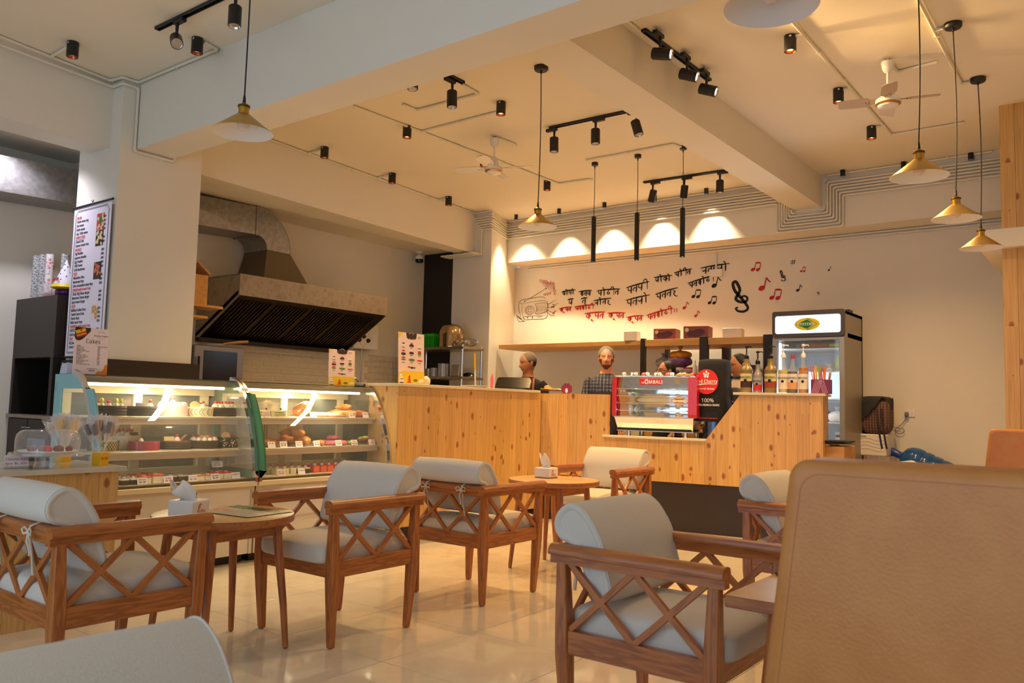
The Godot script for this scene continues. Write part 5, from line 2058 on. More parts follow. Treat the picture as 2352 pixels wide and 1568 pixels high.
func ring_bun(at: Vector3, R: float, r: float, tilt: Basis, m: Material, label: String, category: String, icing = null, sprinkles := false) -> void:
	var t := thing("doughnut", label, category, at)
	var g := Geo.new()
	var rings := []
	for i in 25:
		var a := TAU * i / 24
		var ring := []
		for j in 12:
			var b := TAU * j / 12
			ring.append(tilt * Vector3(cos(a) * (R + cos(b) * r), sin(b) * r * 0.85, sin(a) * (R + cos(b) * r)))
		rings.append(ring)
	g.loft(rings, false)
	part("dough", g, m, t)
	if icing != null:
		g = Geo.new()
		rings = []
		for i in 25:
			var a := TAU * i / 24
			var ring := []
			for j in 9:
				var b := PI * (-0.05 + 1.1 * j / 8)
				var rr := r * 1.06 + 0.0015 * sin(a * 5)
				ring.append(tilt * Vector3(cos(a) * (R + cos(b) * rr), sin(b) * rr * 0.88, sin(a) * (R + cos(b) * rr)))
			rings.append(ring)
		g.loft(rings, false, false)
		part("icing", g, icing, t)
	if sprinkles:
		var rng := RandomNumberGenerator.new()
		rng.seed = int(at.z * -1000)
		g = Geo.new()
		for i in 40:
			var a := rng.randf() * TAU
			var b := rng.randf_range(0.5, 2.6)
			g.box(tilt * Vector3(cos(a) * (R + cos(b) * r * 1.08), sin(b) * r * 0.95, sin(a) * (R + cos(b) * r * 1.08)), Vector3(0.004, 0.0015, 0.0015))
		part("sprinkles", g, mats["whipped_cream"], t)


func croissant(at: Vector3, turn: float, s: float, m: Material, label: String, group := "", pitch := 0.0) -> void:
	var t := thing("croissant", label, "croissant", at, turn, group)
	var g := Geo.new()
	g.xf = Transform3D(Basis(Vector3.RIGHT, pitch), Vector3(0, 0, 0))
	var rings := []
	var n := 29
	for i in n:
		var f := i / (n - 1.0) * 2.0 - 1.0
		var a := f * 1.5
		var c := Vector3(sin(a) * 0.055 * s, 0.026 * s, (1.0 - cos(a)) * 0.05 * s)
		var d := Vector3(cos(a), 0, sin(a))
		var sd := d.cross(Vector3.UP)
		var step := fmod(absf(f) * 4.0, 1.0)
		var r := (0.029 * (1.0 - pow(absf(f), 1.7) * 0.78) * (1.06 - 0.16 * step)) * s
		var ring := []
		for j in 12:
			var b := TAU * j / 12
			ring.append(c + (sd * cos(b) + Vector3.UP * sin(b) * 0.85) * r)
		rings.append(ring)
	g.loft(rings)
	part("dough", g, m, t)


func bread_case(y1: float, y2: float, y3: float) -> void:
	var gold := bun_mat("golden_crust", srgb(208, 130, 48))
	var deep := bun_mat("brown_crust", srgb(176, 96, 34))
	var pale := bun_mat("pale_crust", srgb(226, 174, 104))
	var bread := mat("white_bread", srgb(232, 214, 160), 0.8)
	var leaf := mat("lettuce", srgb(110, 140, 60), 0.6)
	# sandwiches
	for i in 2:
		var t := thing("sandwich", ["white bread sandwich with an olive on top, front on the bread shelf", "white bread sandwich with an olive on top, behind the first one"][i], "sandwich", Vector3(-4.87 - i * 0.1, y1, -3.68 + i * 0.05))
		for k in 3:
			var g := Geo.new()
			g.prism(pv([-0.05, -0.042, 0.05, -0.042, 0.05, 0.05]), 0, 0.012 if k != 1 else 0.01)
			g.move(Transform3D(Basis(Vector3.RIGHT, -PI / 2), Vector3(0, 0.001 + k * 0.017, 0)))
			part("bread_slice", g, bread, t)
			if k < 2:
				g = Geo.new()
				g.blob(Vector3(0.015, 0.0155 + k * 0.017, 0.01), Vector3(0.042, 0.004, 0.036), 0.6, 0.7, 16, 6)
				part("filling", g, leaf, t)
		var g := Geo.new()
		g.blob(Vector3(0.015, 0.058, 0.005), Vector3(0.008, 0.008, 0.008), 1, 1, 12, 8)
		g.tube([Vector3(0.015, 0.045, 0.005), Vector3(0.015, 0.068, 0.005)], 0.001, 5)
		part("olive", g, mat("olive_dark", srgb(44, 36, 34), 0.3), t)
	ring_bun(Vector3(-4.875, y1 + 0.055, -3.86), 0.042, 0.024, Basis(Vector3.BACK, 0.75), gold, "large golden doughnut leaning at the front of the bread shelf", "doughnut")
	ring_bun(Vector3(-4.96, y1 + 0.06, -3.96), 0.044, 0.025, Basis(Vector3.BACK, 0.95), pale, "pale doughnut leaning behind the large golden one", "doughnut")
	ring_bun(Vector3(-4.91, y1 + 0.019, -4.09), 0.034, 0.02, Basis(), gold, "ring pastry with dark glaze and white lines, left of two", "pastry", mat("cream_glaze", srgb(238, 224, 196), 0.25))
	ring_bun(Vector3(-4.86, y1 + 0.019, -4.16), 0.036, 0.02, Basis(), gold, "ring pastry with glaze and berry centre, right of two", "pastry", mat("cream_glaze"))
	for i in 4:
		var t := thing("sweet_roll", "small pale spiral roll in the heap before the croissants", "bread roll", Vector3(-4.87 - (i % 2) * 0.06, y1, -4.245 - (i / 2) * 0.06 - (i % 2) * 0.02), 0.0, "spiral rolls on the bread shelf")
		var g := Geo.new()
		g.blob(Vector3(0, 0.026, 0), Vector3(0.03, 0.026, 0.028), 0.8, 0.9, 20, 10)
		part("dough", g, pale, t)
		g = Geo.new()
		var p := []
		for k in 22:
			var a := k * 0.6
			p.append(Vector3(0.0295 - 0.00012 * k * k * 0.3, 0.026 + sin(a) * 0.001 * k, cos(a) * 0.001 * k))
		g.tube(p, 0.0014, 5)
		part("spiral", g, deep, t)
	croissant(Vector3(-4.9, y1, -4.36), 0.4, 1.15, gold, "golden croissant at the right of the upper bread shelf")
	croissant(Vector3(-4.99, y1, -4.30), -0.5, 1.2, gold, "golden croissant at the back of the upper bread shelf")
	croissant(Vector3(-4.9, y1, -4.45), PI + 0.3, 1.15, deep, "browner croissant nearest the far glass end")
	croissant(Vector3(-4.97, y1 + 0.048, -4.38), 0.2, 1.1, gold, "croissant riding on top of the upper shelf heap")
	# middle shelf
	for i in 4:
		croissant(Vector3(-4.84 - (i % 2) * 0.09, y2 + (i / 2) * 0.03, -3.56 - i * 0.07), PI / 2 - 0.4 + i * 0.5, 1.1, deep, ["brown croissant at the left end of the middle bread shelf", "brown twisted croissant, second on the middle bread shelf", "brown croissant lying on two others, middle bread shelf", "flat brown croissant before the big golden heap"][i])
	croissant(Vector3(-4.85, y2, -3.87), 0.2, 1.5, gold, "big golden croissant at the front of the middle heap")
	croissant(Vector3(-4.95, y2, -3.82), -0.6, 1.5, gold, "big golden croissant at the back of the middle heap")
	croissant(Vector3(-4.9, y2 + 0.055, -3.84), 0.5, 1.5, gold, "big golden croissant crowning the middle heap")
	croissant(Vector3(-4.80, y2, -4.0), 0.0, 0.9, gold, "small golden croissant behind the third tag")
	var pk := mat("pink_glaze", srgb(232, 96, 140), 0.25)
	var gn := mat("green_glaze", srgb(160, 200, 90), 0.25)
	for i in 4:
		ring_bun(Vector3(-4.82 - (i % 2) * 0.09, y2 + 0.018 + (0.034 if i == 3 else 0.0), -4.12 - (i / 2) * 0.09), 0.032, 0.018, Basis(Vector3.RIGHT, 0.05), deep, ["pink glazed doughnut with sprinkles, front left of four", "pink glazed doughnut with sprinkles, back left of four", "pink glazed doughnut with sprinkles, front right of four", "pink glazed doughnut with sprinkles, raised at the back"][i], "doughnut", pk, true)
	for i in 3:
		ring_bun(Vector3(-4.81 - (i % 2) * 0.075, y2 + 0.016 + (0.03 if i == 2 else 0.0), -4.32 - i * 0.055), 0.028, 0.016, Basis(Vector3.BACK, 0.12 * i), deep, ["green glazed doughnut beside the pink ones", "green glazed doughnut at the back of the shelf end", "green glazed doughnut on top, nearest the far end"][i], "doughnut", gn)
	# lowest deck
	for i in 10:
		var p := Vector3(-4.87 + (i % 2) * 0.075, y3, -3.62 - (i / 2) * 0.062)
		pastry(p, Vector3(0.055, 0.04, 0.05), mats["whipped_cream"], mats["white_bread"] if i < 6 else mats["choc_crumb"], "white cream cup pastry with a cherry, lowest deck of the bread case" if i < 6 else "chocolate and cream pastry with a cherry, lowest deck of the bread case", "cream pastries with cherries" if i < 6 else "chocolate cream pastries", true)
	for i in 8:
		pastry(Vector3(-4.87 + (i % 2) * 0.075, y3, -3.95 - (i / 2) * 0.066), Vector3(0.056, 0.05, 0.056), mats["red_glaze"], mats["coral_icing"], "red glazed cake slice on the lowest deck of the bread case", "red cake slices in the bread case", true)
	for i in 6:
		pastry(Vector3(-4.88 + (i % 2) * 0.075, y3, -4.24 - (i / 2) * 0.066), Vector3(0.056, 0.046, 0.054), mats["whipped_cream"], mat("vanilla", srgb(236, 206, 120), 0.6), "vanilla cream slice with a cherry, far end of the lowest deck", "vanilla slices at the far end", true)
	var ink: Material = mats["ink_black"]
	var inkr: Material = mats["ink_red"]
	price_tag(Vector3(-4.815, y1, -3.53), ["Chicken Veg", "Sandwich", "Rs.150"], inkr, "price tag with red writing before the sandwiches")
	price_tag(Vector3(-4.815, y1, -3.94), ["Donut Doughnut", "Rs. 90"], ink, "grey price tag before the leaning doughnuts")
	price_tag(Vector3(-4.815, y1, -4.315), ["Cinnamon Roll", "Rs. 70"], ink, "grey price tag before the spiral rolls")
	price_tag(Vector3(-4.815, y1, -4.455), ["Croissant"], ink, "slanted white tag by the far end of the upper bread shelf")
	price_tag(Vector3(-4.755, y2, -3.54), ["Rs. 40"], ink, "price tag cut by the green divider, middle bread shelf")
	price_tag(Vector3(-4.755, y2, -3.64), ["Plain Danish", "Rs. 80"], ink, "grey price tag before the brown croissants")
	price_tag(Vector3(-4.755, y2, -3.775), ["Apple Danish", "Rs. 60"], inkr, "price tag with red writing before the big croissants")
	price_tag(Vector3(-4.755, y2, -3.935), ["Plain Croissant", "Rs. 90"], ink, "grey price tag right of the big croissants")
	price_tag(Vector3(-4.755, y2, -4.14), ["Pink Doughnut", "Rs. 60"], ink, "cream price tag before the pink doughnuts")
	price_tag(Vector3(-4.755, y2, -4.295), ["Pista", "Doughnut", "Rs. 95"], ink, "white price tag between pink and green doughnuts")
	price_tag(Vector3(-4.755, y2, -4.475), ["Coconut", "Cookies", "Rs. 50"], inkr, "price tag with red writing at the middle shelf's far end")
	price_tag(Vector3(-4.69, y3, -3.585), ["MOCHA", "PASTRY"], inkr, "price tag with bold red capitals on the lowest deck")
	price_tag(Vector3(-4.69, y3, -3.755), ["White Forest Pastry"], ink, "small grey tag before the white cream pastries")


func low_counter() -> void:
	var t := thing("low_counter", "low pine counter with a pale marble top in front of the cake showcase", "counter")
	var g := Geo.new()
	g.bx(-4.5, -4.03, 0.0, 0.695, -2.085, 0.8)
	part("carcass", g, mats["cream_edge"], t)
	for i in 30:
		g = Geo.new()
		pine_board(g, i * 0.098, (i + 1) * 0.098, 0.0, 0.695, 0.0, 0.014, i + 100)
		var o := part("plank", g, mats["pine"], t)
		o.transform = Transform3D(Basis(Vector3.UP, PI / 2), Vector3(-4.028, 0, 0.85))
	g = Geo.new()
	g.bx(-4.505, -3.985, 0.695, 0.72, -2.115, 0.85, 0.003)
	part("marble_top", g, mats["marble"], t)
	cake_dome(Vector3(-4.107, 0.7205, -1.787), "glass dome cake stand covering small brown balls, on the low counter", true)
	cake_dome(Vector3(-4.104, 0.7205, -1.375), "glass dome cake stand over twisted pastries, at the left edge", false)
	# handwritten card on its metal foot
	var s := thing("price_card", "handwritten red price card in a metal holder, beside the dome stand", "sign", Vector3(-4.13, 0.7205, -1.665), PI / 2 - 0.25)
	g = Geo.new()
	var tb := Basis(Vector3.RIGHT, -0.28)
	g.xf = Transform3D(tb, Vector3.ZERO)
	g.box(Vector3(0, 0.034, 0), Vector3(0.098, 0.054, 0.002), 0.0006)
	part("card", g, mats["paper"], s)
	g = Geo.new()
	g.bx(-0.05, 0.05, 0, 0.006, -0.03, 0.004, 0.001)
	g.xf = Transform3D(tb, Vector3.ZERO)
	g.bx(-0.05, 0.05, 0.001, 0.009, -0.001, 0.003, 0.001)
	part("holder", g, mats["alloy"], s)
	g = Geo.new()
	text_geo(g, "Cheese Balls", 0.017, tb * Vector3(0.004, 0.042, 0.0014), tb, false, true, true, 0.0005)
	text_geo(g, "4pcs  Rs. 100/-", 0.014, tb * Vector3(0.0, 0.022, 0.0014), tb, false, true, true, 0.0005)
	part("lettering", g, mats["ink_red"], s)
	lollipops(Vector3(-4.12, 0.7205, -2.045), "yellow cup of cellophane wrapped dark lollipops at the counter's corner", mat("dark_chocolate", srgb(44, 32, 38), 0.3), "Rs.45/-", 3)
	lollipops(Vector3(-4.42, 0.7205, -2.0), "yellow cup of cellophane wrapped pale lollipops, behind the dome stand", mats["white_chocolate"], "", 8)


func cake_dome(at: Vector3, label: String, balls: bool) -> void:
	var t := thing("cake_stand", label, "cake stand", at)
	var gl: Material = mats["clear_plastic"]
	var g := Geo.new()
	g.lathe([Vector2(0, 0.001), Vector2(0.055, 0.0), Vector2(0.056, 0.006), Vector2(0.05, 0.02), Vector2(0.051, 0.055)], 32)
	part("foot", g, gl, t)
	g = Geo.new()
	g.lathe([Vector2(0, 0.052), Vector2(0.155, 0.054), Vector2(0.163, 0.06), Vector2(0.161, 0.07), Vector2(0.155, 0.062), Vector2(0, 0.06)], 48)
	part("plate", g, gl, t)
	g = Geo.new()
	g.lathe([Vector2(0, 0.064), Vector2(0.1, 0.064), Vector2(0.128, 0.078), Vector2(0.126, 0.081), Vector2(0.098, 0.069), Vector2(0, 0.068)], 40)
	part("paper_plate", g, mats["white_plastic"], t)
	g = Geo.new()
	g.lathe([Vector2(0.137, 0.064), Vector2(0.137, 0.13), Vector2(0.132, 0.155), Vector2(0.115, 0.172), Vector2(0.09, 0.178), Vector2(0.02, 0.181)], 48)
	part("dome", g, gl, t)
	g = Geo.new()
	g.lathe([Vector2(0.02, 0.181), Vector2(0.014, 0.19), Vector2(0.022, 0.2), Vector2(0.022, 0.209), Vector2(0.012, 0.213), Vector2(0, 0.213)], 24)
	part("knob", g, gl, t)
	var rng := RandomNumberGenerator.new()
	rng.seed = 3
	var k := 0
	for i in 11:
		var a := i * 2.4
		var r := 0.028 * sqrt(i)
		var p := at + Vector3(cos(a) * r, 0.07, sin(a) * r)
		if balls:
			var b := single("cheese_ball", _ball(0.0165, i), bun_mat("ball_crust", srgb(150, 80, 44)) if i % 4 else mats["red_glaze"], "small brown cheese ball under the glass dome" if i % 4 else "small red sauced ball under the glass dome", "snack", "brown balls under the dome" if i % 4 else "red balls under the dome", p + Vector3(0, 0.0165, 0))
		elif i < 5:
			croissant(p, a, 0.75, mats["golden_crust"], "twisted golden pastry under the dome at the left edge", "twisted pastries under the dome")


func _ball(r: float, sd: int) -> Geo:
	var g := Geo.new()
	g.blob(Vector3.ZERO, Vector3(r, r * 0.95, r), 1, 1, 14, 10, func(q: Vector3) -> Vector3: return q * (1.0 + 0.05 * sin(q.x * 400 + sd) * sin(q.z * 380)))
	return g


func lollipops(at: Vector3, label: String, m: Material, price: String, sd: int) -> void:
	var t := thing("lollipop_cup", label, "lollipop cup", at, 0.35)
	var g := Geo.new()
	g.prism(pv([-0.024, -0.029, 0.024, -0.029, 0.029, -0.024, 0.029, 0.024, 0.024, 0.029, -0.024, 0.029, -0.029, 0.024, -0.029, -0.024]), 0.0, 0.062)
	g.move(Transform3D(Basis(Vector3.RIGHT, -PI / 2), Vector3.ZERO))
	part("cup", g, mat("yellow_paper", srgb(240, 186, 28), 0.5), t)
	g = Geo.new()
	g.lathe([Vector2(0.026, 0.062), Vector2(0.025, 0.082), Vector2(0.027, 0.086), Vector2(0.024, 0.086)], 24)
	part("jar_rim", g, mats["clear_plastic"], t)
	if price:
		g = Geo.new()
		text_geo(g, price, 0.017, Vector3(0.0295, 0.034, 0), Basis(Vector3.UP, PI / 2), false, true, true, 0.0006)
		part("lettering", g, mats["ink_red"], t)
	var rng := RandomNumberGenerator.new()
	rng.seed = sd
	var film := pane("cellophane", Color(0.93, 0.92, 0.95), 0.28)
	for i in 7:
		var a := -1.1 + i * 0.37
		var lean := Vector3(0.012 * (i % 3 - 1), 0.19 + rng.randf() * 0.02 - absf(a) * 0.03, sin(a) * 0.085)
		var b := Vector3(0.004 * (i % 3 - 1), 0.03, sin(a) * 0.012)
		g = Geo.new()
		g.tube([b, lean], 0.0018, 6)
		var st := part("stick", g, mats["white_plastic"], t)
		g = Geo.new()
		var d := (lean - b).normalized()
		g.xf = Transform3D(Basis(Vector3.RIGHT, atan2(d.z, d.y)), lean)
		g.blob(Vector3.ZERO, Vector3(0.006, 0.03, 0.016), 0.6, 0.5, 16, 8)
		part("candy", g, m, st)
		g = Geo.new()
		g.xf = Transform3D(Basis(Vector3.RIGHT, atan2(d.z, d.y)), lean)
		var rings := []
		for f in [[-0.085, 0.004], [-0.05, 0.014], [0.0, 0.026], [0.03, 0.031], [0.05, 0.036]]:
			var ring := []
			for k in 12:
				var q := TAU * k / 12
				ring.append(Vector3(cos(q) * f[1] * (0.45 + 0.18 * (k % 2)), f[0] + (0.012 * (k % 2) if f[0] > 0.04 else 0.0), sin(q) * f[1] * (0.85 + 0.2 * (k % 2))))
			rings.append(ring)
		g.loft(rings, false)
		part("wrapper", g, film, st)


# small round or square picture of a cake on a printed board, in the board's plane
func print_cake(g: Geo, x: float, y: float, w: float, h: float, z: float) -> void:
	g.poly(pv([x - w, y - h, x + w, y - h, x + w * 0.95, y + h * 0.4, x - w * 0.95, y + h * 0.4]), z)
	g.disc(Vector2(x, y + h * 0.4), Vector2(w * 0.95, h * 0.35), z + 0.0001)


func cake_board(at: Vector3, turn: float, w: float, h: float, lean: float, label: String) -> void:
	var t := thing("menu_board", label, "menu board", at, turn)
	var tilt := Basis(Vector3.RIGHT, -lean)
	var g := Geo.new()
	g.xf = Transform3D(tilt, Vector3.ZERO)
	g.bx(-w / 2, w / 2, 0, h, -0.004, 0.0, 0.001)
	part("board", g, mat("board_pink", srgb(238, 218, 218), 0.45), t)
	var z := 0.0006
	var X := Transform3D(tilt, Vector3.ZERO)
	var P := func() -> Geo:
		var q := Geo.new()
		q.xf = X
		return q
	var W := w / 2
	g = P.call()
	g.poly(pv([-W, h * 0.96, -W, h * 0.87, -W + h * 0.13, h, -W + h * 0.03, h]), z)
	g.poly(pv([-W, 0.002, W, 0.002, W, h * 0.235, W - 0.02, h * 0.255, -W + 0.06, h * 0.255, -W, h * 0.21]), z)
	part("yellow_print", g, mat("print_yellow", srgb(238, 204, 30), 0.5), t)
	g = P.call()
	g.poly(pv([-W * 0.42, h, W * 0.42, h, W * 0.36, h * 0.9, W * 0.22, h * 0.875, -W * 0.22, h * 0.875, -W * 0.36, h * 0.9]), z)
	for p in [[0.0, 0.76], [0.0, 0.615], [-0.62, 0.59]]:
		print_cake(g, p[0] * W, p[1] * h, W * 0.17, h * 0.027, z)
	print_cake(g, 0.02 * W, 0.327 * h, W * 0.1, h * 0.022, z)
	for i in 3:
		g.bx(W * 0.5, W * 0.74, h * (0.94 - i * 0.016), h * (0.944 - i * 0.016), z, z + 0.0003)
	part("brown_print", g, mat("print_brown", srgb(74, 40, 26), 0.5), t)
	g = P.call()
	text_geo(g, "Krishna Bakery", W * 0.115, X * Vector3(0, h * 0.935, z), tilt, true, true, true, 0.0003)
	for a in [[150.0, 30.0], [-30.0, -150.0]]:
		g.stroke(arc(Vector2(0, h * 0.935), Vector2(W * 0.2, W * 0.2), a[0], a[1], 10), W * 0.018, z + 0.0003)
	print_cake(g, -0.62 * W, 0.765 * h, W * 0.19, h * 0.02, z)
	print_cake(g, 0.62 * W, 0.76 * h, W * 0.18, h * 0.025, z)
	for k in 3:
		g.bx(-W * 0.95 + k * W * 0.02, -W * 0.6 - k * W * 0.06, h * (0.04 + k * 0.055), h * (0.085 + k * 0.055), z + 0.0001, z + 0.0004)
	g.poly(pv([W * 0.55, h * 0.04, W * 0.95, h * 0.06, W * 0.9, h * 0.12, W * 0.6, h * 0.1]), z + 0.0002)
	part("white_print", g, mat("print_white", srgb(244, 240, 240), 0.5), t)
	g = P.call()
	for p in [[0.0, 0.795, 0.1], [-0.62, 0.645, 0.12], [0.62, 0.645, 0.14], [0.64, 0.47, 0.24], [-0.62, 0.515, 0.16], [-0.18, 0.335, 0.13]]:
		g.disc(Vector2(p[0] * W, p[1] * h), Vector2(W * p[2], h * 0.016), z + 0.0003)
	for k in 3:
		g.poly(pv([-W * 0.3 - W * 0.05 * k, h * (0.03 + 0.05 * (2 - k)), -W * 0.02 + W * 0.03 * k - W * 0.08, h * (0.03 + 0.05 * (2 - k)), -W * 0.12, h * (0.09 + 0.05 * (2 - k))]), z + 0.0002)
	part("red_print", g, mat("print_red", srgb(214, 48, 44), 0.5), t)
	g = P.call()
	for p in [[-0.62, 0.79, 0.1], [0.2, 0.325, 0.12], [-0.76, 0.03, 0.16], [-0.76, 0.1, 0.12]]:
		g.disc(Vector2(p[0] * W, p[1] * h), Vector2(W * p[2], h * 0.014), z + 0.0004)
	part("blue_print", g, mat("print_blue", srgb(50, 84, 150), 0.5), t)
	g = P.call()
	g.disc(Vector2(0.02 * W, 0.475 * h), Vector2(W * 0.24, h * 0.03), z)
	g.disc(Vector2(-0.62 * W, 0.475 * h), Vector2(W * 0.17, h * 0.018), z)
	g.disc(Vector2(0.62 * W, 0.61 * h), Vector2(W * 0.15, h * 0.03), z)
	g.disc(Vector2(0.3 * W, 0.08 * h), Vector2(W * 0.17, h * 0.03), z + 0.0003)
	part("food_print", g, mat("print_green", srgb(96, 140, 62), 0.5), t)
	g = P.call()
	for r in [0.71, 0.565, 0.42]:
		for c in [-0.62, 0.0, 0.62]:
			g.bx(c * W - W * 0.12, c * W + W * 0.12, h * r, h * r + h * 0.006, z, z + 0.0003)
			g.bx(c * W - W * 0.07, c * W + W * 0.07, h * r - h * 0.012, h * r - h * 0.007, z, z + 0.0003)
	text_geo(g, "CUSTOMIZED", W * 0.15, X * Vector3(W * 0.55, h * 0.215, z), tilt, true, false, true, 0.0004, 0.7)
	text_geo(g, "CAKES", W * 0.15, X * Vector3(W * 0.68, h * 0.18, z), tilt, true, false, true, 0.0004, 0.7)
	text_geo(g, "FOR YOUR EVENT", W * 0.07, X * Vector3(W * 0.6, h * 0.152, z), tilt, true, false, true, 0.0004)
	part("dark_lettering", g, mats["ink_black"], t)


func top_of_case() -> void:
	cake_board(Vector3(-4.99, 1.1895, -4.345), PI / 2 - 0.0, 0.268, 0.285, 0.03, "portrait cake poster with yellow foot standing on the bread showcase")
	cake_board(Vector3(-4.75, 1.221, -4.885), PI / 2 - 0.0, 0.305, 0.425, 0.05, "taller cake poster with yellow foot standing on the pine counter")
	# price list
	var t := thing("price_list", "pink cake price list with orange corner, standing on the cake showcase", "menu board", Vector3(-5.01, 1.1895, -2.39), PI / 2)
	var w := 0.205
	var h := 0.28
	var g := Geo.new()
	g.bx(-w / 2, w / 2, 0, h, -0.004, 0.0, 0.001)
	part("board", g, mat("board_pale", srgb(244, 228, 228), 0.45), t)
	g = Geo.new()
	g.poly(PackedVector2Array([Vector2(w / 2, 0.002), Vector2(w / 2, 0.062), Vector2(w / 2 - 0.014, 0.063)] + bez(pts2([w / 2 - 0.02, 0.05, w / 2 - 0.022, 0.034, w / 2 - 0.035, 0.022, w / 2 - 0.055, 0.022, w / 2 - 0.066, 0.01, w / 2 - 0.068, 0.002]), 4)), 0.0006)
	part("orange_print", g, mat("print_orange", srgb(236, 138, 40), 0.5), t)
	g = Geo.new()
	g.poly(PackedVector2Array([Vector2(-w / 2, h), Vector2(-w / 2 + 0.092, h)] + bez(pts2([-w / 2 + 0.092, h - 0.02, -w / 2 + 0.07, h - 0.045, -w / 2 + 0.04, h - 0.075, -w / 2 + 0.012, h - 0.078, -w / 2, h - 0.06]), 4)), 0.0006)
	part("photo_ground", g, mats["print_brown"], t)
	g = Geo.new()
	g.xf = Transform3D(Basis(Vector3.BACK, 0.35), Vector3(-w / 2 + 0.035, h - 0.032, 0.0009))
	g.bx(-0.03, 0.03, -0.022, 0.002, 0, 0.0003)
	g.disc(Vector2(0.005, 0.015), Vector2(0.006, 0.008), 0.0006)
	part("red_print", g, mats["print_red"], t)
	g = Geo.new()
	g.xf = Transform3D(Basis(Vector3.BACK, 0.35), Vector3(-w / 2 + 0.035, h - 0.032, 0.001))
	g.bx(-0.028, 0.032, 0.002, 0.02, 0, 0.0003)
	g.bx(-0.03, 0.03, -0.014, -0.009, 0, 0.0004)
	part("cream_print", g, mats["print_yellow"], t)
	g = Geo.new()
	text_geo(g, "Cakes", 0.034, Vector3(0.008, h * 0.71, 0.0006), Basis(), false, false, true, 0.0004)
	text_geo(g, "Krishna Bakery", 0.012, Vector3(0.055, h - 0.045, 0.0006), Basis(), false, true, true, 0.0004)
	g.stroke(arc(Vector2(0.055, h - 0.043), Vector2(0.026, 0.02), 200, 340, 12), 0.001, 0.0008)
	g.stroke(arc(Vector2(0.055, h - 0.036), Vector2(0.024, 0.016), 30, 150, 12), 0.0016, 0.0008)
	var rng := RandomNumberGenerator.new()
	rng.seed = 12
	var items := ["ITEMS", "Black Forest", "White Forest", "Mango Cream", "Butterscotch & Pinata", "Red Velvet", "Mocha", "Chocolate Truffle", "Dark Chocolate Cake", "Pineapple Cake", "Vanilla Cake", "Strawberry Chocolate", "Coffee Walnut", "Mini Cakes", "Customised Design Cake"]
	for i in items.size():
		var y := h * 0.605 - i * 0.0078
		text_geo(g, items[i], 0.0075, Vector3(-w / 2 + 0.016, y, 0.0006), Basis(), i % 3 == 0, false, false, 0.0003)
		text_geo(g, "PRICE per pound" if i == 0 else str(700 + (i * 370) % 900), 0.0075, Vector3(w / 2 - 0.066, y, 0.0006), Basis(), i % 3 == 0, false, false, 0.0003)
	text_geo(g, "krishnabakery.com", 0.007, Vector3(0.01, 0.035, 0.0006), Basis(), false, false, true, 0.0003)
	for k in 4:
		g.bx(-0.008 + k * 0.009, -0.002 + k * 0.009, 0.02, 0.026, 0.0006, 0.0009)
	part("lettering", g, mat("ink_brown", srgb(96, 70, 72), 0.6), t)
	# crumpled carton behind it
	t = thing("paper_carton", "open white paper carton standing behind the cake price list", "box", Vector3(-5.1, 1.1895, -2.315))
	g = Geo.new()
	for s in [[Vector3(0.045, 0, 0.04), Vector3(0.045, 0, -0.04)], [Vector3(0.045, 0, 0.04), Vector3(-0.045, 0, 0.04)], [Vector3(-0.045, 0, 0.04), Vector3(-0.045, 0, -0.04)], [Vector3(0.045, 0, -0.04), Vector3(-0.045, 0, -0.04)]]:
		var a: Vector3 = s[0]
		var b: Vector3 = s[1]
		g.quad(a, b, b * 0.82 + Vector3(0, 0.055, 0), a * 0.82 + Vector3(0, 0.068, 0), a + b)
	g.quad(Vector3(0.045, 0.001, 0.04), Vector3(0.045, 0.001, -0.04), Vector3(-0.045, 0.001, -0.04), Vector3(-0.045, 0.001, 0.04), Vector3.UP)
	part("carton", g, mat("bluish_card", srgb(206, 210, 226), 0.7), t)


# ================================================================ pine bar and what stands on it
const BAR_TURN := 0.1564


func bar_at(x: float, y: float, z: float) -> Vector3:
	return Vector3(-4.6, 0, -6.52) + Basis(Vector3.UP, BAR_TURN) * Vector3(x, y, z)


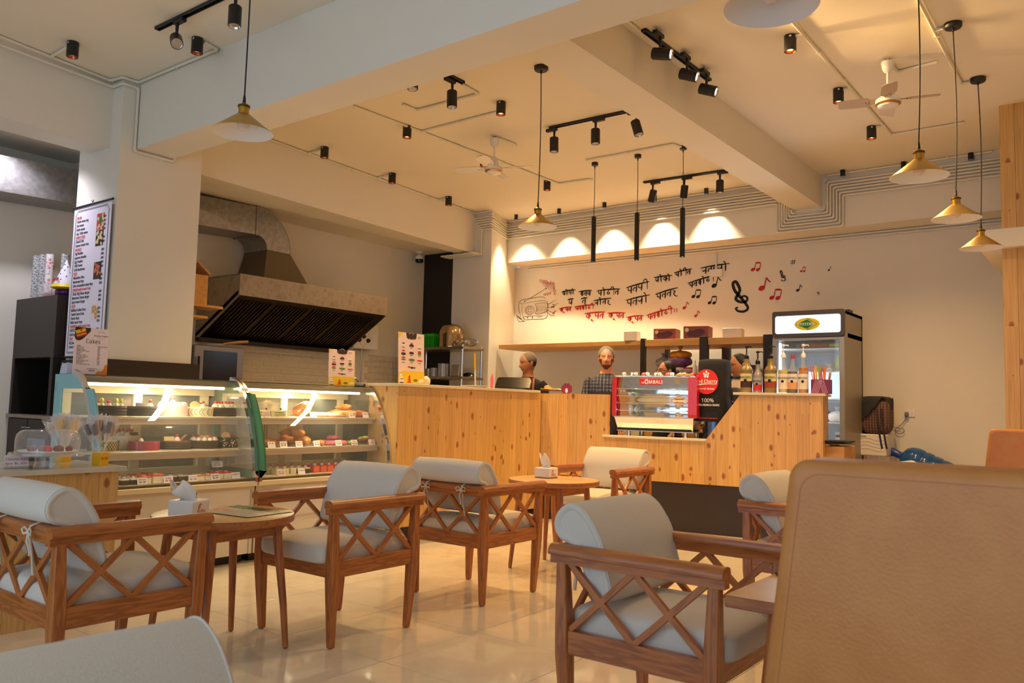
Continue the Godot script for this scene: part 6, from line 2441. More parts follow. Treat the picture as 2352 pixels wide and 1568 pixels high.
func bar() -> void:
	var pine: Material = mats["pine"]
	# counter running away from us beside the showcase
	var t := thing("pine_counter", "tall pine counter running from the showcase to the bar's inner corner", "counter")
	var g := Geo.new()
	g.bx(-5.2, -4.6, 0.0, 1.195, -6.5, -4.58)
	part("carcass", g, mats["dark_panel"], t)
	for i in 20:
		g = Geo.new()
		pine_board(g, i * 0.097, (i + 1) * 0.097, 0.1, 1.195, 0.0, 0.02, i + 200)
		var o := part("plank", g, pine, t)
		o.transform = Transform3D(Basis(Vector3.UP, PI / 2), Vector3(-4.599, 0, -4.56))
	g = Geo.new()
	pine_board(g, -4.9, -4.582, 0.0, 1.195, -4.579, -4.56, 231)
	part("end_board", g, pine, t)
	g = Geo.new()
	g.bx(-5.25, -4.555, 1.196, 1.22, -6.46, -4.545, 0.003)
	part("counter_top", g, mats["cream_edge"], t)
	# the bar: high panel, low bay for the machine, slanted step up to the bottle ledge
	t = thing("bar_counter", "long pine bar with a low machine bay and a slanted step", "counter", Vector3(-4.6, 0, -6.52), BAR_TURN)
	g = Geo.new()
	g.prism(pv([0.0, 0.0, 2.575, 0.0, 2.575, 1.208, 1.92, 1.208, 1.61, 0.798, 0.69, 0.798, 0.69, 1.193, 0.0, 1.193]), -0.07, -0.02)
	part("front_core", g, mats["cream_edge"], t)
	g = Geo.new()
	g.bx(0.66, 2.5, 0.0, 0.795, -0.62, -0.072)
	part("work_counter", g, mats["dark_panel"], t)
	g = Geo.new()
	g.bx(0.0, 2.575, 0.0, 0.424, -0.0195, -0.008)
	part("toe_panel", g, mats["dark_panel"], t)
	var xs := []
	for i in 7:
		xs.append([i * 0.0979, (i + 1) * 0.0979, 1.195, 1.195])
	for i in 9:
		xs.append([0.685 + i * 0.1028, 0.685 + (i + 1) * 0.1028, 0.8, 0.8])
	for i in 3:
		xs.append([1.61 + i * 0.102, 1.61 + (i + 1) * 0.102, 0.8 + i * 0.137, 0.8 + (i + 1) * 0.137])
	for i in 7:
		xs.append([1.916 + i * 0.0942, 1.916 + (i + 1) * 0.0942, 1.21, 1.21])
	for i in xs.size():
		g = Geo.new()
		pine_board(g, xs[i][0], xs[i][1], 0.425, xs[i][2], -0.0195, 0.0, i + 300, xs[i][3])
		part("plank", g, pine, t)
	for i in 3:
		g = Geo.new()
		pine_board(g, i * 0.11, (i + 1) * 0.11, 0.0, 1.21, 0.0, 0.012, i + 340)
		var o := part("end_plank", g, pine, t)
		o.transform = Transform3D(Basis(Vector3.UP, PI / 2), Vector3(2.576, 0, 0.0))
	g = Geo.new()
	pine_board(g, 0.0, 0.05, 0.8, 1.195, 0.0, 0.008, 350)
	var nb := part("notch_board", g, pine, t)
	nb.transform = Transform3D(Basis(Vector3.UP, PI / 2), Vector3(0.69, 0, -0.02))
	g = Geo.new()
	g.bx(0.66, 1.625, 0.8, 0.82, -0.06, 0.025, 0.002)
	part("low_ledge", g, mats["cream_edge"], t)
	g = Geo.new()
	g.bx(0.66, 1.9, 0.796, 0.806, -0.62, -0.075)
	part("drip_mat", g, mats["black_gloss"], t)
	g = Geo.new()
	g.bx(1.86, 2.61, 1.211, 1.232, -0.36, 0.022, 0.002)
	part("bottle_ledge", g, mats["cream_edge"], t)
	# low side unit behind the bar's end with a tray
	t = thing("side_unit", "low wooden unit behind the bar's right end", "cabinet", Vector3(-2.06, 0, -7.22))
	g = Geo.new()
	g.bx(-0.14, 0.14, 0, 0.8, -0.2, 0.14, 0.004)
	part("body", g, mats["shelf_wood"], t)
	g = Geo.new()
	g.bx(-0.14, 0.02, 0.801, 0.818, -0.2, 0.145, 0.003)
	part("top", g, mats["cream_edge"], t)
	t = thing("serving_tray", "black serving tray sticking out at the bar's right end", "tray", Vector3(-2.03, 0.8195, -7.2))
	g = Geo.new()
	g.lathe([Vector2(0, 0), Vector2(0.13, 0), Vector2(0.165, 0.022), Vector2(0.168, 0.026), Vector2(0.162, 0.024), Vector2(0.127, 0.005), Vector2(0, 0.004)], 40)
	part("tray", g, mats["black_metal"], t)
	machine()
	bottles()
	# things on the side counter
	t = thing("plate", "white oval plate lying on the side counter", "plate", Vector3(-4.78, 1.2205, -5.74))
	g = Geo.new()
	g.lathe([Vector2(0, 0), Vector2(0.08, 0), Vector2(0.13, 0.016), Vector2(0.137, 0.02), Vector2(0.128, 0.019), Vector2(0.08, 0.006), Vector2(0, 0.005)], 40)
	part("plate", g, mats["white_enamel"], t)
	t = thing("gas_lighter", "pink kitchen lighter standing upright on the side counter", "lighter", Vector3(-4.85, 1.2205, -6.07))
	g = Geo.new()
	g.lathe([Vector2(0, 0), Vector2(0.013, 0), Vector2(0.012, 0.05), Vector2(0.015, 0.07), Vector2(0.014, 0.1), Vector2(0.009, 0.118), Vector2(0.008, 0.13), Vector2(0, 0.13)], 16)
	var pk := mat("lighter_pink", srgb(222, 104, 136), 0.35)
	part("handle", g, pk, t)
	g = Geo.new()
	g.tube([Vector3(0, 0.128, 0), Vector3(0.0, 0.138, 0), Vector3(0.008, 0.146, 0), Vector3(0.014, 0.14, 0)], 0.003, 8)
	part("hook", g, pk, t)
	t = thing("pos_screen", "black till screen seen from behind on the side counter", "till screen", Vector3(-4.78, 1.2205, -6.3), 0.35)
	g = Geo.new()
	g.xf = Transform3D(Basis(Vector3.RIGHT, -0.7), Vector3(0, 0.012, 0))
	g.prism(PackedVector2Array(arc(Vector2(-0.15, 0.11), Vector2(0.025, 0.025), 180, 90, 6) + arc(Vector2(0.13, 0.08), Vector2(0.045, 0.055), 90, 0, 6) + [Vector2(0.175, 0.0), Vector2(-0.175, 0.0)]), -0.012, 0.012)
	part("screen_back", g, mats["black_gloss"], t)
	g = Geo.new()
	g.box(Vector3(0, 0.008, -0.02), Vector3(0.3, 0.014, 0.12), 0.004)
	part("base", g, mats["black_metal"], t)
	t = thing("carton", "opened kraft and yellow carton on the bar's inner corner", "box", bar_at(0.09, 1.2215, -0.075), BAR_TURN + 0.15)
	g = Geo.new()
	g.box(Vector3(0, 0.004, 0), Vector3(0.2, 0.006, 0.15), 0.001)
	part("tray", g, mat("carton_red", srgb(150, 40, 44), 0.6), t)
	g = Geo.new()
	g.hexa([Vector3(-0.11, 0.02, -0.06), Vector3(0.09, 0.01, -0.06), Vector3(0.1, 0.01, 0.08), Vector3(-0.1, 0.016, 0.08), Vector3(-0.11, 0.024, -0.06), Vector3(0.06, 0.024, -0.06), Vector3(0.07, 0.024, 0.08), Vector3(-0.1, 0.02, 0.08)])
	part("yellow_flap", g, mat("carton_yellow", srgb(222, 204, 110), 0.6), t)
	g = Geo.new()
	g.prism(pv([-0.1, 0.018, 0.03, 0.018, -0.02, 0.03, -0.06, 0.06, -0.095, 0.05]), -0.055, -0.05)
	part("kraft_flap", g, mat("kraft", srgb(214, 176, 120), 0.7), t)
	t = thing("table_sign", "maroon scalloped table sign with a pale oval on the bar", "sign", bar_at(0.255, 1.196, -0.05), BAR_TURN)
	g = Geo.new()
	var sc := []
	for i in 40:
		var a := TAU * i / 40
		var r := 0.052 + 0.007 * absf(sin(a * 4))
		sc.append(Vector2(cos(a) * r, maxf(0.0, 0.045 + sin(a) * r)))
	g.prism(PackedVector2Array(sc), -0.003, 0.003)
	part("board", g, mat("maroon_card", srgb(142, 46, 84), 0.5), t)
	g = Geo.new()
	g.disc(Vector2(0, 0.03), Vector2(0.014, 0.024), 0.0036)
	part("oval", g, mats["paper"], t)


func machine() -> void:
	var t := thing("espresso_machine", "large mirror-polished espresso machine with red sides on the bar", "coffee machine", bar_at(1.11, 0.8065, -0.14), BAR_TURN)
	var red := mat("machine_red", srgb(196, 20, 26), 0.18)
	red.clearcoat_enabled = true
	red.clearcoat = 0.6
	var mirror := mat("mirror_steel", srgb(222, 222, 228), 0.05, 1.0)
	var g := Geo.new()
	g.bx(-0.36, 0.36, 0.06, 0.55, -0.42, 0.03, 0.01)
	part("body", g, mats["black_metal"], t)
	for s in [-1, 1]:
		g = Geo.new()
		var pr := [Vector2(-0.44, 0.19), Vector2(0.07, 0.19), Vector2(0.082, 0.22), Vector2(0.075, 0.555), Vector2(-0.44, 0.565)]
		g.prism(PackedVector2Array(pr), -0.018 if s < 0 else -0.04, 0.018 if s < 0 else 0.04)
		g.move(Transform3D(Basis(Vector3.UP, -PI / 2), Vector3(-0.374 if s < 0 else 0.372, 0, 0)))
		part("side_panel", g, red, t)
	# bulged front panel
	var rings := []
	for i in 13:
		var f := i / 12.0
		var y := 0.19 + f * 0.365
		var z := 0.05 + 0.028 * sin(PI * minf(1.0, (1.0 - f) * 0.9 + 0.1)) + 0.010 * cos(f * 9.0) * (1.0 - f)
		var row := []
		for k in 15:
			var u := -0.352 + k * 0.684 / 14.0
			row.append(Vector3(u, y, z - 0.025 * pow(absf(u / 0.352), 4.0)))
		rings.append(row)
	g = Geo.new()
	g.loft(rings, false, false)
	part("front_panel", g, mirror, t)
	for i in 4:
		var y := 0.247 + i * 0.066
		g = Geo.new()
		g.tube([Vector3(-0.33, y, 0.078), Vector3(0.0, y, 0.092), Vector3(0.31, y, 0.078)], 0.0045, 8, true, 0.5)
		for s in [-1, 1]:
			g.blob(Vector3(-0.01 + s * 0.33, y + 0.003, 0.08), Vector3(0.006, 0.006, 0.004), 1, 1, 10, 6)
		part("rib", g, mats["chrome"], t)
	g = Geo.new()
	g.hexa([Vector3(-0.35, 0.062, 0.02), Vector3(0.36, 0.062, 0.02), Vector3(0.36, 0.062, -0.3), Vector3(-0.35, 0.062, -0.3), Vector3(-0.37, 0.185, 0.07), Vector3(0.38, 0.185, 0.07), Vector3(0.38, 0.185, -0.3), Vector3(-0.37, 0.185, -0.3)])
	part("lower_panel", g, mirror, t)
	g = Geo.new()
	g.bx(-0.36, 0.37, 0.055, 0.064, -0.3, 0.03, 0.002)
	g.bx(-0.38, 0.385, 0.183, 0.191, -0.3, 0.074, 0.002)
	part("trim", g, mats["alloy"], t)
	for s in [[-0.25, 0.0], [0.29, 0.0], [-0.25, -0.36], [0.29, -0.36]]:
		g = Geo.new()
		g.lathe([Vector2(0, 0), Vector2(0.018, 0), Vector2(0.018, 0.058), Vector2(0, 0.058)], 16)
		g.move(Transform3D(Basis(), Vector3(s[0], 0, s[1])))
		part("foot", g, mats["chrome"], t)
	g = Geo.new()
	g.box(Vector3(-0.02, 0.513, 0.062), Vector3(0.215, 0.062, 0.022), 0.003)
	var bd := part("badge", g, red, t)
	g = Geo.new()
	text_geo(g, "LA", 0.024, Vector3(-0.096, 0.504, 0.0745), Basis(), true, false, true, 0.001)
	text_geo(g, "C", 0.062, Vector3(-0.063, 0.512, 0.0745), Basis(), true, false, true, 0.001)
	text_geo(g, "IMBALI", 0.044, Vector3(0.018, 0.510, 0.0745), Basis(), true, false, true, 0.001)
	part("lettering", g, mats["print_white"], bd)
	g = Geo.new()
	g.bx(-0.37, 0.39, 0.552, 0.567, -0.42, 0.05, 0.003)
	part("cup_tray", g, mats["alloy"], t)
	var rng := RandomNumberGenerator.new()
	rng.seed = 8
	for i in 12:
		var p := bar_at(0.8 + i * 0.058, 1.3745, -0.16 - 0.07 * (i % 2))
		var c: Material = mats["chrome"] if i % 4 != 3 else mats["machine_red"]
		g = Geo.new()
		g.lathe([Vector2(0, 0.036), Vector2(0.018, 0.036), Vector2(0.026, 0.03), Vector2(0.034, 0.008), Vector2(0.036, 0.0), Vector2(0.033, 0.0), Vector2(0.02, 0.028), Vector2(0, 0.031)], 20)
		single("coffee_cup", g, c, "upturned shiny cup on the espresso machine's top" if i % 4 != 3 else "upturned red cup on the espresso machine's top", "cup", "shiny cups on the machine" if i % 4 != 3 else "red cups on the machine", p)
	for i in 2:
		g = Geo.new()
		g.lathe([Vector2(0, 0.02), Vector2(0.03, 0.02), Vector2(0.036, 0.012), Vector2(0.037, 0), Vector2(0.033, 0.0), Vector2(0, 0.01)], 20)
		single("lid", g, mat("orange_lid", srgb(236, 130, 24), 0.4), "orange lid at the right end of the machine's top, " + ["left one", "right one"][i], "lid", "", bar_at(1.35 + i * 0.08, 1.3745, -0.12))
	# grinder under its printed cloth cover
	t = thing("covered_grinder", "coffee grinder under a black printed cloth cover with red round emblem", "coffee grinder", bar_at(1.628, 0.8065, -0.27), BAR_TURN)
	g = Geo.new()
	g.lathe([Vector2(0, 0), Vector2(0.1, 0), Vector2(0.1, 0.03), Vector2(0.085, 0.04), Vector2(0.085, 0.2), Vector2(0, 0.2)], 28)
	part("body", g, mat("blue_steel", srgb(96, 116, 150), 0.25, 0.8), t)
	g = Geo.new()
	rings = []
	for f in [[0.165, 0.148, 0.13], [0.3, 0.146, 0.132], [0.45, 0.14, 0.13], [0.58, 0.138, 0.128], [0.66, 0.139, 0.126], [0.70, 0.136, 0.122], [0.72, 0.122, 0.108], [0.727, 0.09, 0.08]]:
		var ring := []
		for i in 40:
			var a := TAU * i / 40
			var w := 1.0 + 0.012 * sin(a * 5 + f[0] * 9) + 0.008 * sin(a * 11)
			ring.append(Vector3(signf(cos(a)) * pow(absf(cos(a)), 0.62) * f[1] * w, f[0], signf(sin(a)) * pow(absf(sin(a)), 0.62) * f[2] * w))
		rings.append(ring)
	g.loft(rings)
	var cv := part("cover", g, mat("black_cloth", srgb(26, 23, 23), 0.85), t)
	var z := 0.1345
	g = Geo.new()
	g.disc(Vector2(-0.04, 0.52), Vector2(0.105, 0.112), z + 0.0015, 0.0, 36)
	part("emblem", g, mat("emblem_red", srgb(226, 40, 32), 0.6), cv)
	g = Geo.new()
	text_geo(g, "Red Cherry", 0.044, Vector3(-0.042, 0.522, z + 0.003), Basis(), true, false, true, 0.001, 0.86)
	text_geo(g, "COFFEE BEANS", 0.021, Vector3(-0.042, 0.455, z + 0.003), Basis(), true, false, true, 0.001)
	text_geo(g, "100%", 0.046, Vector3(-0.03, 0.352, z + 0.003), Basis(), false, false, true, 0.001)
	text_geo(g, "PAI ARABICA BEANS", 0.025, Vector3(-0.018, 0.312, z + 0.003), Basis(), true, false, true, 0.001, 0.8)
	g.stroke(bez(pts2([-0.13, 0.494, -0.11, 0.492, -0.07, 0.498, -0.01, 0.5, 0.03, 0.498, 0.045, 0.51])), [0.014, 0.016, 0.006, 0.005, 0.003], z + 0.003)
	for q in [[-0.055, 0.565, 0.5], [-0.03, 0.565, -0.5], [-0.062, 0.59, 0.25], [-0.025, 0.59, -0.4], [-0.042, 0.607, 0.1], [-0.045, 0.578, 0.0]]:
		g.disc(Vector2(q[0], q[1]), Vector2(0.0085, 0.013), z + 0.003, q[2], 12)
	part("lettering", g, mats["print_white"], cv)
	g = Geo.new()
	text_geo(g, "WITH LOVE FROM NEPAL", 0.014, Vector3(-0.02, 0.195, z + 0.0055), Basis(), true, false, true, 0.001)
	part("red_lettering", g, mats["print_red"], cv)
	# second grinder with a hopper of beans
	t = thing("bean_grinder", "silver coffee grinder with a clear bean hopper behind the slanted step", "coffee grinder", bar_at(1.79, 0.8065, -0.36), BAR_TURN)
	g = Geo.new()
	g.bx(-0.06, 0.06, 0, 0.3, -0.1, 0.08, 0.012)
	part("body", g, mats["alloy"], t)
	g = Geo.new()
	g.lathe([Vector2(0, 0.3), Vector2(0.03, 0.3), Vector2(0.03, 0.335), Vector2(0.022, 0.345)], 20)
	part("neck", g, mats["chrome"], t)
	g = Geo.new()
	g.lathe([Vector2(0.022, 0.345), Vector2(0.05, 0.4), Vector2(0.073, 0.43), Vector2(0.075, 0.56)], 28)
	part("hopper", g, mats["clear_plastic"], t)
	g = Geo.new()
	g.lathe([Vector2(0, 0.35), Vector2(0.02, 0.35), Vector2(0.047, 0.4), Vector2(0.07, 0.432), Vector2(0.071, 0.46), Vector2(0.03, 0.475), Vector2(0, 0.478)], 28)
	part("coffee_beans", g, crumb_mat("bean_brown", srgb(58, 34, 22)), t)
	g = Geo.new()
	g.lathe([Vector2(0.078, 0.555), Vector2(0.078, 0.572), Vector2(0.06, 0.582), Vector2(0, 0.584)], 28)
	part("lid", g, mats["black_metal"], t)


func bottle(x: float, label: String, prof: Array, glass: Material, liquid, fill: float, cap_at: float, pump: String, lab: Array, band: Color, band2: Color, word: String) -> void:
	var t := thing("syrup_bottle", label, "bottle", bar_at(x, 1.2325, -0.12), BAR_TURN)
	var g := Geo.new()
	g.lathe(prof, 28)
	part("bottle", g, glass, t)
	if liquid != null:
		g = Geo.new()
		var q := []
		q.append(Vector2(0, 0.004))
		for p in prof:
			if p.y <= fill and p.x > 0.0:
				q.append(Vector2(p.x - 0.002, maxf(p.y, 0.004)))
		q.append(Vector2(q[q.size() - 1].x, fill))
		q.append(Vector2(0, fill))
		g.lathe(q, 28)
		part("syrup", g, liquid, t)
	# label: two bands wrapped round the front
	var r: float = lab[2]
	var hm: float = lerpf(lab[0], lab[1], 0.46)
	g = Geo.new()
	g.lathe([Vector2(r + 0.0008, hm), Vector2(r + 0.0008, lab[1])], 20, 0.7, 0.35, PI - 0.35)
	var lb := part("label", g, mat("label_%s" % band.to_html(false), band, 0.5), t)
	g = Geo.new()
	g.lathe([Vector2(r + 0.0008, lab[0]), Vector2(r + 0.0008, hm)], 20, 0.7, 0.35, PI - 0.35)
	part("label_foot", g, mat("label_%s" % band2.to_html(false), band2, 0.5), t)
	g = Geo.new()
	text_geo(g, word, r * 0.5, Vector3(0, lerpf(lab[0], lab[1], 0.72), r + 0.0012), Basis(), true, true, true, 0.0008)
	g.disc(Vector2(0, lerpf(lab[0], lab[1], 0.5)), Vector2(r * 0.28, r * 0.28), r + 0.0018)
	part("lettering", g, mats["ink_black"], lb)
	var c: Material = mats["black_gloss"] if pump == "black" else mats["white_plastic"]
	if pump == "red":
		g = Geo.new()
		g.lathe([Vector2(0.0155, cap_at - 0.02), Vector2(0.0155, cap_at + 0.012), Vector2(0, cap_at + 0.013)], 16)
		part("cap", g, mats["machine_red"], t)
		return
	g = Geo.new()
	g.lathe([Vector2(0.02, cap_at - 0.026), Vector2(0.02, cap_at), Vector2(0.012, cap_at + 0.012), Vector2(0.006, cap_at + 0.02), Vector2(0.0055, cap_at + 0.075), Vector2(0, cap_at + 0.075)], 16)
	var pm := part("pump", g, c, t)
	g = Geo.new()
	g.lathe([Vector2(0, cap_at + 0.072), Vector2(0.015, cap_at + 0.072), Vector2(0.015, cap_at + 0.086), Vector2(0, cap_at + 0.09)], 16)
	g.tube([Vector3(0.005, cap_at + 0.08, 0), Vector3(0.04, cap_at + 0.082, 0.005), Vector3(0.044, cap_at + 0.07, 0.006)], [0.005, 0.004, 0.0035], 8)
	part("spout", g, c, pm)


func bottles() -> void:
	var gold := mat("gold_bottle", srgb(150, 130, 84), 0.35, 0.4)
	var silver := mat("silver_bottle", srgb(158, 156, 156), 0.35, 0.4)
	var clear := pane("bottle_glass", Color(0.92, 0.96, 0.92), 0.14)
	var sauce := [Vector2(0, 0), Vector2(0.05, 0), Vector2(0.053, 0.006), Vector2(0.05, 0.035), Vector2(0.052, 0.042), Vector2(0.052, 0.17), Vector2(0.05, 0.178), Vector2(0.054, 0.185), Vector2(0.053, 0.2), Vector2(0.042, 0.222), Vector2(0.028, 0.24), Vector2(0.025, 0.295), Vector2(0, 0.295)]
	var slim := [Vector2(0, 0), Vector2(0.04, 0), Vector2(0.041, 0.14), Vector2(0.036, 0.165), Vector2(0.02, 0.19), Vector2(0.017, 0.25), Vector2(0, 0.25)]
	var wine := [Vector2(0, 0), Vector2(0.04, 0), Vector2(0.043, 0.005), Vector2(0.043, 0.17), Vector2(0.04, 0.19), Vector2(0.022, 0.225), Vector2(0.015, 0.25), Vector2(0.0145, 0.3), Vector2(0, 0.3)]
	bottle(1.945, "gold sauce bottle with dark brown label, leftmost on the ledge", sauce, gold, null, 0, 0.32, "black", [0.045, 0.165, 0.052], srgb(214, 206, 146), srgb(62, 34, 28), "MONIN")
	bottle(2.04, "slim silver bottle with red fruit label and black pump", slim, silver, null, 0, 0.275, "black", [0.02, 0.13, 0.041], srgb(170, 168, 168), srgb(206, 44, 44), "MONIN")
	bottle(2.149, "gold sauce bottle with rust red label, right of the slim silver one", sauce, gold, null, 0, 0.32, "black", [0.045, 0.165, 0.052], srgb(222, 212, 140), srgb(156, 66, 36), "MONIN")
	bottle(2.254, "glass bottle of pale yellow syrup with a white pump", wine, clear, mat("syrup_pale", srgb(206, 190, 84), 0.1), 0.2, 0.33, "white", [0.035, 0.165, 0.043], srgb(240, 232, 220), srgb(236, 226, 214), "MONIN")
	bottle(2.331, "dark syrup bottle with a red cap among the pumps", wine, clear, mat("syrup_dark", srgb(40, 22, 22), 0.1), 0.185, 0.315, "red", [0.035, 0.165, 0.043], srgb(238, 230, 222), srgb(226, 170, 120), "MONIN")
	bottle(2.418, "amber syrup bottle with a white pump, rightmost on the ledge", wine, clear, mat("syrup_amber", srgb(196, 118, 30), 0.1), 0.215, 0.33, "white", [0.035, 0.165, 0.043], srgb(240, 234, 222), srgb(236, 228, 206), "MONIN")
	# straws in a striped carton
	var t := thing("straw_carton", "maroon striped carton holding straws at the ledge's end", "box", bar_at(2.563, 1.2325, -0.12), BAR_TURN)
	var g := Geo.new()
	for s in [[-0.075, 0.075, 0.052, 0.056], [-0.075, 0.075, -0.056, -0.052]]:
		g.bx(s[0], s[1], 0, 0.118, s[2], s[3])
	for s in [-1, 1]:
		g.bx(s * 0.075 - 0.002, s * 0.075 + 0.002, 0, 0.118, -0.056, 0.056)
	g.bx(-0.075, 0.075, 0, 0.003, -0.056, 0.056)
	part("carton", g, mat("carton_maroon", srgb(122, 44, 92), 0.5), t)
	g = Geo.new()
	for i in 9:
		var x := -0.07 + i * 0.012
		if i < 5:
			g.stroke([Vector2(x, 0.004), Vector2(x + 0.03, 0.112)], 0.004, 0.0566)
		else:
			g.stroke([Vector2(x + 0.03, 0.004), Vector2(x - 0.005, 0.112)], 0.004, 0.0566)
	part("stripes", g, mat("stripe_pink", srgb(212, 160, 190), 0.5), t)
	var cols := [srgb(240, 96, 60), srgb(250, 190, 40), srgb(150, 200, 60), srgb(230, 70, 110), srgb(248, 140, 50)]
	var rng := RandomNumberGenerator.new()
	rng.seed = 2
	var sm := ["orange drinking straw in the maroon carton", "yellow drinking straw in the maroon carton", "green drinking straw in the maroon carton", "pink drinking straw in the maroon carton", "amber drinking straw in the maroon carton", "red and white striped paper straw in the maroon carton"]
	var sg := ["orange straws", "yellow straws", "green straws", "pink straws", "amber straws", "striped paper straws"]
	for i in 24:
		var k := i % 6
		var b := Vector3(-0.05 + (i % 6) * 0.018, 0.004, -0.03 + (i / 6) * 0.018)
		var a := Vector3(b.x * 1.5 + rng.randf_range(-0.02, 0.02), 0.21 + rng.randf() * 0.03, b.z * 1.3)
		if k == 5:
			a.y = 0.18
		var st := thing("straw", sm[k], "straw", bar_at(2.563, 1.2325, -0.12), BAR_TURN, sg[k])
		g = Geo.new()
		g.tube([b, a], 0.0035, 8)
		part("tube", g, mat("straw_white", srgb(240, 232, 224), 0.5) if k == 5 else mat("straw_%d" % k, cols[k], 0.4), st)
		if k == 5:
			g = Geo.new()
			for j in 8:
				var f := 0.5 + j * 0.06
				g.tube([b.lerp(a, f), b.lerp(a, f + 0.03)], 0.0038, 8)
			part("stripe", g, mats["machine_red"], st)


# ================================================================ along the back wall
func back_wall_things() -> void:
	var wood: Material = mats["shelf_wood"]
	var g := Geo.new()
	g.bx(-6.26, -4.29, 1.765, 1.815, -8.59, -7.95, 0.003)
	single("wall_shelf", g, wood, "long deep wooden shelf under the painted mural", "shelf")
	# open rack with black posts
	var t := thing("storage_rack", "wooden rack with black posts behind the bar", "rack")
	for x in [[-4.235, 0.045], [-3.53, 0.085], [-2.86, 0.08]]:
		for z in [-7.92, -8.5]:
			g = Geo.new()
			g.bx(x[0] - x[1] / 2, x[0] + x[1] / 2, 0, 1.83, z - 0.03, z + 0.03, 0.002)
			part("post", g, mats["dark_panel"], t)
	for s in [[-4.21, -3.575], [-3.485, -2.905]]:
		for y in [1.79, 1.37, 0.8]:
			g = Geo.new()
			g.bx(s[0], s[1], y - 0.045, y + 0.025, -8.52, -7.905, 0.002)
			part("shelf_board", g, wood, t)
	# boxes on top
	g = Geo.new()
	var white := mat("white_carton", srgb(226, 216, 202), 0.7)
	paper_box(Vector3(-4.42, 1.8155, -8.0), Vector3(0.15, 0.1, 0.13), white, null, "plain white box at the end of the wall shelf")
	paper_box(Vector3(-4.02, 1.8155, -8.05), Vector3(0.24, 0.115, 0.2), mat("cake_carton", srgb(140, 66, 48), 0.45), mat("carton_dark", srgb(84, 28, 24), 0.4), "printed brown cake box on the rack, left of two")
	paper_box(Vector3(-3.66, 1.8155, -8.05), Vector3(0.26, 0.13, 0.2), mats["cake_carton"], mats["carton_dark"], "printed brown cake box on the rack, taller right one")
	paper_box(Vector3(-3.27, 1.8155, -8.05), Vector3(0.19, 0.095, 0.16), white, null, "plain white box on the rack close to the fridge")
	paper_box(Vector3(-3.32, 1.3955, -8.1), Vector3(0.2, 0.15, 0.1), mats["carton_dark"], mat("print_gold", srgb(226, 196, 140), 0.5), "dark box with a photo print on the rack's middle shelf")
	paper_box(Vector3(-3.1, 1.3955, -8.1), Vector3(0.16, 0.14, 0.1), mats["carton_dark"], mat("print_rose", srgb(150, 70, 90), 0.5), "dark box with rosy print beside the woman with long hair")
	# bags and tubs on the middle shelf
	var names := [["clear plastic tub with red filling on the rack, left", srgb(170, 60, 50)], ["clear plastic tub with white filling on the rack, middle", srgb(226, 214, 196)], ["clear plastic tub with dark red filling on the rack, right", srgb(150, 40, 50)]]
	for i in 3:
		t = thing("plastic_tub", names[i][0], "tub", Vector3(-4.0 + i * 0.115, 1.3955, -8.05))
		g = Geo.new()
		g.lathe([Vector2(0, 0), Vector2(0.046, 0), Vector2(0.053, 0.115)], 24)
		part("tub", g, mats["clear_plastic"], t)
		g = Geo.new()
		g.lathe([Vector2(0, 0.003), Vector2(0.044, 0.003), Vector2(0.048, 0.07), Vector2(0, 0.072)], 20)
		part("filling", g, mat("tub_%d" % i, names[i][1], 0.6), t)
		g = Geo.new()
		g.lathe([Vector2(0.055, 0.112), Vector2(0.055, 0.124), Vector2(0, 0.126)], 24)
		part("lid", g, mats["machine_red"] if i != 1 else mats["clear_plastic"], t)
	bag(Vector3(-3.88, 1.522, -8.05), Vector3(0.13, 0.06, 0.1), mat("bag_purple", srgb(110, 70, 120), 0.5), "purple plastic bag lying on the tubs")
	bag(Vector3(-3.86, 1.6, -8.05), Vector3(0.11, 0.05, 0.09), mat("bag_amber", srgb(206, 130, 20), 0.4), "knotted amber plastic bag on top of the purple one")
	bag(Vector3(-4.07, 1.522, -8.07), Vector3(0.075, 0.055, 0.07), mat("bag_grey", srgb(150, 146, 142), 0.5), "crumpled grey bag beside the knotted amber one")
	for i in 2:
		t = thing("spray_bottle", ["white squeeze bottle on the rack, left of two", "white squeeze bottle on the rack, right of two"][i], "bottle", Vector3(-3.66 + i * 0.055, 1.3955, -7.98))
		g = Geo.new()
		g.lathe([Vector2(0, 0), Vector2(0.023, 0), Vector2(0.023, 0.13), Vector2(0.008, 0.15), Vector2(0.006, 0.19), Vector2(0, 0.192)], 16)
		part("bottle", g, mats["white_plastic"], t)
	fridge()
	dispenser()
	mural()
	# small white junction box above the mural with its pipe
	t = thing("junction_box", "small white wall box with a short pipe above the big treble clef", "wall box", Vector3(-3.69, 2.605, -8.595))
	g = Geo.new()
	g.bx(-0.075, 0.075, -0.042, 0.042, -0.004, 0.03, 0.004)
	part("box", g, mats["white_plastic"], t)
	g = Geo.new()
	g.tube([Vector3(0, 0.04, 0.014), Vector3(0, 0.225, 0.014)], 0.0105, 8)
	part("pipe", g, mats["conduit_white"], t)
	# socket with plug and lead
	t = thing("wall_socket", "white wall socket with a grey plug and lead beside the bag", "socket", Vector3(-1.725, 1.093, -8.599))
	g = Geo.new()
	g.bx(-0.05, 0.05, -0.036, 0.036, 0, 0.01, 0.003)
	part("plate", g, mats["white_plastic"], t)
	g = Geo.new()
	g.bx(0.01, 0.03, -0.016, 0.016, 0.01, 0.014, 0.002)
	part("switch", g, mats["white_enamel"], t)
	g = Geo.new()
	g.blob(Vector3(-0.022, -0.012, 0.026), Vector3(0.018, 0.024, 0.018), 0.7, 0.7, 16, 8)
	part("plug", g, mats["grey_plastic"], t)
	g = Geo.new()
	var path := []
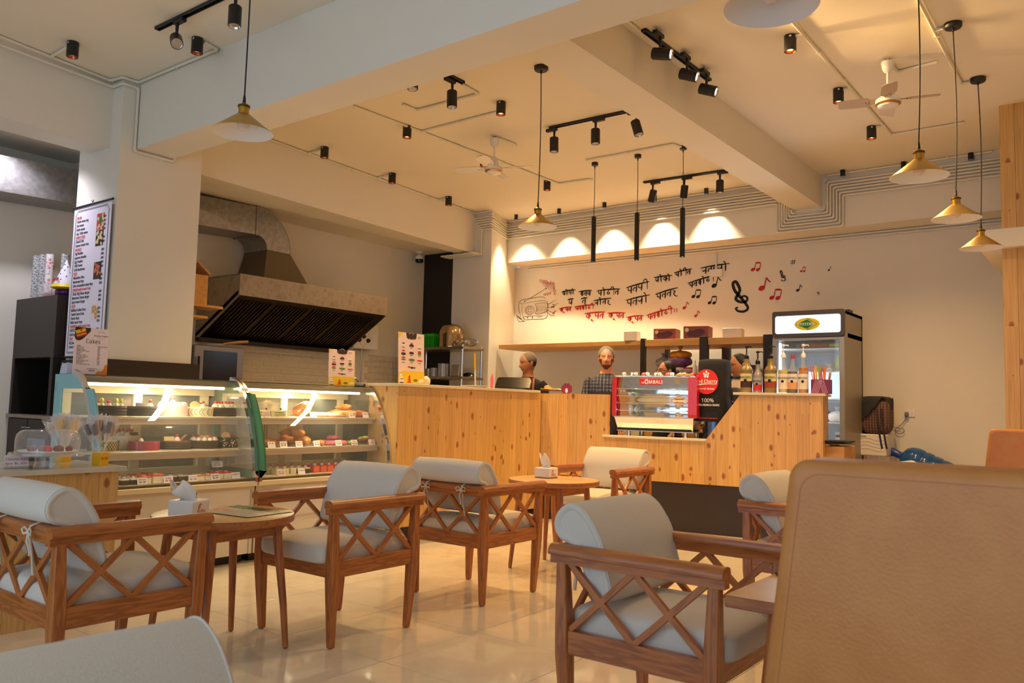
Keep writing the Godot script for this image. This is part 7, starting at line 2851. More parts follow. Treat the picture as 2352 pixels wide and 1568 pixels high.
	for p in bez(pts2([-0.024, -0.034, -0.06, -0.1, -0.13, -0.165, -0.09, -0.2, -0.05, -0.18, -0.06, -0.15, -0.13, -0.14, -0.17, -0.115]), 5):
		path.append(Vector3(p.x, p.y, 0.02))
	g.tube(path, 0.0035, 6)
	part("lead", g, mats["grey_plastic"], t)


func paper_box(at: Vector3, s: Vector3, m: Material, pic, label: String) -> void:
	var t := thing("paper_box", label, "box", at, 0.18)
	var g := Geo.new()
	g.box(Vector3(0, s.y / 2, 0), s, 0.002)
	part("box", g, m, t)
	g = Geo.new()
	g.hexa([Vector3(-s.x / 2, s.y, -s.z / 2), Vector3(s.x / 2, s.y, -s.z / 2), Vector3(s.x / 2, s.y, s.z / 2 + 0.001), Vector3(-s.x / 2, s.y, s.z / 2 + 0.001), Vector3(-s.x / 2 + 0.004, s.y + 0.008, -s.z / 2), Vector3(s.x / 2 - 0.004, s.y + 0.004, -s.z / 2), Vector3(s.x / 2 - 0.004, s.y + 0.004, s.z / 2 - 0.01), Vector3(-s.x / 2 + 0.004, s.y + 0.008, s.z / 2 - 0.01)])
	part("lid", g, m, t)
	if pic != null:
		g = Geo.new()
		g.disc(Vector2(0.02, s.y * 0.45), Vector2(s.x * 0.3, s.y * 0.32), s.z / 2 + 0.0006, 0.2)
		g.disc(Vector2(-s.x * 0.22, s.y * 0.4), Vector2(s.x * 0.14, s.y * 0.28), s.z / 2 + 0.0007, 0.2)
		part("photo_print", g, pic, t)
		g = Geo.new()
		g.disc(Vector2(-s.x * 0.36, s.y * 0.72), Vector2(s.y * 0.17, s.y * 0.17), s.z / 2 + 0.0012, 0.0, 20)
		for i in 8:
			g.stroke([Vector2(-s.z / 2 + 0.01 + i * 0.018, s.y * 0.1), Vector2(-s.z / 2 + 0.03 + i * 0.018, s.y * 0.9)], 0.002, 0.0)
		part("pale_print", g, mat("print_pale", srgb(226, 200, 170), 0.5), t)


func bag(at: Vector3, s: Vector3, m: Material, label: String) -> void:
	var t := thing("plastic_bag", label, "bag", at)
	var g := Geo.new()
	g.blob(Vector3(0, s.y, 0), s, 0.8, 0.8, 28, 14, func(q: Vector3) -> Vector3: return q * (1.0 + 0.07 * sin(q.x * 70 + q.y * 30) + 0.05 * sin(q.z * 90)))
	part("body", g, m, t)
	g = Geo.new()
	g.lathe([Vector2(s.x * 0.3, s.y * 1.8), Vector2(0.01, s.y * 2.0), Vector2(0.012, s.y * 2.2), Vector2(0.028, s.y * 2.2 + 0.03), Vector2(0.02, s.y * 2.2 + 0.035), Vector2(0, s.y * 2.2)], 14)
	part("knot", g, m, t)


func fridge() -> void:
	var t := thing("drinks_fridge", "tall glass door fridge with a lit header, beside the bar's right end", "fridge", Vector3(-2.375, 0, -7.9), 0.0)
	var body := mat("fridge_grey", srgb(150, 142, 128), 0.4, 0.3)
	var inner := mat("fridge_inside", srgb(214, 222, 232), 0.5)
	var w := 0.325
	var g := Geo.new()
	g.bx(-w, -w + 0.03, 0.02, 2.0, -0.3, 0.28, 0.003)
	g.bx(w - 0.03, w, 0.02, 2.0, -0.3, 0.28, 0.003)
	g.bx(-w, w, 0.02, 2.0, -0.3, -0.27)
	g.bx(-w, w, 1.97, 2.0, -0.3, 0.28)
	g.bx(-w, w, 0.02, 0.3, -0.3, 0.28)
	g.bx(-w, w, 1.76, 1.8, -0.3, 0.2)
	part("cabinet", g, body, t)
	g = Geo.new()
	g.bx(-w + 0.031, w - 0.031, 0.301, 1.759, -0.269, -0.262)
	g.bx(-w + 0.03, -w + 0.036, 0.301, 1.759, -0.262, 0.24)
	g.bx(w - 0.036, w - 0.03, 0.301, 1.759, -0.262, 0.24)
	part("lining", g, inner, t)
	# header
	g = Geo.new()
	var o := arc(Vector2(-w + 0.03, 1.795), Vector2(0.03, 0.03), 270, 180, 6) + arc(Vector2(-w + 0.02, 1.99), Vector2(0.02, 0.02), 180, 90, 6) + arc(Vector2(w - 0.02, 1.99), Vector2(0.02, 0.02), 90, 0, 6) + arc(Vector2(w - 0.03, 1.795), Vector2(0.03, 0.03), 0, -90, 6)
	g.prism(PackedVector2Array(o), 0.28, 0.318, true)
	part("header", g, mat("header_grey", srgb(72, 66, 62), 0.4), t)
	g = Geo.new()
	var q := arc(Vector2(-w + 0.05, 1.82), Vector2(0.02, 0.02), 270, 180, 6) + arc(Vector2(-w + 0.05, 1.945), Vector2(0.02, 0.02), 180, 90, 6) + arc(Vector2(w - 0.05, 1.945), Vector2(0.02, 0.02), 90, 0, 6) + arc(Vector2(w - 0.05, 1.82), Vector2(0.02, 0.02), 0, -90, 6)
	g.prism(PackedVector2Array(q), 0.3185, 0.322)
	var hs := part("lit_sign", g, glow("fridge_sign", Color(0.82, 0.92, 1.0), 1.1), t)
	area(Vector3(-2.375, 1.88, -7.57), Vector3(-2.375, 1.88, -5), Vector2(0.55, 0.14), 0.25, Color(0.82, 0.92, 1.0))
	g = Geo.new()
	g.disc(Vector2(0.0, 1.882), Vector2(0.115, 0.058), 0.3226, 0.0, 32)
	part("oval", g, mat("oval_yellow", srgb(222, 206, 20), 0.5), hs)
	g = Geo.new()
	g.poly(pv([-0.1, 1.882, 0.0, 1.838, 0.065, 1.882, 0.0, 1.926]), 0.3234)
	g.stroke(pts2([0.0, 1.936, 0.09, 1.882, 0.0, 1.828]), 0.006, 0.3234)
	part("diamond", g, mat("diamond_green", srgb(16, 120, 66), 0.5), hs)
	g = Geo.new()
	text_geo(g, "WESTERN", 0.031, Vector3(-0.016, 1.882, 0.3245), Basis(), true, true, true, 0.001)
	part("lettering", g, mats["print_white"], hs)
	# door
	g = Geo.new()
	for x in [-w + 0.022, w - 0.022]:
		g.bx(x - 0.022, x + 0.022, 0.1, 1.758, 0.282, 0.316, 0.004)
	g.bx(-w, w, 0.1, 0.16, 0.282, 0.316, 0.004)
	g.bx(-w + 0.04, w - 0.04, 1.735, 1.758, 0.284, 0.314, 0.002)
	var dr := part("door", g, mat("door_silver", srgb(166, 160, 150), 0.35, 0.5), t)
	g = Geo.new()
	g.bx(-w + 0.044, w - 0.044, 0.16, 1.735, 0.297, 0.302)
	part("glass", g, mats["clear_glass"], dr)
	for y in [1.665, 1.45, 1.2, 0.985, 0.7]:
		g = Geo.new()
		g.bx(-w + 0.04, w - 0.04, y - 0.006, y + 0.006, -0.25, 0.2, 0.002)
		part("shelf", g, mats["white_enamel"], t)
	g = Geo.new()
	g.bx(-w + 0.038, -w + 0.05, 0.4, 1.72, 0.2, 0.225, 0.003)
	part("light_strip", g, glow("fridge_tube", Color(0.80, 0.9, 1.0), 8.0), t)
	var l := OmniLight3D.new()
	l.name = "fridge_light"
	add_child(l)
	l.position = Vector3(-2.63, 1.25, -7.69)
	l.light_energy = 0.22
	l.light_color = Color(0.8, 0.9, 1.0)
	l.light_size = 0.05
	l.omni_range = 12.0
	l.omni_attenuation = 2.0
	l.shadow_enabled = true
	g = Geo.new()
	g.bx(w - 0.09, w - 0.01, 2.0, 2.028, -0.02, 0.1, 0.004)
	part("stabiliser", g, mats["black_metal"], t)
	var o2 := Vector3(-2.375, 0, -7.9)
	bag(o2 + Vector3(0.02, 1.672, 0.02), Vector3(0.17, 0.028, 0.12), mat("bag_red", srgb(190, 40, 66), 0.4), "red plastic bag on the fridge's top shelf")
	bag(o2 + Vector3(0.2, 1.672, 0.06), Vector3(0.075, 0.026, 0.09), mat("bag_yellow", srgb(226, 214, 30), 0.4), "bright yellow plastic bag on the fridge's top shelf")
	bag(o2 + Vector3(0.22, 1.457, 0.04), Vector3(0.05, 0.075, 0.07), mat("bag_lime", srgb(190, 200, 50), 0.4), "tall lime yellow bag on the fridge's second shelf")
	bag(o2 + Vector3(0.13, 1.457, 0.08), Vector3(0.03, 0.018, 0.03), mats["white_plastic"], "small white bag on the fridge's second shelf")
	bag(o2 + Vector3(0.19, 0.992, 0.06), Vector3(0.07, 0.05, 0.07), mats["white_plastic"], "white knotted bag low in the fridge")
	bag(o2 + Vector3(0.05, 0.992, 0.0), Vector3(0.07, 0.06, 0.07), mats["bag_red"], "red bag low in the fridge behind the white one")
	var t2 := thing("milk_carton", "white carton with red print standing low in the fridge", "carton", o2 + Vector3(0.22, 0.707, 0.08))
	g = Geo.new()
	g.box(Vector3(0, 0.1, 0), Vector3(0.07, 0.2, 0.07), 0.003)
	part("carton", g, mats["white_plastic"], t2)
	g = Geo.new()
	g.disc(Vector2(0, 0.09), Vector2(0.026, 0.03), 0.0356)
	g.bx(-0.03, 0.03, 0.15, 0.17, 0.0352, 0.0358)
	part("print", g, mats["carton_dark"], t2)


func dispenser() -> void:
	var t := thing("water_dispenser", "white water dispenser with wavy front by the wall, under the bag", "water dispenser", Vector3(-1.95, 0, -8.27))
	var g := Geo.new()
	g.bx(-0.125, 0.125, 0.0, 0.5, -0.16, 0.14, 0.012)
	g.bx(-0.125, 0.125, 0.69, 0.89, -0.16, 0.16, 0.012)
	g.bx(-0.125, 0.125, 0.5, 0.69, -0.16, 0.06, 0.004)
	part("body", g, mat("dispenser_white", srgb(222, 216, 206), 0.4), t)
	for i in 4:
		g = Geo.new()
		var p := []
		for k in 12:
			var x := -0.11 + k * 0.02
			p.append(Vector3(x, 0.845 - i * 0.032 + 0.012 * sin(k * 0.55), 0.161))
		g.tube(p, 0.0035, 6, true, 0.6)
		part("wave", g, mats["dispenser_white"], t)
	for x in [-0.05, 0.05]:
		g = Geo.new()
		g.tube([Vector3(x, 0.69, 0.1), Vector3(x, 0.665, 0.1)], 0.012, 10)
		part("tap", g, mats["white_plastic"], t)
	g = Geo.new()
	g.disc(Vector2(0.09, 0.745), Vector2(0.005, 0.005), 0.1605)
	part("light", g, glow("indicator", Color(1.0, 0.35, 0.1), 4.0), t)
	g = Geo.new()
	text_geo(g, "BALTRA", 0.016, Vector3(-0.08, 0.868, 0.161), Basis(), true, false, true, 0.001)
	part("lettering", g, mats["ink_black"], t)
	# checked bag with a dark jacket thrown over it
	t = thing("checked_bag", "brown checked rucksack standing on the water dispenser", "bag", Vector3(-1.94, 0.8905, -8.27))
	g = Geo.new()
	g.blob(Vector3(0, 0.17, 0), Vector3(0.135, 0.172, 0.12), 0.5, 0.5, 28, 16)
	var ck := mat("check_cloth", Color.WHITE, 0.85)
	var im := Image.create(64, 64, false, Image.FORMAT_RGB8)
	im.fill(srgb(96, 66, 58))
	for i in 8:
		im.fill_rect(Rect2i(i * 8, 0, 3, 64), srgb(66, 44, 42))
		im.fill_rect(Rect2i(0, i * 8 + 2, 64, 1), srgb(140, 110, 100))
		im.fill_rect(Rect2i(i * 8 + 5, 0, 1, 64), srgb(150, 120, 108))
	ck.albedo_texture = ImageTexture.create_from_image(im)
	ck.uv1_triplanar = true
	ck.uv1_scale = Vector3(5, 5, 5)
	part("body", g, ck, t)
	for x in [0.02, 0.06]:
		g = Geo.new()
		g.tube([Vector3(x, 0.28, 0.1), Vector3(x + 0.01, 0.18, 0.135), Vector3(x + 0.035, 0.02, 0.168), Vector3(x + 0.05, -0.08, 0.17), Vector3(x + 0.06, -0.13, 0.172)], 0.008, 8, true, 0.5)
		part("strap", g, mats["black_metal"], t)
	t = thing("jacket", "dark jacket draped over the checked rucksack", "jacket", Vector3(-1.94, 1.0, -8.27))
	g = Geo.new()
	var rings := []
	for f in [[0.18, 0.16, 0.04, 0.0], [0.215, 0.158, 0.09, 0.01], [0.235, 0.13, 0.12, 0.0], [0.245, 0.06, 0.09, 0.0]]:
		var ring := []
		for i in 32:
			var a := TAU * i / 32
			var drop := 0.0
			if f[0] < 0.2:
				drop = -0.30 * clampf(-cos(a) * 1.3, 0.0, 1.0) - 0.06 * sin(a * 5)
			elif f[0] < 0.22:
				drop = -0.10 * clampf(-cos(a), 0.0, 1.0)
			ring.append(Vector3(cos(a) * f[1] * (1.0 + 0.06 * sin(a * 6)) - 0.015, f[0] + drop, sin(a) * f[1] * 0.92))
		rings.append(ring)
	g.loft(rings)
	var jm := mat("jacket_dark", srgb(44, 42, 44), 0.85)
	jm.cull_mode = BaseMaterial3D.CULL_DISABLED
	part("cloth", g, jm, t)
	# big water bottle lying tilted
	t = thing("water_bottle", "large blue water bottle leaning on its side beside the dispenser", "water bottle", Vector3(-1.62, 0.0, -8.33))
	g = Geo.new()
	g.xf = Transform3D(Basis(Vector3.BACK, 1.15), Vector3(0.09, 0.60, 0.02))
	var pr := [Vector2(0, -0.21), Vector2(0.11, -0.21), Vector2(0.13, -0.19)]
	for i in 4:
		pr.append_array([Vector2(0.135, -0.17 + i * 0.08), Vector2(0.135, -0.12 + i * 0.08), Vector2(0.129, -0.11 + i * 0.08), Vector2(0.129, -0.1 + i * 0.08)])
	pr.append_array([Vector2(0.12, 0.17), Vector2(0.09, 0.21), Vector2(0.035, 0.235), Vector2(0.03, 0.26)])
	g.lathe(pr, 32)
	part("bottle", g, mat("bottle_blue", srgb(30, 84, 150), 0.15), t)
	g = Geo.new()
	g.xf = Transform3D(Basis(Vector3.BACK, 1.15), Vector3(0.09, 0.60, 0.02))
	g.lathe([Vector2(0.034, 0.25), Vector2(0.036, 0.33), Vector2(0.03, 0.34), Vector2(0, 0.34)], 20)
	part("cap", g, mat("cap_blue", srgb(26, 60, 150), 0.3), t)
	# stool that carries it
	t = thing("low_stand", "low dark stand carrying the tilted water bottle", "stand", Vector3(-1.5, 0, -8.33))
	g = Geo.new()
	g.bx(-0.16, 0.16, 0, 0.455, -0.14, 0.14, 0.01)
	part("stand", g, mats["dark_panel"], t)


# lettering and drawings painted on the back wall; measured in units of the drawing, then scaled to the wall
func wall_xy(p: Vector2) -> Vector2:
	# u, v of the drawing (2352 by 806 units) to metres along and up the wall
	var u := p.x / 2352.0
	var x := -6.72 + 4.55 * u * (1.0 - 0.10 * u) / 0.90
	var y := 2.935 - 0.095 * u - (p.y / 806.0) * (1.118 - 0.03 * u)
	return Vector2(x, y)


func mural_stroke(g: Geo, p: Array, w: float) -> void:
	var o := []
	for q in bez(pts2(p), 5):
		o.append(wall_xy(q))
	g.stroke(o, [w * 0.55, w, w, w * 0.5])


func word(label_part: String, m: Material, t: Node3D, x0: float, y0: float, x1: float, y1: float, glyphs: String) -> void:
	# head line with hanging brush strokes, one letter of the code for each letter shape
	var g := Geo.new()
	mural_stroke(g, [x0 - 8, y0 + 3, (x0 + x1) / 2, (y0 + y1) / 2 - 3, x1 + 8, y1 - 2], 0.017)
	var n := glyphs.length()
	var s := (x1 - x0) / n
	var h := minf(62.0, s * 1.7)
	for i in n:
		var x := x0 + s * (i + 0.5)
		var y := lerpf(y0, y1, (i + 0.5) / n)
		var c := glyphs[i]
		if c in "kpgmbtnjylSvr":
			mural_stroke(g, [x + s * 0.28, y - 2, x + s * 0.25, y + h * 0.5, x + s * 0.2, y + h], 0.018)
		if c in "kb":
			mural_stroke(g, [x + s * 0.22, y + h * 0.35, x - s * 0.1, y + h * 0.2, x - s * 0.35, y + h * 0.45, x - s * 0.1, y + h * 0.7, x + s * 0.22, y + h * 0.45], 0.012)
		if c == "k":
			mural_stroke(g, [x + s * 0.22, y + h * 0.3, x + s * 0.5, y + h * 0.35, x + s * 0.5, y + h * 0.65], 0.012)
		if c in "pS":
			mural_stroke(g, [x - s * 0.32, y, x - s * 0.3, y + h * 0.5, x + s * 0.2, y + h * 0.55], 0.013)
		if c == "g":
			mural_stroke(g, [x - s * 0.25, y, x - s * 0.22, y + h * 0.5, x - s * 0.4, y + h * 0.65], 0.013)
		if c == "m":
			mural_stroke(g, [x - s * 0.3, y, x - s * 0.3, y + h * 0.6, x - s * 0.1, y + h * 0.75, x + s * 0.2, y + h * 0.55], 0.013)
		if c in "tn":
			mural_stroke(g, [x + s * 0.2, y + h * 0.35, x - s * 0.15, y + h * 0.35, x - s * 0.35, y + h * 0.6, x - s * 0.2, y + h * 0.8], 0.013)
		if c in "jyl":
			mural_stroke(g, [x - s * 0.4, y + h * 0.35, x - s * 0.25, y + h * 0.6, x, y + h * 0.5, x + s * 0.2, y + h * 0.3], 0.013)
		if c == "r":
			mural_stroke(g, [x - s * 0.2, y, x + s * 0.15, y + h * 0.25, x - s * 0.2, y + h * 0.45, x + s * 0.2, y + h * 0.9], 0.014)
		if c == "o":
			mural_stroke(g, [x, y - 2, x, y + h], 0.016)
			mural_stroke(g, [x, y, x - s * 0.2, y - h * 0.35, x - s * 0.5, y - h * 0.45], 0.012)
		if c == "i":
			mural_stroke(g, [x + s * 0.3, y + h, x + s * 0.3, y, x + s * 0.05, y - h * 0.5, x - s * 0.4, y - h * 0.3, x - s * 0.3, y], 0.012)
		if c == "d":
			mural_stroke(g, [x, y, x, y + h * 0.3, x - s * 0.3, y + h * 0.5, x, y + h * 0.75, x + s * 0.35, y + h * 0.55, x + s * 0.1, y + h * 0.35], 0.013)
		if c == "u":
			mural_stroke(g, [x - s * 0.3, y + h * 0.3, x + s * 0.2, y + h * 0.4, x - s * 0.1, y + h * 0.7, x + s * 0.3, y + h * 1.1, x + s * 0.7, y + h * 1.1], 0.013)
		if c == "R":
			mural_stroke(g, [x, y + h * 0.95, x - s * 0.3, y + h * 1.15, x + s * 0.3, y + h * 1.35], 0.012)
	part(label_part, g, m, t)


func note(m: Material, t: Node3D, x: float, y: float, s: float, double: bool) -> void:
	var g := Geo.new()
	g.disc(wall_xy(Vector2(x, y)), Vector2(s * 0.00075, s * 0.00055), 0.0, 0.4)
	mural_stroke(g, [x + s * 0.3, y, x + s * 0.42, y - s * 0.8, x + s * 0.55, y - s * 1.7], s * 0.00028)
	if double:
		g.disc(wall_xy(Vector2(x + s * 0.95, y + s * 0.1)), Vector2(s * 0.00075, s * 0.00055), 0.0, 0.4)
		mural_stroke(g, [x + s * 1.25, y + s * 0.1, x + s * 1.4, y - s * 0.7, x + s * 1.5, y - s * 1.6], s * 0.00028)
		mural_stroke(g, [x + s * 0.5, y - s * 1.65, x + s, y - s * 1.65, x + s * 1.5, y - s * 1.55], s * 0.00055)
	else:
		mural_stroke(g, [x + s * 0.55, y - s * 1.7, x + s * 0.8, y - s * 1.2, x + s * 1.1, y - s * 0.9], s * 0.0003)
	part("music_note", g, m, t)


func mural() -> void:
	var k: Material = mats["ink_black"]
	var r: Material = mats["ink_red"]
	var t := thing("wall_mural", "black and red painted song lettering, radio and music notes on the back wall", "mural", Vector3(0, 0, -8.597))
	word("painted_word", k, t, 455, 280, 545, 272, "bogo")
	word("painted_word", k, t, 582, 288, 662, 286, "rtb")
	word("painted_word", k, t, 712, 288, 860, 286, "Sodin")
	word("painted_word", k, t, 918, 275, 1060, 236, "Stpi")
	word("painted_word", k, t, 1106, 200, 1212, 196, "moko")
	word("painted_word", k, t, 1240, 170, 1340, 150, "poin")
	word("painted_word", k, t, 1412, 144, 1578, 126, "ltgyo")
	word("painted_word", k, t, 502, 356, 532, 354, "m")
	word("painted_word", k, t, 598, 354, 630, 352, "t")
	word("painted_word", k, t, 690, 376, 800, 366, "jonu")
	word("painted_word", k, t, 916, 386, 1064, 352, "Stjo")
	word("painted_word", k, t, 1116, 346, 1250, 302, "Stnu")
	word("painted_word", k, t, 1330, 266, 1490, 214, "ptrodi")
	word("painted_word", r, t, 440, 436, 520, 428, "kRSn")
	word("painted_word", r, t, 552, 424, 684, 418, "ptrodi")
	word("painted_word", r, t, 628, 490, 758, 486, "kRSn")
	word("painted_word", r, t, 790, 494, 898, 502, "kRSn")
	word("painted_word", r, t, 922, 536, 1022, 530, "kRSn")
	word("painted_word", r, t, 1060, 524, 1220, 474, "ptrodi")
	var g := Geo.new()
	for x in [1236, 1252]:
		mural_stroke(g, [x, 474, x, 492, x - 2, 508], 0.009)
	part("end_bars", g, r, t)
	# treble clefs
	for c in [[1660, 400, 1.0], [1912, 250, 0.33]]:
		g = Geo.new()
		var q := []
		for p in pts2([-4, 14, 14, -4, 36, 10, 30, 40, -6, 44, -34, 18, -18, -24, -10, -60, -32, -120, -52, -110, -40, -50, 4, 20, 40, 90, 20, 120, -18, 118, -34, 96, -20, 86]):
			q.append_array([c[0] + p.x * c[2], c[1] + p.y * c[2]])
		mural_stroke(g, q, 0.034 * c[2])
		part("treble_clef", g, k, t)
	for n in [[1358, 382, 32, true, k], [1462, 440, 30, true, k], [1490, 300, 42, false, k], [1730, 186, 32, true, r], [1784, 340, 50, false, r], [1845, 420, 38, true, r], [2018, 222, 18, true, r], [1998, 370, 26, false, k], [1300, 474, 30, false, r], [1374, 545, 26, false, r], [2178, 226, 16, false, k], [378, 420, 14, true, k], [392, 480, 18, false, r]]:
		note(n[4], t, n[0], n[1], n[2], n[3])
	g = Geo.new()
	for p in [[1955, 140, 1988, 136], [1953, 156, 1986, 152], [1968, 128, 1964, 168], [1980, 126, 1976, 166]]:
		mural_stroke(g, p, 0.006)
	mural_stroke(g, [2108, 396, 2116, 392, 2122, 402, 2112, 412], 0.008)
	part("sharp_sign", g, k, t)
	# radio with aerial
	g = Geo.new()
	for p in [[126, 360, 128, 430, 150, 520], [128, 358, 160, 336, 300, 320, 330, 344], [150, 376, 330, 356, 342, 440, 336, 520, 230, 526, 172, 522, 152, 440, 152, 378], [130, 360, 152, 378], [172, 526, 176, 500, 330, 494], [172, 354, 250, 300, 332, 240], [250, 384, 300, 376, 344, 386, 346, 450, 300, 474, 256, 474, 268, 430, 250, 384], [340, 400, 370, 380, 410, 352], [344, 420, 390, 416, 424, 380], [344, 444, 380, 468, 412, 462], [344, 460, 370, 496, 404, 498], [112, 476, 130, 540, 180, 540], [270, 506, 308, 504]]:
		mural_stroke(g, p, 0.0055)
	for i in 9:
		mural_stroke(g, [258 + i * 9, 384, 262 + i * 9, 430, 258 + i * 9, 472], 0.0025)
		mural_stroke(g, [110 + i * 5, 478 + i * 5, 124 + i * 5, 500 + i * 5, 138 + i * 5, 520 + i * 3], 0.003)
	for rr in [42, 32, 16]:
		var q := []
		for i in 17:
			q.append_array([212 + cos(TAU * i / 16) * rr * 0.86, 442 + sin(TAU * i / 16) * rr])
		mural_stroke(g, q, 0.005)
	for p in [[197, 510], [234, 510], [332, 240], [172, 354]]:
		g.disc(wall_xy(Vector2(p[0], p[1])), Vector2(0.009, 0.009), 0.0)
	part("radio_drawing", g, k, t)
	g = Geo.new()
	for rr in [18, 30, 44, 58]:
		var q := []
		for i in 9:
			var a := -2.2 + i * 0.36
			q.append_array([334 + cos(a) * rr, 240 + sin(a) * rr * 0.9])
		mural_stroke(g, q, 0.006)
	var a := wall_xy(Vector2(338, 184))
	text_geo(g, "1980s Fm", 0.06, Vector3(a.x, a.y, 0), Basis(Vector3.BACK, -0.2), false, false, true, 0.0006)
	a = wall_xy(Vector2(396, 262))
	text_geo(g, "radio", 0.055, Vector3(a.x, a.y, 0), Basis(Vector3.BACK, -1.4), false, false, true, 0.0006)
	a = wall_xy(Vector2(342, 292))
	text_geo(g, "nepal", 0.05, Vector3(a.x, a.y, 0), Basis(Vector3.BACK, 0.15), false, false, true, 0.0006)
	part("radio_waves", g, r, t)


# ================================================================ people
# smooth skin over a chain of rings: each row is height, half width, half depth, forward shift
func body_rings(rows: Array, n := 36, sq := 0.85) -> Array:
	var o := []
	for f in rows:
		var ring := []
		for i in n:
			var a := TAU * i / n
			ring.append(Vector3(signf(cos(a)) * pow(absf(cos(a)), sq) * f[1], f[0], signf(sin(a)) * pow(absf(sin(a)), sq) * f[2] + f[3]))
		o.append(ring)
	return o


func hand(g: Geo, at: Vector3, d: Vector3, side: float) -> void:
	var up := Vector3(0, 1, 0)
	var x := d.cross(up).normalized() * side
	g.tube([at, at + d * 0.045, at + d * 0.085], [0.026, 0.036, 0.034], 12, true, 0.45)
	for i in 4:
		var s := at + d * 0.08 + x * (-0.027 + i * 0.018)
		var l: float = [0.062, 0.072, 0.068, 0.052][i]
		g.tube([s, s + d * l * 0.5 + up * 0.004, s + d * l - up * 0.008], [0.0088, 0.0082, 0.0066], 8)
	g.tube([at + d * 0.02 - x * 0.028, at + d * 0.05 - x * 0.05, at + d * 0.08 - x * 0.056], [0.012, 0.0105, 0.008], 8)


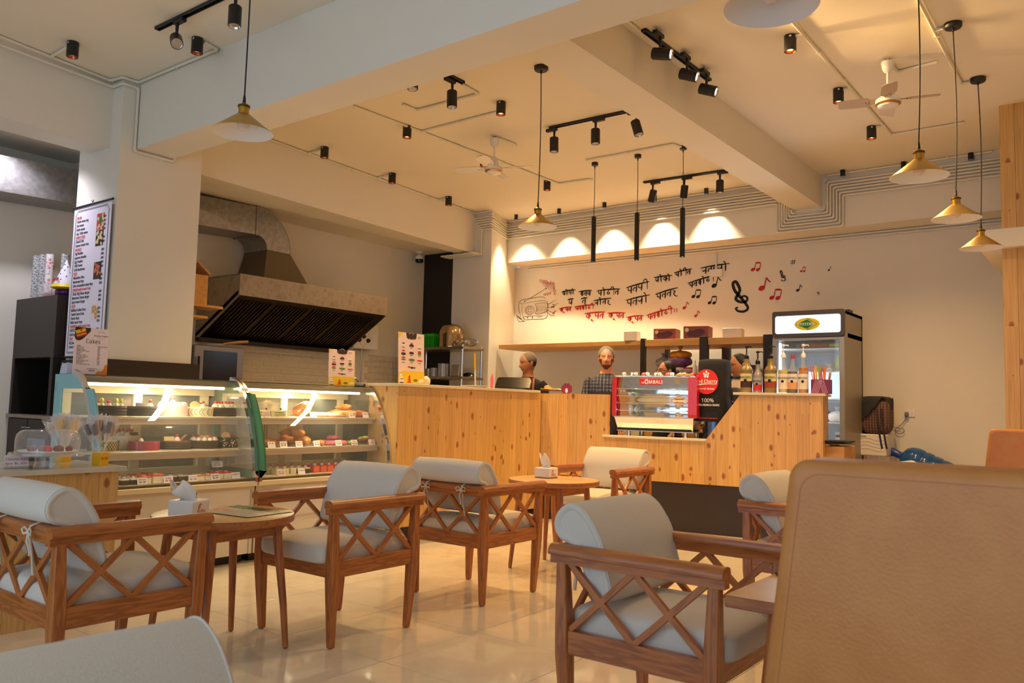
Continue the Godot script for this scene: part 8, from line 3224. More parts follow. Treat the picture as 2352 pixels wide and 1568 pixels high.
func person(at: Vector3, turn: float, head_turn: float, pitch: float, sc: float, label: String, skin: Color, shirt: Material, hair_kind: String, beard: bool, arms: Array) -> Node3D:
	var t := thing("person", label, "person", at, turn)
	t.scale = Vector3(sc, sc, sc)
	var sk := mat("skin_%s" % skin.to_html(false), skin, 0.5)
	sk.subsurf_scatter_enabled = true
	sk.subsurf_scatter_strength = 0.08
	sk.vertex_color_use_as_albedo = true
	# one skin from feet to crown: legs, trunk, arms, neck and head in one mesh
	var g := Geo.new()
	for s in [-1, 1]:
		g.tube([Vector3(s * 0.09, 0.06, 0.0), Vector3(s * 0.095, 0.28, -0.01), Vector3(s * 0.09, 0.48, 0.005), Vector3(s * 0.09, 0.86, 0.0)], [0.04, 0.056, 0.055, 0.085], 16)
		g.tube([Vector3(s * 0.09, 0.04, -0.05), Vector3(s * 0.1, 0.035, 0.16)], [0.045, 0.035], 12, true, 0.8)
	g.loft(body_rings([[0.8, 0.15, 0.11, 0], [0.95, 0.155, 0.11, 0], [1.08, 0.135, 0.095, 0.005], [1.25, 0.165, 0.105, 0.01], [1.37, 0.175, 0.1, 0], [1.43, 0.12, 0.075, -0.008], [1.465, 0.068, 0.062, -0.008], [1.5, 0.058, 0.058, 0.0], [1.54, 0.058, 0.058, 0.012]]))
	for i in 2:
		var p: Array = arms[i]
		var s := -1.0 if i == 0 else 1.0
		g.tube([Vector3(s * 0.16, 1.385, 0), p[0], p[1]], [0.052, 0.042, 0.027], 14)
		hand(g, p[1], (p[1] - p[0]).normalized(), s)
	# head
	var hb := Basis(Vector3.UP, head_turn) * Basis(Vector3.RIGHT, pitch)
	var hc := Vector3(0, 1.612, 0.022)
	g.xf = Transform3D(hb, hc)
	var hair_c := Color(0.02, 0.014, 0.012)
	var nu := 64
	var nv := 56
	var P := []
	var K := []
	for j in nv + 1:
		var row := []
		var kr := []
		for i in nu + 1:
			var b := -PI / 2 + PI * j / nv
			var a := TAU * i / nu
			var d := Vector3(cos(b) * sin(a), sin(b), cos(b) * cos(a))
			var q := Vector3(d.x * 0.074, d.y * 0.115, d.z * 0.094)
			if d.y < 0.0:
				q.x *= 1.0 + d.y * 0.26
				q.z *= 1.0 + d.y * 0.16 if d.z < 0.3 else 1.0
				q.z += 0.012 * maxf(0, d.z) * -d.y
			if d.z > 0.0:
				var fx := q.x
				var fy := q.y
				q.z += 0.024 * exp(-pow(fx / 0.0105, 2) - pow((fy + 0.018) / 0.017, 2)) + 0.010 * exp(-pow(fx / 0.007, 2)) * exp(-pow((fy - 0.005) / 0.02, 2))
				for s in [-1, 1]:
					q.z -= 0.009 * exp(-pow((fx - s * 0.031) / 0.016, 2) - pow((fy - 0.01) / 0.011, 2))
					q.z += 0.004 * exp(-pow((fx - s * 0.03) / 0.022, 2) - pow((fy - 0.03) / 0.007, 2))
				q.z += 0.006 * exp(-pow(fx / 0.022, 2) - pow((fy + 0.052) / 0.011, 2)) + 0.008 * exp(-pow(fx / 0.018, 2) - pow((fy + 0.088) / 0.014, 2))
			var c := Color.WHITE
			if q.z > 0.04:
				var ax := absf(q.x)
				if absf(q.y - 0.027 - (ax - 0.03) * -0.12) < 0.0042 and ax > 0.012 and ax < 0.05:
					c = Color(0.16, 0.12, 0.1)
				if absf(q.y + 0.053) < 0.0075 * (1.0 - ax / 0.034) and ax < 0.026:
					c = Color(0.92, 0.52, 0.48)
					if absf(q.y + 0.053) < 0.0016:
						c = Color(0.4, 0.2, 0.2)
			if beard and (q.y < -0.066 or (q.y < 0.0 and absf(q.x) > 0.048 and q.z > -0.03) or (q.y > -0.043 and q.y < -0.034 and absf(q.x) < 0.028)) and q.z > -0.03 and c == Color.WHITE:
				c = Color(0.2, 0.15, 0.13)
			row.append(q)
			kr.append(c)
		P.append(row)
		K.append(kr)
	for j in nv:
		for i in nu:
			g.col = K[j][i]
			var n4 := []
			for e in [[j, i], [j, i + 1], [j + 1, i + 1], [j + 1, i]]:
				var jj: int = e[0]
				var ii: int = e[1]
				var w: Vector3 = (P[jj][(ii + 1) % nu] - P[jj][(ii + nu - 1) % nu]).cross(P[mini(jj + 1, nv)][ii % nu] - P[maxi(jj - 1, 0)][ii % nu])
				if w.length_squared() < 1e-16:
					w = P[jj][ii]
				w = w.normalized()
				n4.append(w if w.dot(P[jj][ii]) > 0 else -w)
			g.smooth4(P[j][i], P[j][i + 1], P[j + 1][i + 1], P[j + 1][i], n4[0], n4[1], n4[2], n4[3])
	g.col = Color.WHITE
	for s in [-1, 1]:
		g.blob(Vector3(s * 0.077, 0.0, -0.008), Vector3(0.009, 0.03, 0.018), 1, 1, 14, 8)
	part("body", g, sk, t)
	for s in [-1, 1]:
		var ge := Geo.new()
		ge.xf = g.xf
		ge.blob(Vector3(s * 0.031, 0.009, 0.075), Vector3(0.0135, 0.006, 0.0075), 1, 1, 14, 8)
		var ey := part("eye", ge, mat("eye_white", srgb(206, 196, 186), 0.3), t)
		ge = Geo.new()
		ge.xf = g.xf
		ge.blob(Vector3(s * 0.031, 0.009, 0.0795), Vector3(0.0055, 0.0052, 0.0035), 1, 1, 10, 6)
		part("iris", ge, mats["black_gloss"], ey)
	# hair
	var gh := Geo.new()
	gh.xf = g.xf
	var hm := mat("black_hair", srgb(15, 11, 10), 0.6)
	gh.blob(Vector3(0, 0.028, -0.018), Vector3(0.081, 0.098, 0.092), 1, 1, 32, 18, func(q: Vector3) -> Vector3: return Vector3(q.x, q.y, minf(q.z, 0.05 + q.y * 0.3) if q.y < 0.07 else q.z) * (1.0 + 0.012 * sin(q.x * 240)))
	if hair_kind == "bun":
		gh.blob(Vector3(0, -0.03, -0.12), Vector3(0.05, 0.06, 0.045), 1, 1, 20, 12)
	elif hair_kind == "long":
		gh.blob(Vector3(0, -0.10, -0.055), Vector3(0.088, 0.19, 0.065), 0.7, 0.8, 28, 16)
	part("hair", gh, hm, t)
	if hair_kind == "net":
		gh = Geo.new()
		gh.xf = g.xf
		gh.blob(Vector3(0, 0.042, -0.012), Vector3(0.089, 0.096, 0.103), 1, 1, 40, 20, func(q: Vector3) -> Vector3: return Vector3(q.x, maxf(q.y, -0.02 + q.z * 0.25), q.z) * (1.0 + 0.022 * sin(atan2(q.z, q.x) * 22)))
		var nm := mat("hair_net", srgb(214, 204, 190), 0.8)
		nm.albedo_color = Color(0.80, 0.76, 0.70, 0.32)
		nm.transparency = BaseMaterial3D.TRANSPARENCY_ALPHA
		part("hair_net", gh, nm, t)
	# shirt and trousers follow the body
	g = Geo.new()
	g.loft(body_rings([[0.84, 0.168, 0.126, 0], [0.95, 0.168, 0.124, 0], [1.08, 0.152, 0.112, 0.005], [1.25, 0.178, 0.12, 0.01], [1.36, 0.184, 0.113, 0], [1.415, 0.15, 0.092, -0.006], [1.45, 0.088, 0.074, -0.008], [1.462, 0.072, 0.068, -0.006]]), false)
	for i in 2:
		var p: Array = arms[i]
		var s := -1.0 if i == 0 else 1.0
		g.tube([Vector3(s * 0.145, 1.382, 0), Vector3(s * 0.17, 1.36, 0), p[0], p[0].lerp(p[1], 0.85)], [0.062, 0.066, 0.056, 0.042], 16, false)
	part("shirt", g, shirt, t)
	g = Geo.new()
	g.loft(body_rings([[0.8, 0.172, 0.128, 0], [0.95, 0.166, 0.122, 0]]), false)
	for s in [-1, 1]:
		g.tube([Vector3(s * 0.09, 0.08, 0.0), Vector3(s * 0.092, 0.48, 0.0), Vector3(s * 0.088, 0.9, 0.0)], [0.062, 0.075, 0.1], 16)
	part("trousers", g, mat("dark_trousers", srgb(34, 34, 42), 0.8), t)
	return t


func people() -> void:
	var black := mat("black_tee", srgb(24, 21, 21), 0.8)
	var plaid := mat("plaid_shirt", Color.WHITE, 0.8)
	var im := Image.create(64, 64, false, Image.FORMAT_RGB8)
	im.fill(srgb(38, 58, 84))
	for i in 4:
		im.fill_rect(Rect2i(i * 16, 0, 5, 64), srgb(24, 30, 44))
		im.fill_rect(Rect2i(0, i * 16 + 3, 64, 5), srgb(28, 36, 52))
		im.fill_rect(Rect2i(i * 16 + 10, 0, 1, 64), srgb(206, 190, 150))
		im.fill_rect(Rect2i(0, i * 16 + 12, 64, 1), srgb(190, 160, 120))
	plaid.albedo_texture = ImageTexture.create_from_image(im)
	plaid.uv1_triplanar = true
	plaid.uv1_scale = Vector3(7, 7, 7)
	var down := [[Vector3(-0.225, 1.12, 0.02), Vector3(-0.2, 0.94, 0.18)], [Vector3(0.225, 1.12, 0.02), Vector3(0.2, 0.94, 0.18)]]
	var a := person(Vector3(-5.12, 0.0, -7.02), 0.35, -0.75, 0.18, 0.94, "young man in a hair net and black tee with leather apron straps, looking down", srgb(196, 128, 86), black, "net", false, down)
	var strap := mat("leather_strap", srgb(136, 70, 30), 0.5)
	for s in [-1, 1]:
		var g := Geo.new()
		g.tube([Vector3(s * 0.075, 1.46, -0.03), Vector3(s * 0.085, 1.44, 0.07), Vector3(s * 0.095, 1.33, 0.122), Vector3(s * 0.11, 1.2, 0.136)], 0.014, 8, true, 0.35)
		part("apron_strap", g, strap, a)
	var g := Geo.new()
	g.loft(body_rings([[0.62, 0.19, 0.15, 0.012], [0.95, 0.178, 0.14, 0.012], [1.1, 0.166, 0.13, 0.012], [1.22, 0.186, 0.138, 0.012]]), false)
	part("apron", g, mat("apron_dark", srgb(30, 27, 28), 0.8), a)
	g = Geo.new()
	text_geo(g, "COFFEE", 0.045, Vector3(0, 1.27, 0.142), Basis(), true, false, true, 0.002)
	part("lettering", g, mat("tee_print", srgb(190, 186, 60), 0.6), a)
	var b := person(Vector3(-4.22, 0.0, -7.12), 0.42, 0.1, 0.0, 0.965, "bearded man in a hair net, blue plaid shirt and dark apron, facing us", srgb(212, 146, 104), plaid, "net", true, down)
	g = Geo.new()
	g.loft(body_rings([[0.62, 0.19, 0.15, 0.012], [0.95, 0.172, 0.136, 0.014], [1.1, 0.158, 0.128, 0.016], [1.27, 0.17, 0.136, 0.014]]), false)
	part("apron", g, mat("apron_plum", srgb(52, 44, 56), 0.8), b)
	var face_arm := [[Vector3(-0.24, 1.24, 0.17), Vector3(-0.06, 1.47, 0.19)], [Vector3(0.225, 1.12, 0.02), Vector3(0.2, 0.94, 0.18)]]
	var c := person(Vector3(-3.76, 0.0, -7.55), -0.15, -0.5, 0.0, 0.9, "woman with glasses and tied black hair, hand raised to her mouth behind the machine", srgb(200, 132, 92), mat("grey_kurta", srgb(70, 60, 66), 0.8), "bun", false, face_arm)
	g = Geo.new()
	g.xf = Transform3D(Basis(Vector3.UP, -0.5), Vector3(0, 1.612, 0.022))
	for s in [-1, 1]:
		var ring := []
		for i in 17:
			ring.append(Vector3(s * 0.032 + cos(TAU * i / 16) * 0.023, 0.006 + sin(TAU * i / 16) * 0.018, 0.098))
		g.tube(ring, 0.0028, 6, false)
		g.tube([Vector3(s * 0.055, 0.01, 0.098), Vector3(s * 0.08, 0.008, 0.0)], 0.0022, 6)
	g.tube([Vector3(-0.009, 0.008, 0.099), Vector3(0.009, 0.008, 0.099)], 0.0024, 6)
	part("glasses", g, mats["black_gloss"], c)
	person(Vector3(-2.98, 0.0, -7.5), -0.25, -0.35, 0.2, 0.93, "woman with long black hair looking down behind the syrup bottles", srgb(204, 138, 98), mat("cream_top", srgb(226, 206, 176), 0.8), "long", false, down)


# ================================================================ chairs, tables, benches
func wood_bar(called: String, a: Vector3, b: Vector3, w: float, d: float, parent: Node3D) -> MeshInstance3D:
	# straight bar with grain along it; the mesh's own y runs from a to b
	var g := Geo.new()
	var l := a.distance_to(b)
	g.box(Vector3.ZERO, Vector3(w, l, d), 0.002)
	var o := part(called, g, mats["teak_y"], parent)
	var y := (b - a).normalized()
	var x := y.cross(Vector3.UP if absf(y.y) < 0.9 else Vector3.BACK).normalized()
	o.transform = Transform3D(Basis(x, y, x.cross(y)), (a + b) / 2)
	return o


func rail_profile(inner: float) -> PackedVector2Array:
	# D section: x outwards, y up from the rail's bottom; inner = x of the inner side
	return pv([inner, 0.0, inner + 0.036, 0.0, inner + 0.036, 0.024, inner + 0.05, 0.028, inner + 0.052, 0.038, inner + 0.047, 0.05, inner + 0.036, 0.058, inner + 0.016, 0.061, inner - 0.004, 0.056, inner - 0.009, 0.042, inner - 0.008, 0.03, inner, 0.024])


func make_chair(label: String) -> Node3D:
	var t := thing("armchair", label, "armchair", Vector3.ZERO, 0.0, "")
	# four tapering legs that run up to the rails
	for sx in [-1, 1]:
		for sz in [-1, 1]:
			var rings := []
			for f in [[0.0, 0.243, 0.232, 0.0135, 0.0135], [0.012, 0.2435, 0.2325, 0.0145, 0.0145], [0.295, 0.252, 0.247, 0.0235, 0.0225], [0.372, 0.253, 0.248, 0.0235, 0.0225], [0.575, 0.257, 0.254, 0.0165, 0.017]]:
				var c := Vector3(sx * f[1], f[0], sz * f[2])
				var w: float = f[3]
				var d: float = f[4]
				var ch := 0.003
				rings.append([c + Vector3(-w, 0, -d + ch), c + Vector3(-w, 0, d - ch), c + Vector3(-w + ch, 0, d), c + Vector3(w - ch, 0, d), c + Vector3(w, 0, d - ch), c + Vector3(w, 0, -d + ch), c + Vector3(w - ch, 0, -d), c + Vector3(-w + ch, 0, -d)])
			var g := Geo.new()
			for j in rings.size() - 1:
				for i in 8:
					var i2 := (i + 1) % 8
					var fc: Vector3 = (rings[j][i] + rings[j][i2]) / 2
					var mc: Vector3 = (rings[j][i] + rings[j][(i + 4) % 8]) / 2
					g.quad(rings[j][i], rings[j][i2], rings[j + 1][i2], rings[j + 1][i], fc - mc)
			for e in [0, rings.size() - 1]:
				for i in range(1, 7):
					g.flat(rings[e][0], rings[e][i], rings[e][i + 1], Vector3.DOWN if e == 0 else Vector3.UP)
			var leg := part("leg", g, mats["teak_y"], t)
			g = Geo.new()
			g.lathe([Vector2(0, -0.0), Vector2(0.009, 0.0), Vector2(0.009, 0.004), Vector2(0, 0.004)], 12)
			g.v = Transform3D(Basis(), Vector3(sx * 0.243, -0.0035, sz * 0.232)) * g.v
			part("foot_glide", g, mats["black_metal"], leg)
	# aprons
	for sx in [-1, 1]:
		var g := Geo.new()
		g.box(Vector3(sx * 0.258, 0.334, 0), Vector3(0.022, 0.072, 0.46), 0.002)
		part("side_apron", g, mats["teak_z"], t)
	for sz in [-1, 1]:
		var g := Geo.new()
		g.box(Vector3(0, 0.334, sz * 0.25), Vector3(0.466, 0.072, 0.022), 0.002)
		part("front_apron" if sz > 0 else "back_apron", g, mats["teak_x"], t)
	# arm rails and back rail
	for sx in [-1, 1]:
		var g := Geo.new()
		var pr := rail_profile(0.239)
		if sx < 0:
			for i in pr.size():
				pr[i].x = -pr[i].x
		g.prism(pr, -0.292, 0.288, true)
		g.v = Transform3D(Basis(), Vector3(0, 0.572, 0)) * g.v
		part("arm_rail", g, mats["teak_z"], t)
	var gb := Geo.new()
	gb.prism(rail_profile(0.236), -0.246, 0.246, true)
	gb.xf = Transform3D.IDENTITY
	var o := part("back_rail", gb, mats["teak_z"], t)
	o.transform = Transform3D(Basis(Vector3.UP, PI / 2), Vector3(0, 0.572, 0))
	# crossed slats: two crosses in each side and in the back
	var w := 0.02
	for side in 3:
		for k in 2:
			for s in 2:
				var u0 := -0.228 + k * 0.228
				var u1 := u0 + 0.228
				var ya := 0.576 if s == 0 else 0.366
				var yb := 0.366 if s == 0 else 0.576
				var a: Vector3
				var b: Vector3
				if side == 2:
					a = Vector3(u0, ya, -0.252)
					b = Vector3(u1, yb, -0.252)
				else:
					var x := 0.256 * (1 if side == 0 else -1)
					a = Vector3(x, ya, u0)
					b = Vector3(x, yb, u1)
				var bar := wood_bar("slat", a, b, 0.018 if s == 0 else 0.0176, w, t)
	# seat cushion
	var g2 := Geo.new()
	g2.blob(Vector3(0, 0.392, 0.02), Vector3(0.234, 0.05, 0.272), 0.42, 0.2, 48, 16, func(q: Vector3) -> Vector3: return q + Vector3(0, 0.014 * cos(q.x * 5.5) * cos(q.z * 4.5) if q.y > 0 else 0.0, 0))
	part("seat_cushion", g2, mats["linen"], t)
	# back cushion: roll over the rail, slab down to the seat
	var prof := bez(pts2([-0.105, 0.468, -0.088, 0.498, -0.108, 0.579, -0.123, 0.643, -0.15, 0.692, -0.186, 0.735, -0.232, 0.757, -0.272, 0.742, -0.296, 0.71, -0.298, 0.672, -0.275, 0.643, -0.24, 0.632, -0.212, 0.612, -0.194, 0.572, -0.176, 0.524, -0.15, 0.474, -0.105, 0.468]), 4)
	prof.pop_back()
	g2 = Geo.new()
	var rings := []
	for f in [[-0.241, 0.022], [-0.248, 0.012], [-0.247, 0.004], [-0.241, 0.0], [-0.12, -0.004], [0.0, -0.005], [0.12, -0.004], [0.241, 0.0], [0.247, 0.004], [0.248, 0.012], [0.241, 0.022]]:
		var ring := []
		for i in prof.size():
			var d: Vector2 = prof[(i + 1) % prof.size()] - prof[(i + prof.size() - 1) % prof.size()]
			var nn := Vector2(d.y, -d.x).normalized()
			var q: Vector2 = prof[i] - nn * f[1]
			ring.append(Vector3(f[0], q.y, q.x))
		rings.append(ring)
	g2.loft(rings, false)
	# soft end faces
	for e in [0, 10]:
		var idx := Geometry2D.triangulate_polygon(PackedVector2Array(prof))
		for i in range(0, idx.size(), 3):
			g2.flat(rings[e][idx[i]], rings[e][idx[i + 1]], rings[e][idx[i + 2]], Vector3(-1 if e == 0 else 1, 0, 0))
	var bc := part("back_cushion", g2, mats["linen"], t)
	for e in [3, 7]:
		g2 = Geo.new()
		var loop: Array = rings[e].duplicate()
		loop.append(loop[0])
		g2.tube(loop, 0.0022, 5, false)
		part("seam", g2, mats["linen"], bc)
	# ties round the back rail
	for x in [-0.13, 0.13]:
		g2 = Geo.new()
		g2.tube([Vector3(x, 0.628, -0.228), Vector3(x, 0.637, -0.255), Vector3(x, 0.624, -0.293), Vector3(x, 0.606, -0.296)], 0.006, 6, true, 0.5)
		for s in [-1, 1]:
			g2.tube([Vector3(x, 0.606, -0.297), Vector3(x + s * 0.02, 0.622, -0.303), Vector3(x + s * 0.034, 0.612, -0.304), Vector3(x + s * 0.03, 0.598, -0.302), Vector3(x + s * 0.008, 0.602, -0.299), Vector3(x, 0.605, -0.298)], 0.0042, 6, true, 0.6)
			g2.tube([Vector3(x, 0.605, -0.298), Vector3(x + s * 0.012, 0.575, -0.295), Vector3(x + s * 0.006 + 0.005, 0.535, -0.283), Vector3(x + s * 0.018, 0.495 + s * 0.03, -0.281)], [0.0045, 0.005, 0.005, 0.0065], 6, true, 0.5)
		g2.blob(Vector3(x, 0.605, -0.3), Vector3(0.008, 0.007, 0.006), 1, 1, 10, 6)
		part("tie", g2, mat("tie_cloth", srgb(222, 212, 192), 0.85), t)
	return t


func round_table(at: Vector3, r: float, h: float, label: String) -> void:
	var t := thing("round_table", label, "table", at)
	var g := Geo.new()
	g.lathe([Vector2(0, h), Vector2(r - 0.006, h), Vector2(r - 0.003, h - 0.001)], 64)
	part("table_top", g, mats["oak_top"], t)
	g = Geo.new()
	g.lathe([Vector2(r - 0.0035, h - 0.0008), Vector2(r - 0.0015, h - 0.0024)], 64)
	part("edge_line", g, mat("dark_line", srgb(70, 46, 30), 0.5), t)
	g = Geo.new()
	g.lathe([Vector2(r - 0.0015, h - 0.0024), Vector2(r, h - 0.005), Vector2(r, h - 0.027), Vector2(r - 0.004, h - 0.032), Vector2(0, h - 0.032)], 64)
	part("edge_band", g, mats["teak_x"], t)
	for k in 4:
		g = Geo.new()
		g.box(Vector3(0, h - 0.062, 0.158), Vector3(0.29, 0.058, 0.02), 0.002)
		var ap := part("apron", g, mats["teak_x"], t)
		ap.rotation.y = k * PI / 2
	for sx in [-1, 1]:
		for sz in [-1, 1]:
			g = Geo.new()
			g.tube([Vector3(sx * 0.2, 0.004, sz * 0.2), Vector3(sx * 0.188, 0.18, sz * 0.188), Vector3(sx * 0.163, h - 0.12, sz * 0.163), Vector3(sx * 0.157, h - 0.033, sz * 0.157)], [0.0125, 0.0155, 0.02, 0.021], 16)
			var leg := part("leg", g, mats["teak_y"], t)
			g = Geo.new()
			g.tube([Vector3(sx * 0.2, 0.0, sz * 0.2), Vector3(sx * 0.2, 0.005, sz * 0.2)], 0.008, 10)
			part("foot_glide", g, mats["black_metal"], leg)


func square_table(at: Vector3, s: float, h: float, label: String) -> void:
	var t := thing("square_table", label, "table", at)
	var g := Geo.new()
	g.box(Vector3(0, h - 0.001, 0), Vector3(s - 0.006, 0.002, s - 0.006))
	part("table_top", g, mats["oak_top"], t)
	g = Geo.new()
	g.box(Vector3(0, h - 0.0175, 0), Vector3(s, 0.031, s), 0.003)
	part("edge_band", g, mats["teak_x"], t)
	for k in 4:
		g = Geo.new()
		g.box(Vector3(0, h - 0.063, s / 2 - 0.09), Vector3(s - 0.22, 0.058, 0.02), 0.002)
		var ap := part("apron", g, mats["teak_x"], t)
		ap.rotation.y = k * PI / 2
	for sx in [-1, 1]:
		for sz in [-1, 1]:
			g = Geo.new()
			var a := s / 2 - 0.06
			var b := s / 2 - 0.10
			g.tube([Vector3(sx * a, 0.004, sz * a), Vector3(sx * (a * 0.6 + b * 0.4), 0.2, sz * (a * 0.6 + b * 0.4)), Vector3(sx * b, h - 0.12, sz * b), Vector3(sx * (b - 0.006), h - 0.033, sz * (b - 0.006))], [0.0125, 0.0155, 0.02, 0.021], 16)
			part("leg", g, mats["teak_y"], t)


func make_bench(label: String) -> Node3D:
	# tall padded bench; its back's rear face lies at z = 0 and looks to +z, its left end at x = 0
	var t := thing("padded_bench", label, "bench")
	var H := 0.998
	var W := 1.35
	var out := []
	var rr := 0.03
	out.append_array(arc(Vector2(0.0 + rr, H - rr), Vector2(rr, rr), 180, 90, 8))
	out.append_array(arc(Vector2(W - rr, H - rr), Vector2(rr, rr), 90, 0, 8))
	out.append(Vector2(W + 0.03, 0.09))
	out.append(Vector2(-0.105, 0.09))
	var mid := Vector2(W / 2, 0.55)
	var rings := []
	for f in [[-0.115, 0.02], [-0.12, 0.012], [-0.117, 0.003], [-0.108, 0.0], [-0.018, 0.0], [-0.008, 0.002], [-0.002, 0.008], [0.0, 0.018]]:
		var ring := []
		for q in out:
			var k: Vector2 = q
			var dx: float = -signf(k.x - mid.x) * f[1]
			var dy: float = -f[1] if k.y > 0.5 else f[1]
			ring.append(Vector3(k.x + dx, k.y + dy, f[0]))
		rings.append(ring)
	var g := Geo.new()
	g.loft(rings)
	var bk := part("bench_back", g, mats["tan_leather"], t)
	g = Geo.new()
	var seam := []
	for q in out:
		var k: Vector2 = q
		seam.append(Vector3(k.x - signf(k.x - mid.x) * 0.02, k.y - (0.02 if k.y > 0.5 else 0.0), 0.0005))
	seam.resize(seam.size() - 2)
	seam.insert(0, Vector3(-0.08, 0.1, 0.0005))
	g.tube(seam, 0.0006, 5, false)
	part("seam", g, mats["tan_leather"], bk)
	g = Geo.new()
	g.box(Vector3(W / 2, 0.37, -0.33), Vector3(W - 0.04, 0.13, 0.42), 0.03)
	part("seat_pad", g, mats["tan_leather"], t)
	g = Geo.new()
	g.box(Vector3(W / 2, 0.2, -0.3), Vector3(W - 0.06, 0.22, 0.36), 0.004)
	part("base", g, mats["dark_panel"], t)
	for x in [0.05, W - 0.05]:
		for z in [-0.08, -0.44]:
			g = Geo.new()
			g.tube([Vector3(x, 0, z), Vector3(x, 0.1, z)], [0.016, 0.02], 12)
			part("leg", g, mats["black_metal"], t)
	return t


func tissue_box(at: Vector3, turn: float, tall: bool, label: String) -> void:
	var t := thing("tissue_box", label, "tissue box", at, turn)
	var g := Geo.new()
	g.box(Vector3(0, 0.036, 0), Vector3(0.118, 0.066, 0.122), 0.006)
	part("box", g, mats["white_plastic"], t)
	g = Geo.new()
	g.box(Vector3(0, 0.002, 0), Vector3(0.112, 0.004, 0.116), 0.001)
	part("base_tray", g, mat("grey_plastic"), t)
	# mark on the side that looks to +x
	var lg := Geo.new()
	var b := Basis(Vector3.UP, PI / 2)
	text_geo(lg, "Softy", 0.024, Vector3(0.0592, 0.022, 0.002), b, false, true, true, 0.0008)
	lg.xf = Transform3D(b, Vector3(0.0594, 0, 0))
	lg.stroke(bez(pts2([-0.02, 0.024, -0.022, 0.038, -0.016, 0.05, -0.004, 0.054, 0.0, 0.05])), [0.002, 0.005, 0.006, 0.004, 0.001])
	lg.stroke(bez(pts2([-0.012, 0.026, -0.013, 0.04, -0.006, 0.048])), [0.002, 0.005, 0.002])
	part("logo", lg, mats["ink_red"], t)
	g = Geo.new()
	var rng := RandomNumberGenerator.new()
	rng.seed = 5 if tall else 9
	var rings := []
	var n := 22
	var rows: Array = [[0.066, 0.03, 0.006, 0.0, 0.0], [0.08, 0.026, 0.009, 0.0, 0.0], [0.1, 0.03, 0.014, -0.004, 0.006], [0.125, 0.03, 0.02, -0.012, 0.012], [0.145, 0.024, 0.018, -0.024, 0.016]] if tall else [[0.066, 0.036, 0.007, 0.0, 0.0], [0.076, 0.034, 0.012, -0.004, 0.006], [0.092, 0.046, 0.022, -0.012, 0.014], [0.112, 0.05, 0.028, -0.026, 0.022], [0.128, 0.036, 0.02, -0.042, 0.026]]
	for j in rows.size():
		var ring := []
		for i in n:
			var a := TAU * i / n
			var wob := 1.0 + 0.18 * sin(a * 3 + j * 0.9) + 0.1 * sin(a * 7 + j * 2.0)
			ring.append(Vector3(rows[j][3] + cos(a) * rows[j][1] * wob, rows[j][0] + 0.006 * sin(a * 2 + 1) * j, rows[j][4] + sin(a) * rows[j][2] * wob))
		rings.append(ring)
	g.loft(rings, false)
	var tm := mat("tissue", srgb(244, 238, 230), 0.9)
	tm.cull_mode = BaseMaterial3D.CULL_DISABLED
	tm.backlight_enabled = true
	tm.backlight = Color(0.4, 0.4, 0.4)
	part("tissue", g, tm, t)


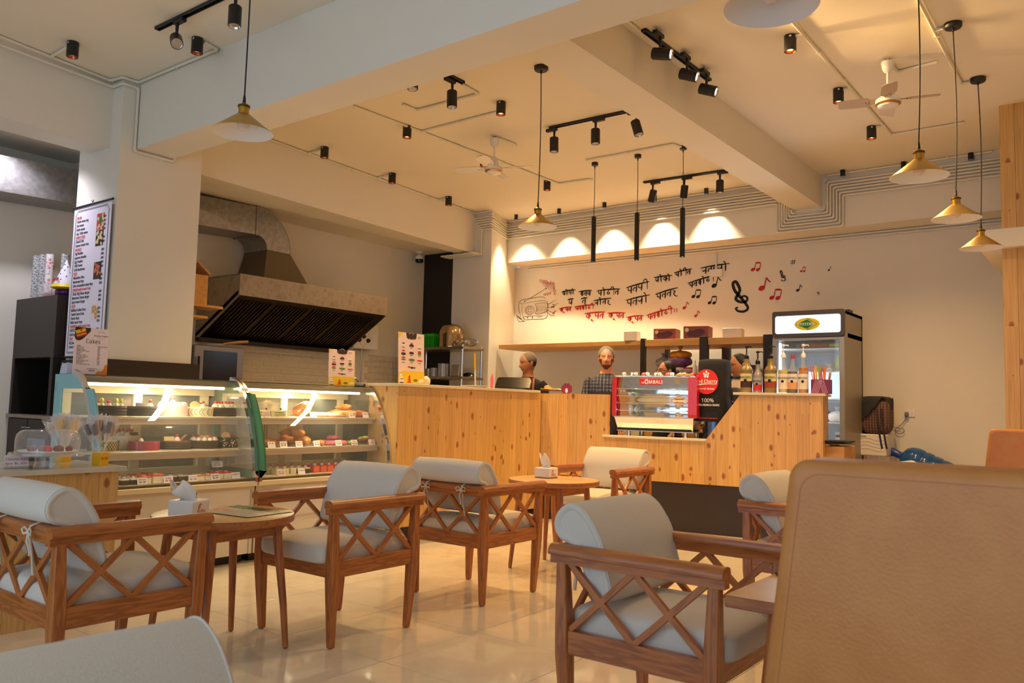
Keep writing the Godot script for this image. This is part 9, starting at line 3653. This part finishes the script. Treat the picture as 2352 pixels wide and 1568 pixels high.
func seating() -> void:
	var c := make_chair("teak armchair with pale cushions, facing us beside the menu-strewn round table")
	c.position = Vector3(-3.045, 0.0035, -2.67)
	dup(c, Vector3(-3.04, 0.0035, -3.7), PI, "teak armchair with pale cushions, its back turned, tied bows showing, mid floor")
	dup(c, Vector3(-3.06, 0.0035, -1.53), PI, "teak armchair with pale cushions, its back turned, beside the low pastry counter")
	dup(c, Vector3(-3.2, 0.0035, -5.36), 0.0, "teak armchair with pale cushions, facing us before the pine bar")
	dup(c, Vector3(-1.2, 0.0035, -2.465), PI / 2, "large teak armchair with beige cushions, seen side on before the square table")
	dup(c, Vector3(-1.27, 0.0035, -4.19), PI / 2, "teak armchair half hidden behind the tan bench, roll cushion showing")
	dup(c, Vector3(-0.815, 0.0035, -0.43), PI / 2, "teak armchair closest to us, only its beige back cushion in the corner")
	dup(c, Vector3(-1.47, 0.0035, -5.95), -PI / 2, "teak armchair of which just a cushion top peeps over the tan bench")
	round_table(Vector3(-3.15, 0, -2.115), 0.295, 0.572, "round wooden table with tissue box and menu, next to the showcase")
	round_table(Vector3(-3.12, 0, -4.6), 0.305, 0.583, "round wooden table with only a tissue box, near the pine bar")
	square_table(Vector3(-0.6, 0, -2.46), 0.6, 0.572, "square wooden table, a corner showing beside the tan bench")
	tissue_box(Vector3(-3.162, 0.5725, -1.953), 0.43, false, "white tissue box with red mark on the table by the showcase")
	tissue_box(Vector3(-3.222, 0.5835, -4.657), 0.05, true, "white tissue box with an upright tissue on the farther round table")
	var b := make_bench("large tan leather bench back filling the lower right corner")
	b.position = Vector3(-0.417, 0, -1.23)
	dup(b, Vector3(-0.757, 0, -6.1), 0.0, "tan leather bench at the far right before the pine post")
	# menu lying on the round table
	var t := thing("menu_card", "laminated printed menu lying on the round table by the tissue box", "menu", Vector3(-3.14, 0.5725, -2.2), 0.12)
	var g := Geo.new()
	g.box(Vector3(0, 0.0012, 0), Vector3(0.345, 0.0022, 0.255), 0.0008)
	part("card", g, mats["black_gloss"], t)
	g = Geo.new()
	g.quad(Vector3(-0.165, 0.0026, 0.12), Vector3(0.165, 0.0026, 0.12), Vector3(0.165, 0.0026, -0.12), Vector3(-0.165, 0.0026, -0.12), Vector3.UP)
	part("print", g, menu_print(), t)
	var t2 := thing("menu_card", "dark printed menu lying on the square table", "menu", Vector3(-0.72, 0.5725, -2.53), 0.5)
	g = Geo.new()
	g.box(Vector3(0, 0.0012, 0), Vector3(0.3, 0.0022, 0.21), 0.0008)
	part("card", g, mats["black_gloss"], t2)
	g = Geo.new()
	g.quad(Vector3(-0.135, 0.0026, 0.09), Vector3(0.135, 0.0026, 0.09), Vector3(0.135, 0.0026, -0.09), Vector3(-0.135, 0.0026, -0.09), Vector3.UP)
	part("print", g, mat("orange_print", srgb(206, 92, 60), 0.3), t2)


func menu_print() -> Material:
	var im := Image.create(256, 192, false, Image.FORMAT_RGB8)
	im.fill(srgb(206, 188, 160))
	im.fill_rect(Rect2i(0, 0, 256, 56), srgb(40, 46, 34))
	var rng := RandomNumberGenerator.new()
	rng.seed = 4
	for i in 260:
		var c: Color = [srgb(150, 190, 70), srgb(70, 90, 50), srgb(30, 36, 30), srgb(110, 150, 60)][rng.randi() % 4]
		im.fill_rect(Rect2i(rng.randi() % 250, rng.randi() % 48, 3 + rng.randi() % 14, 2 + rng.randi() % 6), c)
	for i in 150:
		im.fill_rect(Rect2i(10 + rng.randi() % 70, 90 + rng.randi() % 80, 3 + rng.randi() % 12, 2 + rng.randi() % 7), [srgb(232, 140, 100), srgb(220, 104, 70), srgb(240, 190, 140)][rng.randi() % 3])
	for r in 20:
		var x := 96
		while x < 236:
			var w := 4 + rng.randi() % 12
			im.fill_rect(Rect2i(x, 66 + r * 6, w, 2), srgb(120, 96, 78))
			x += w + 4
	var m := mat("menu_print", Color.WHITE, 0.25)
	m.albedo_texture = ImageTexture.create_from_image(im)
	return m
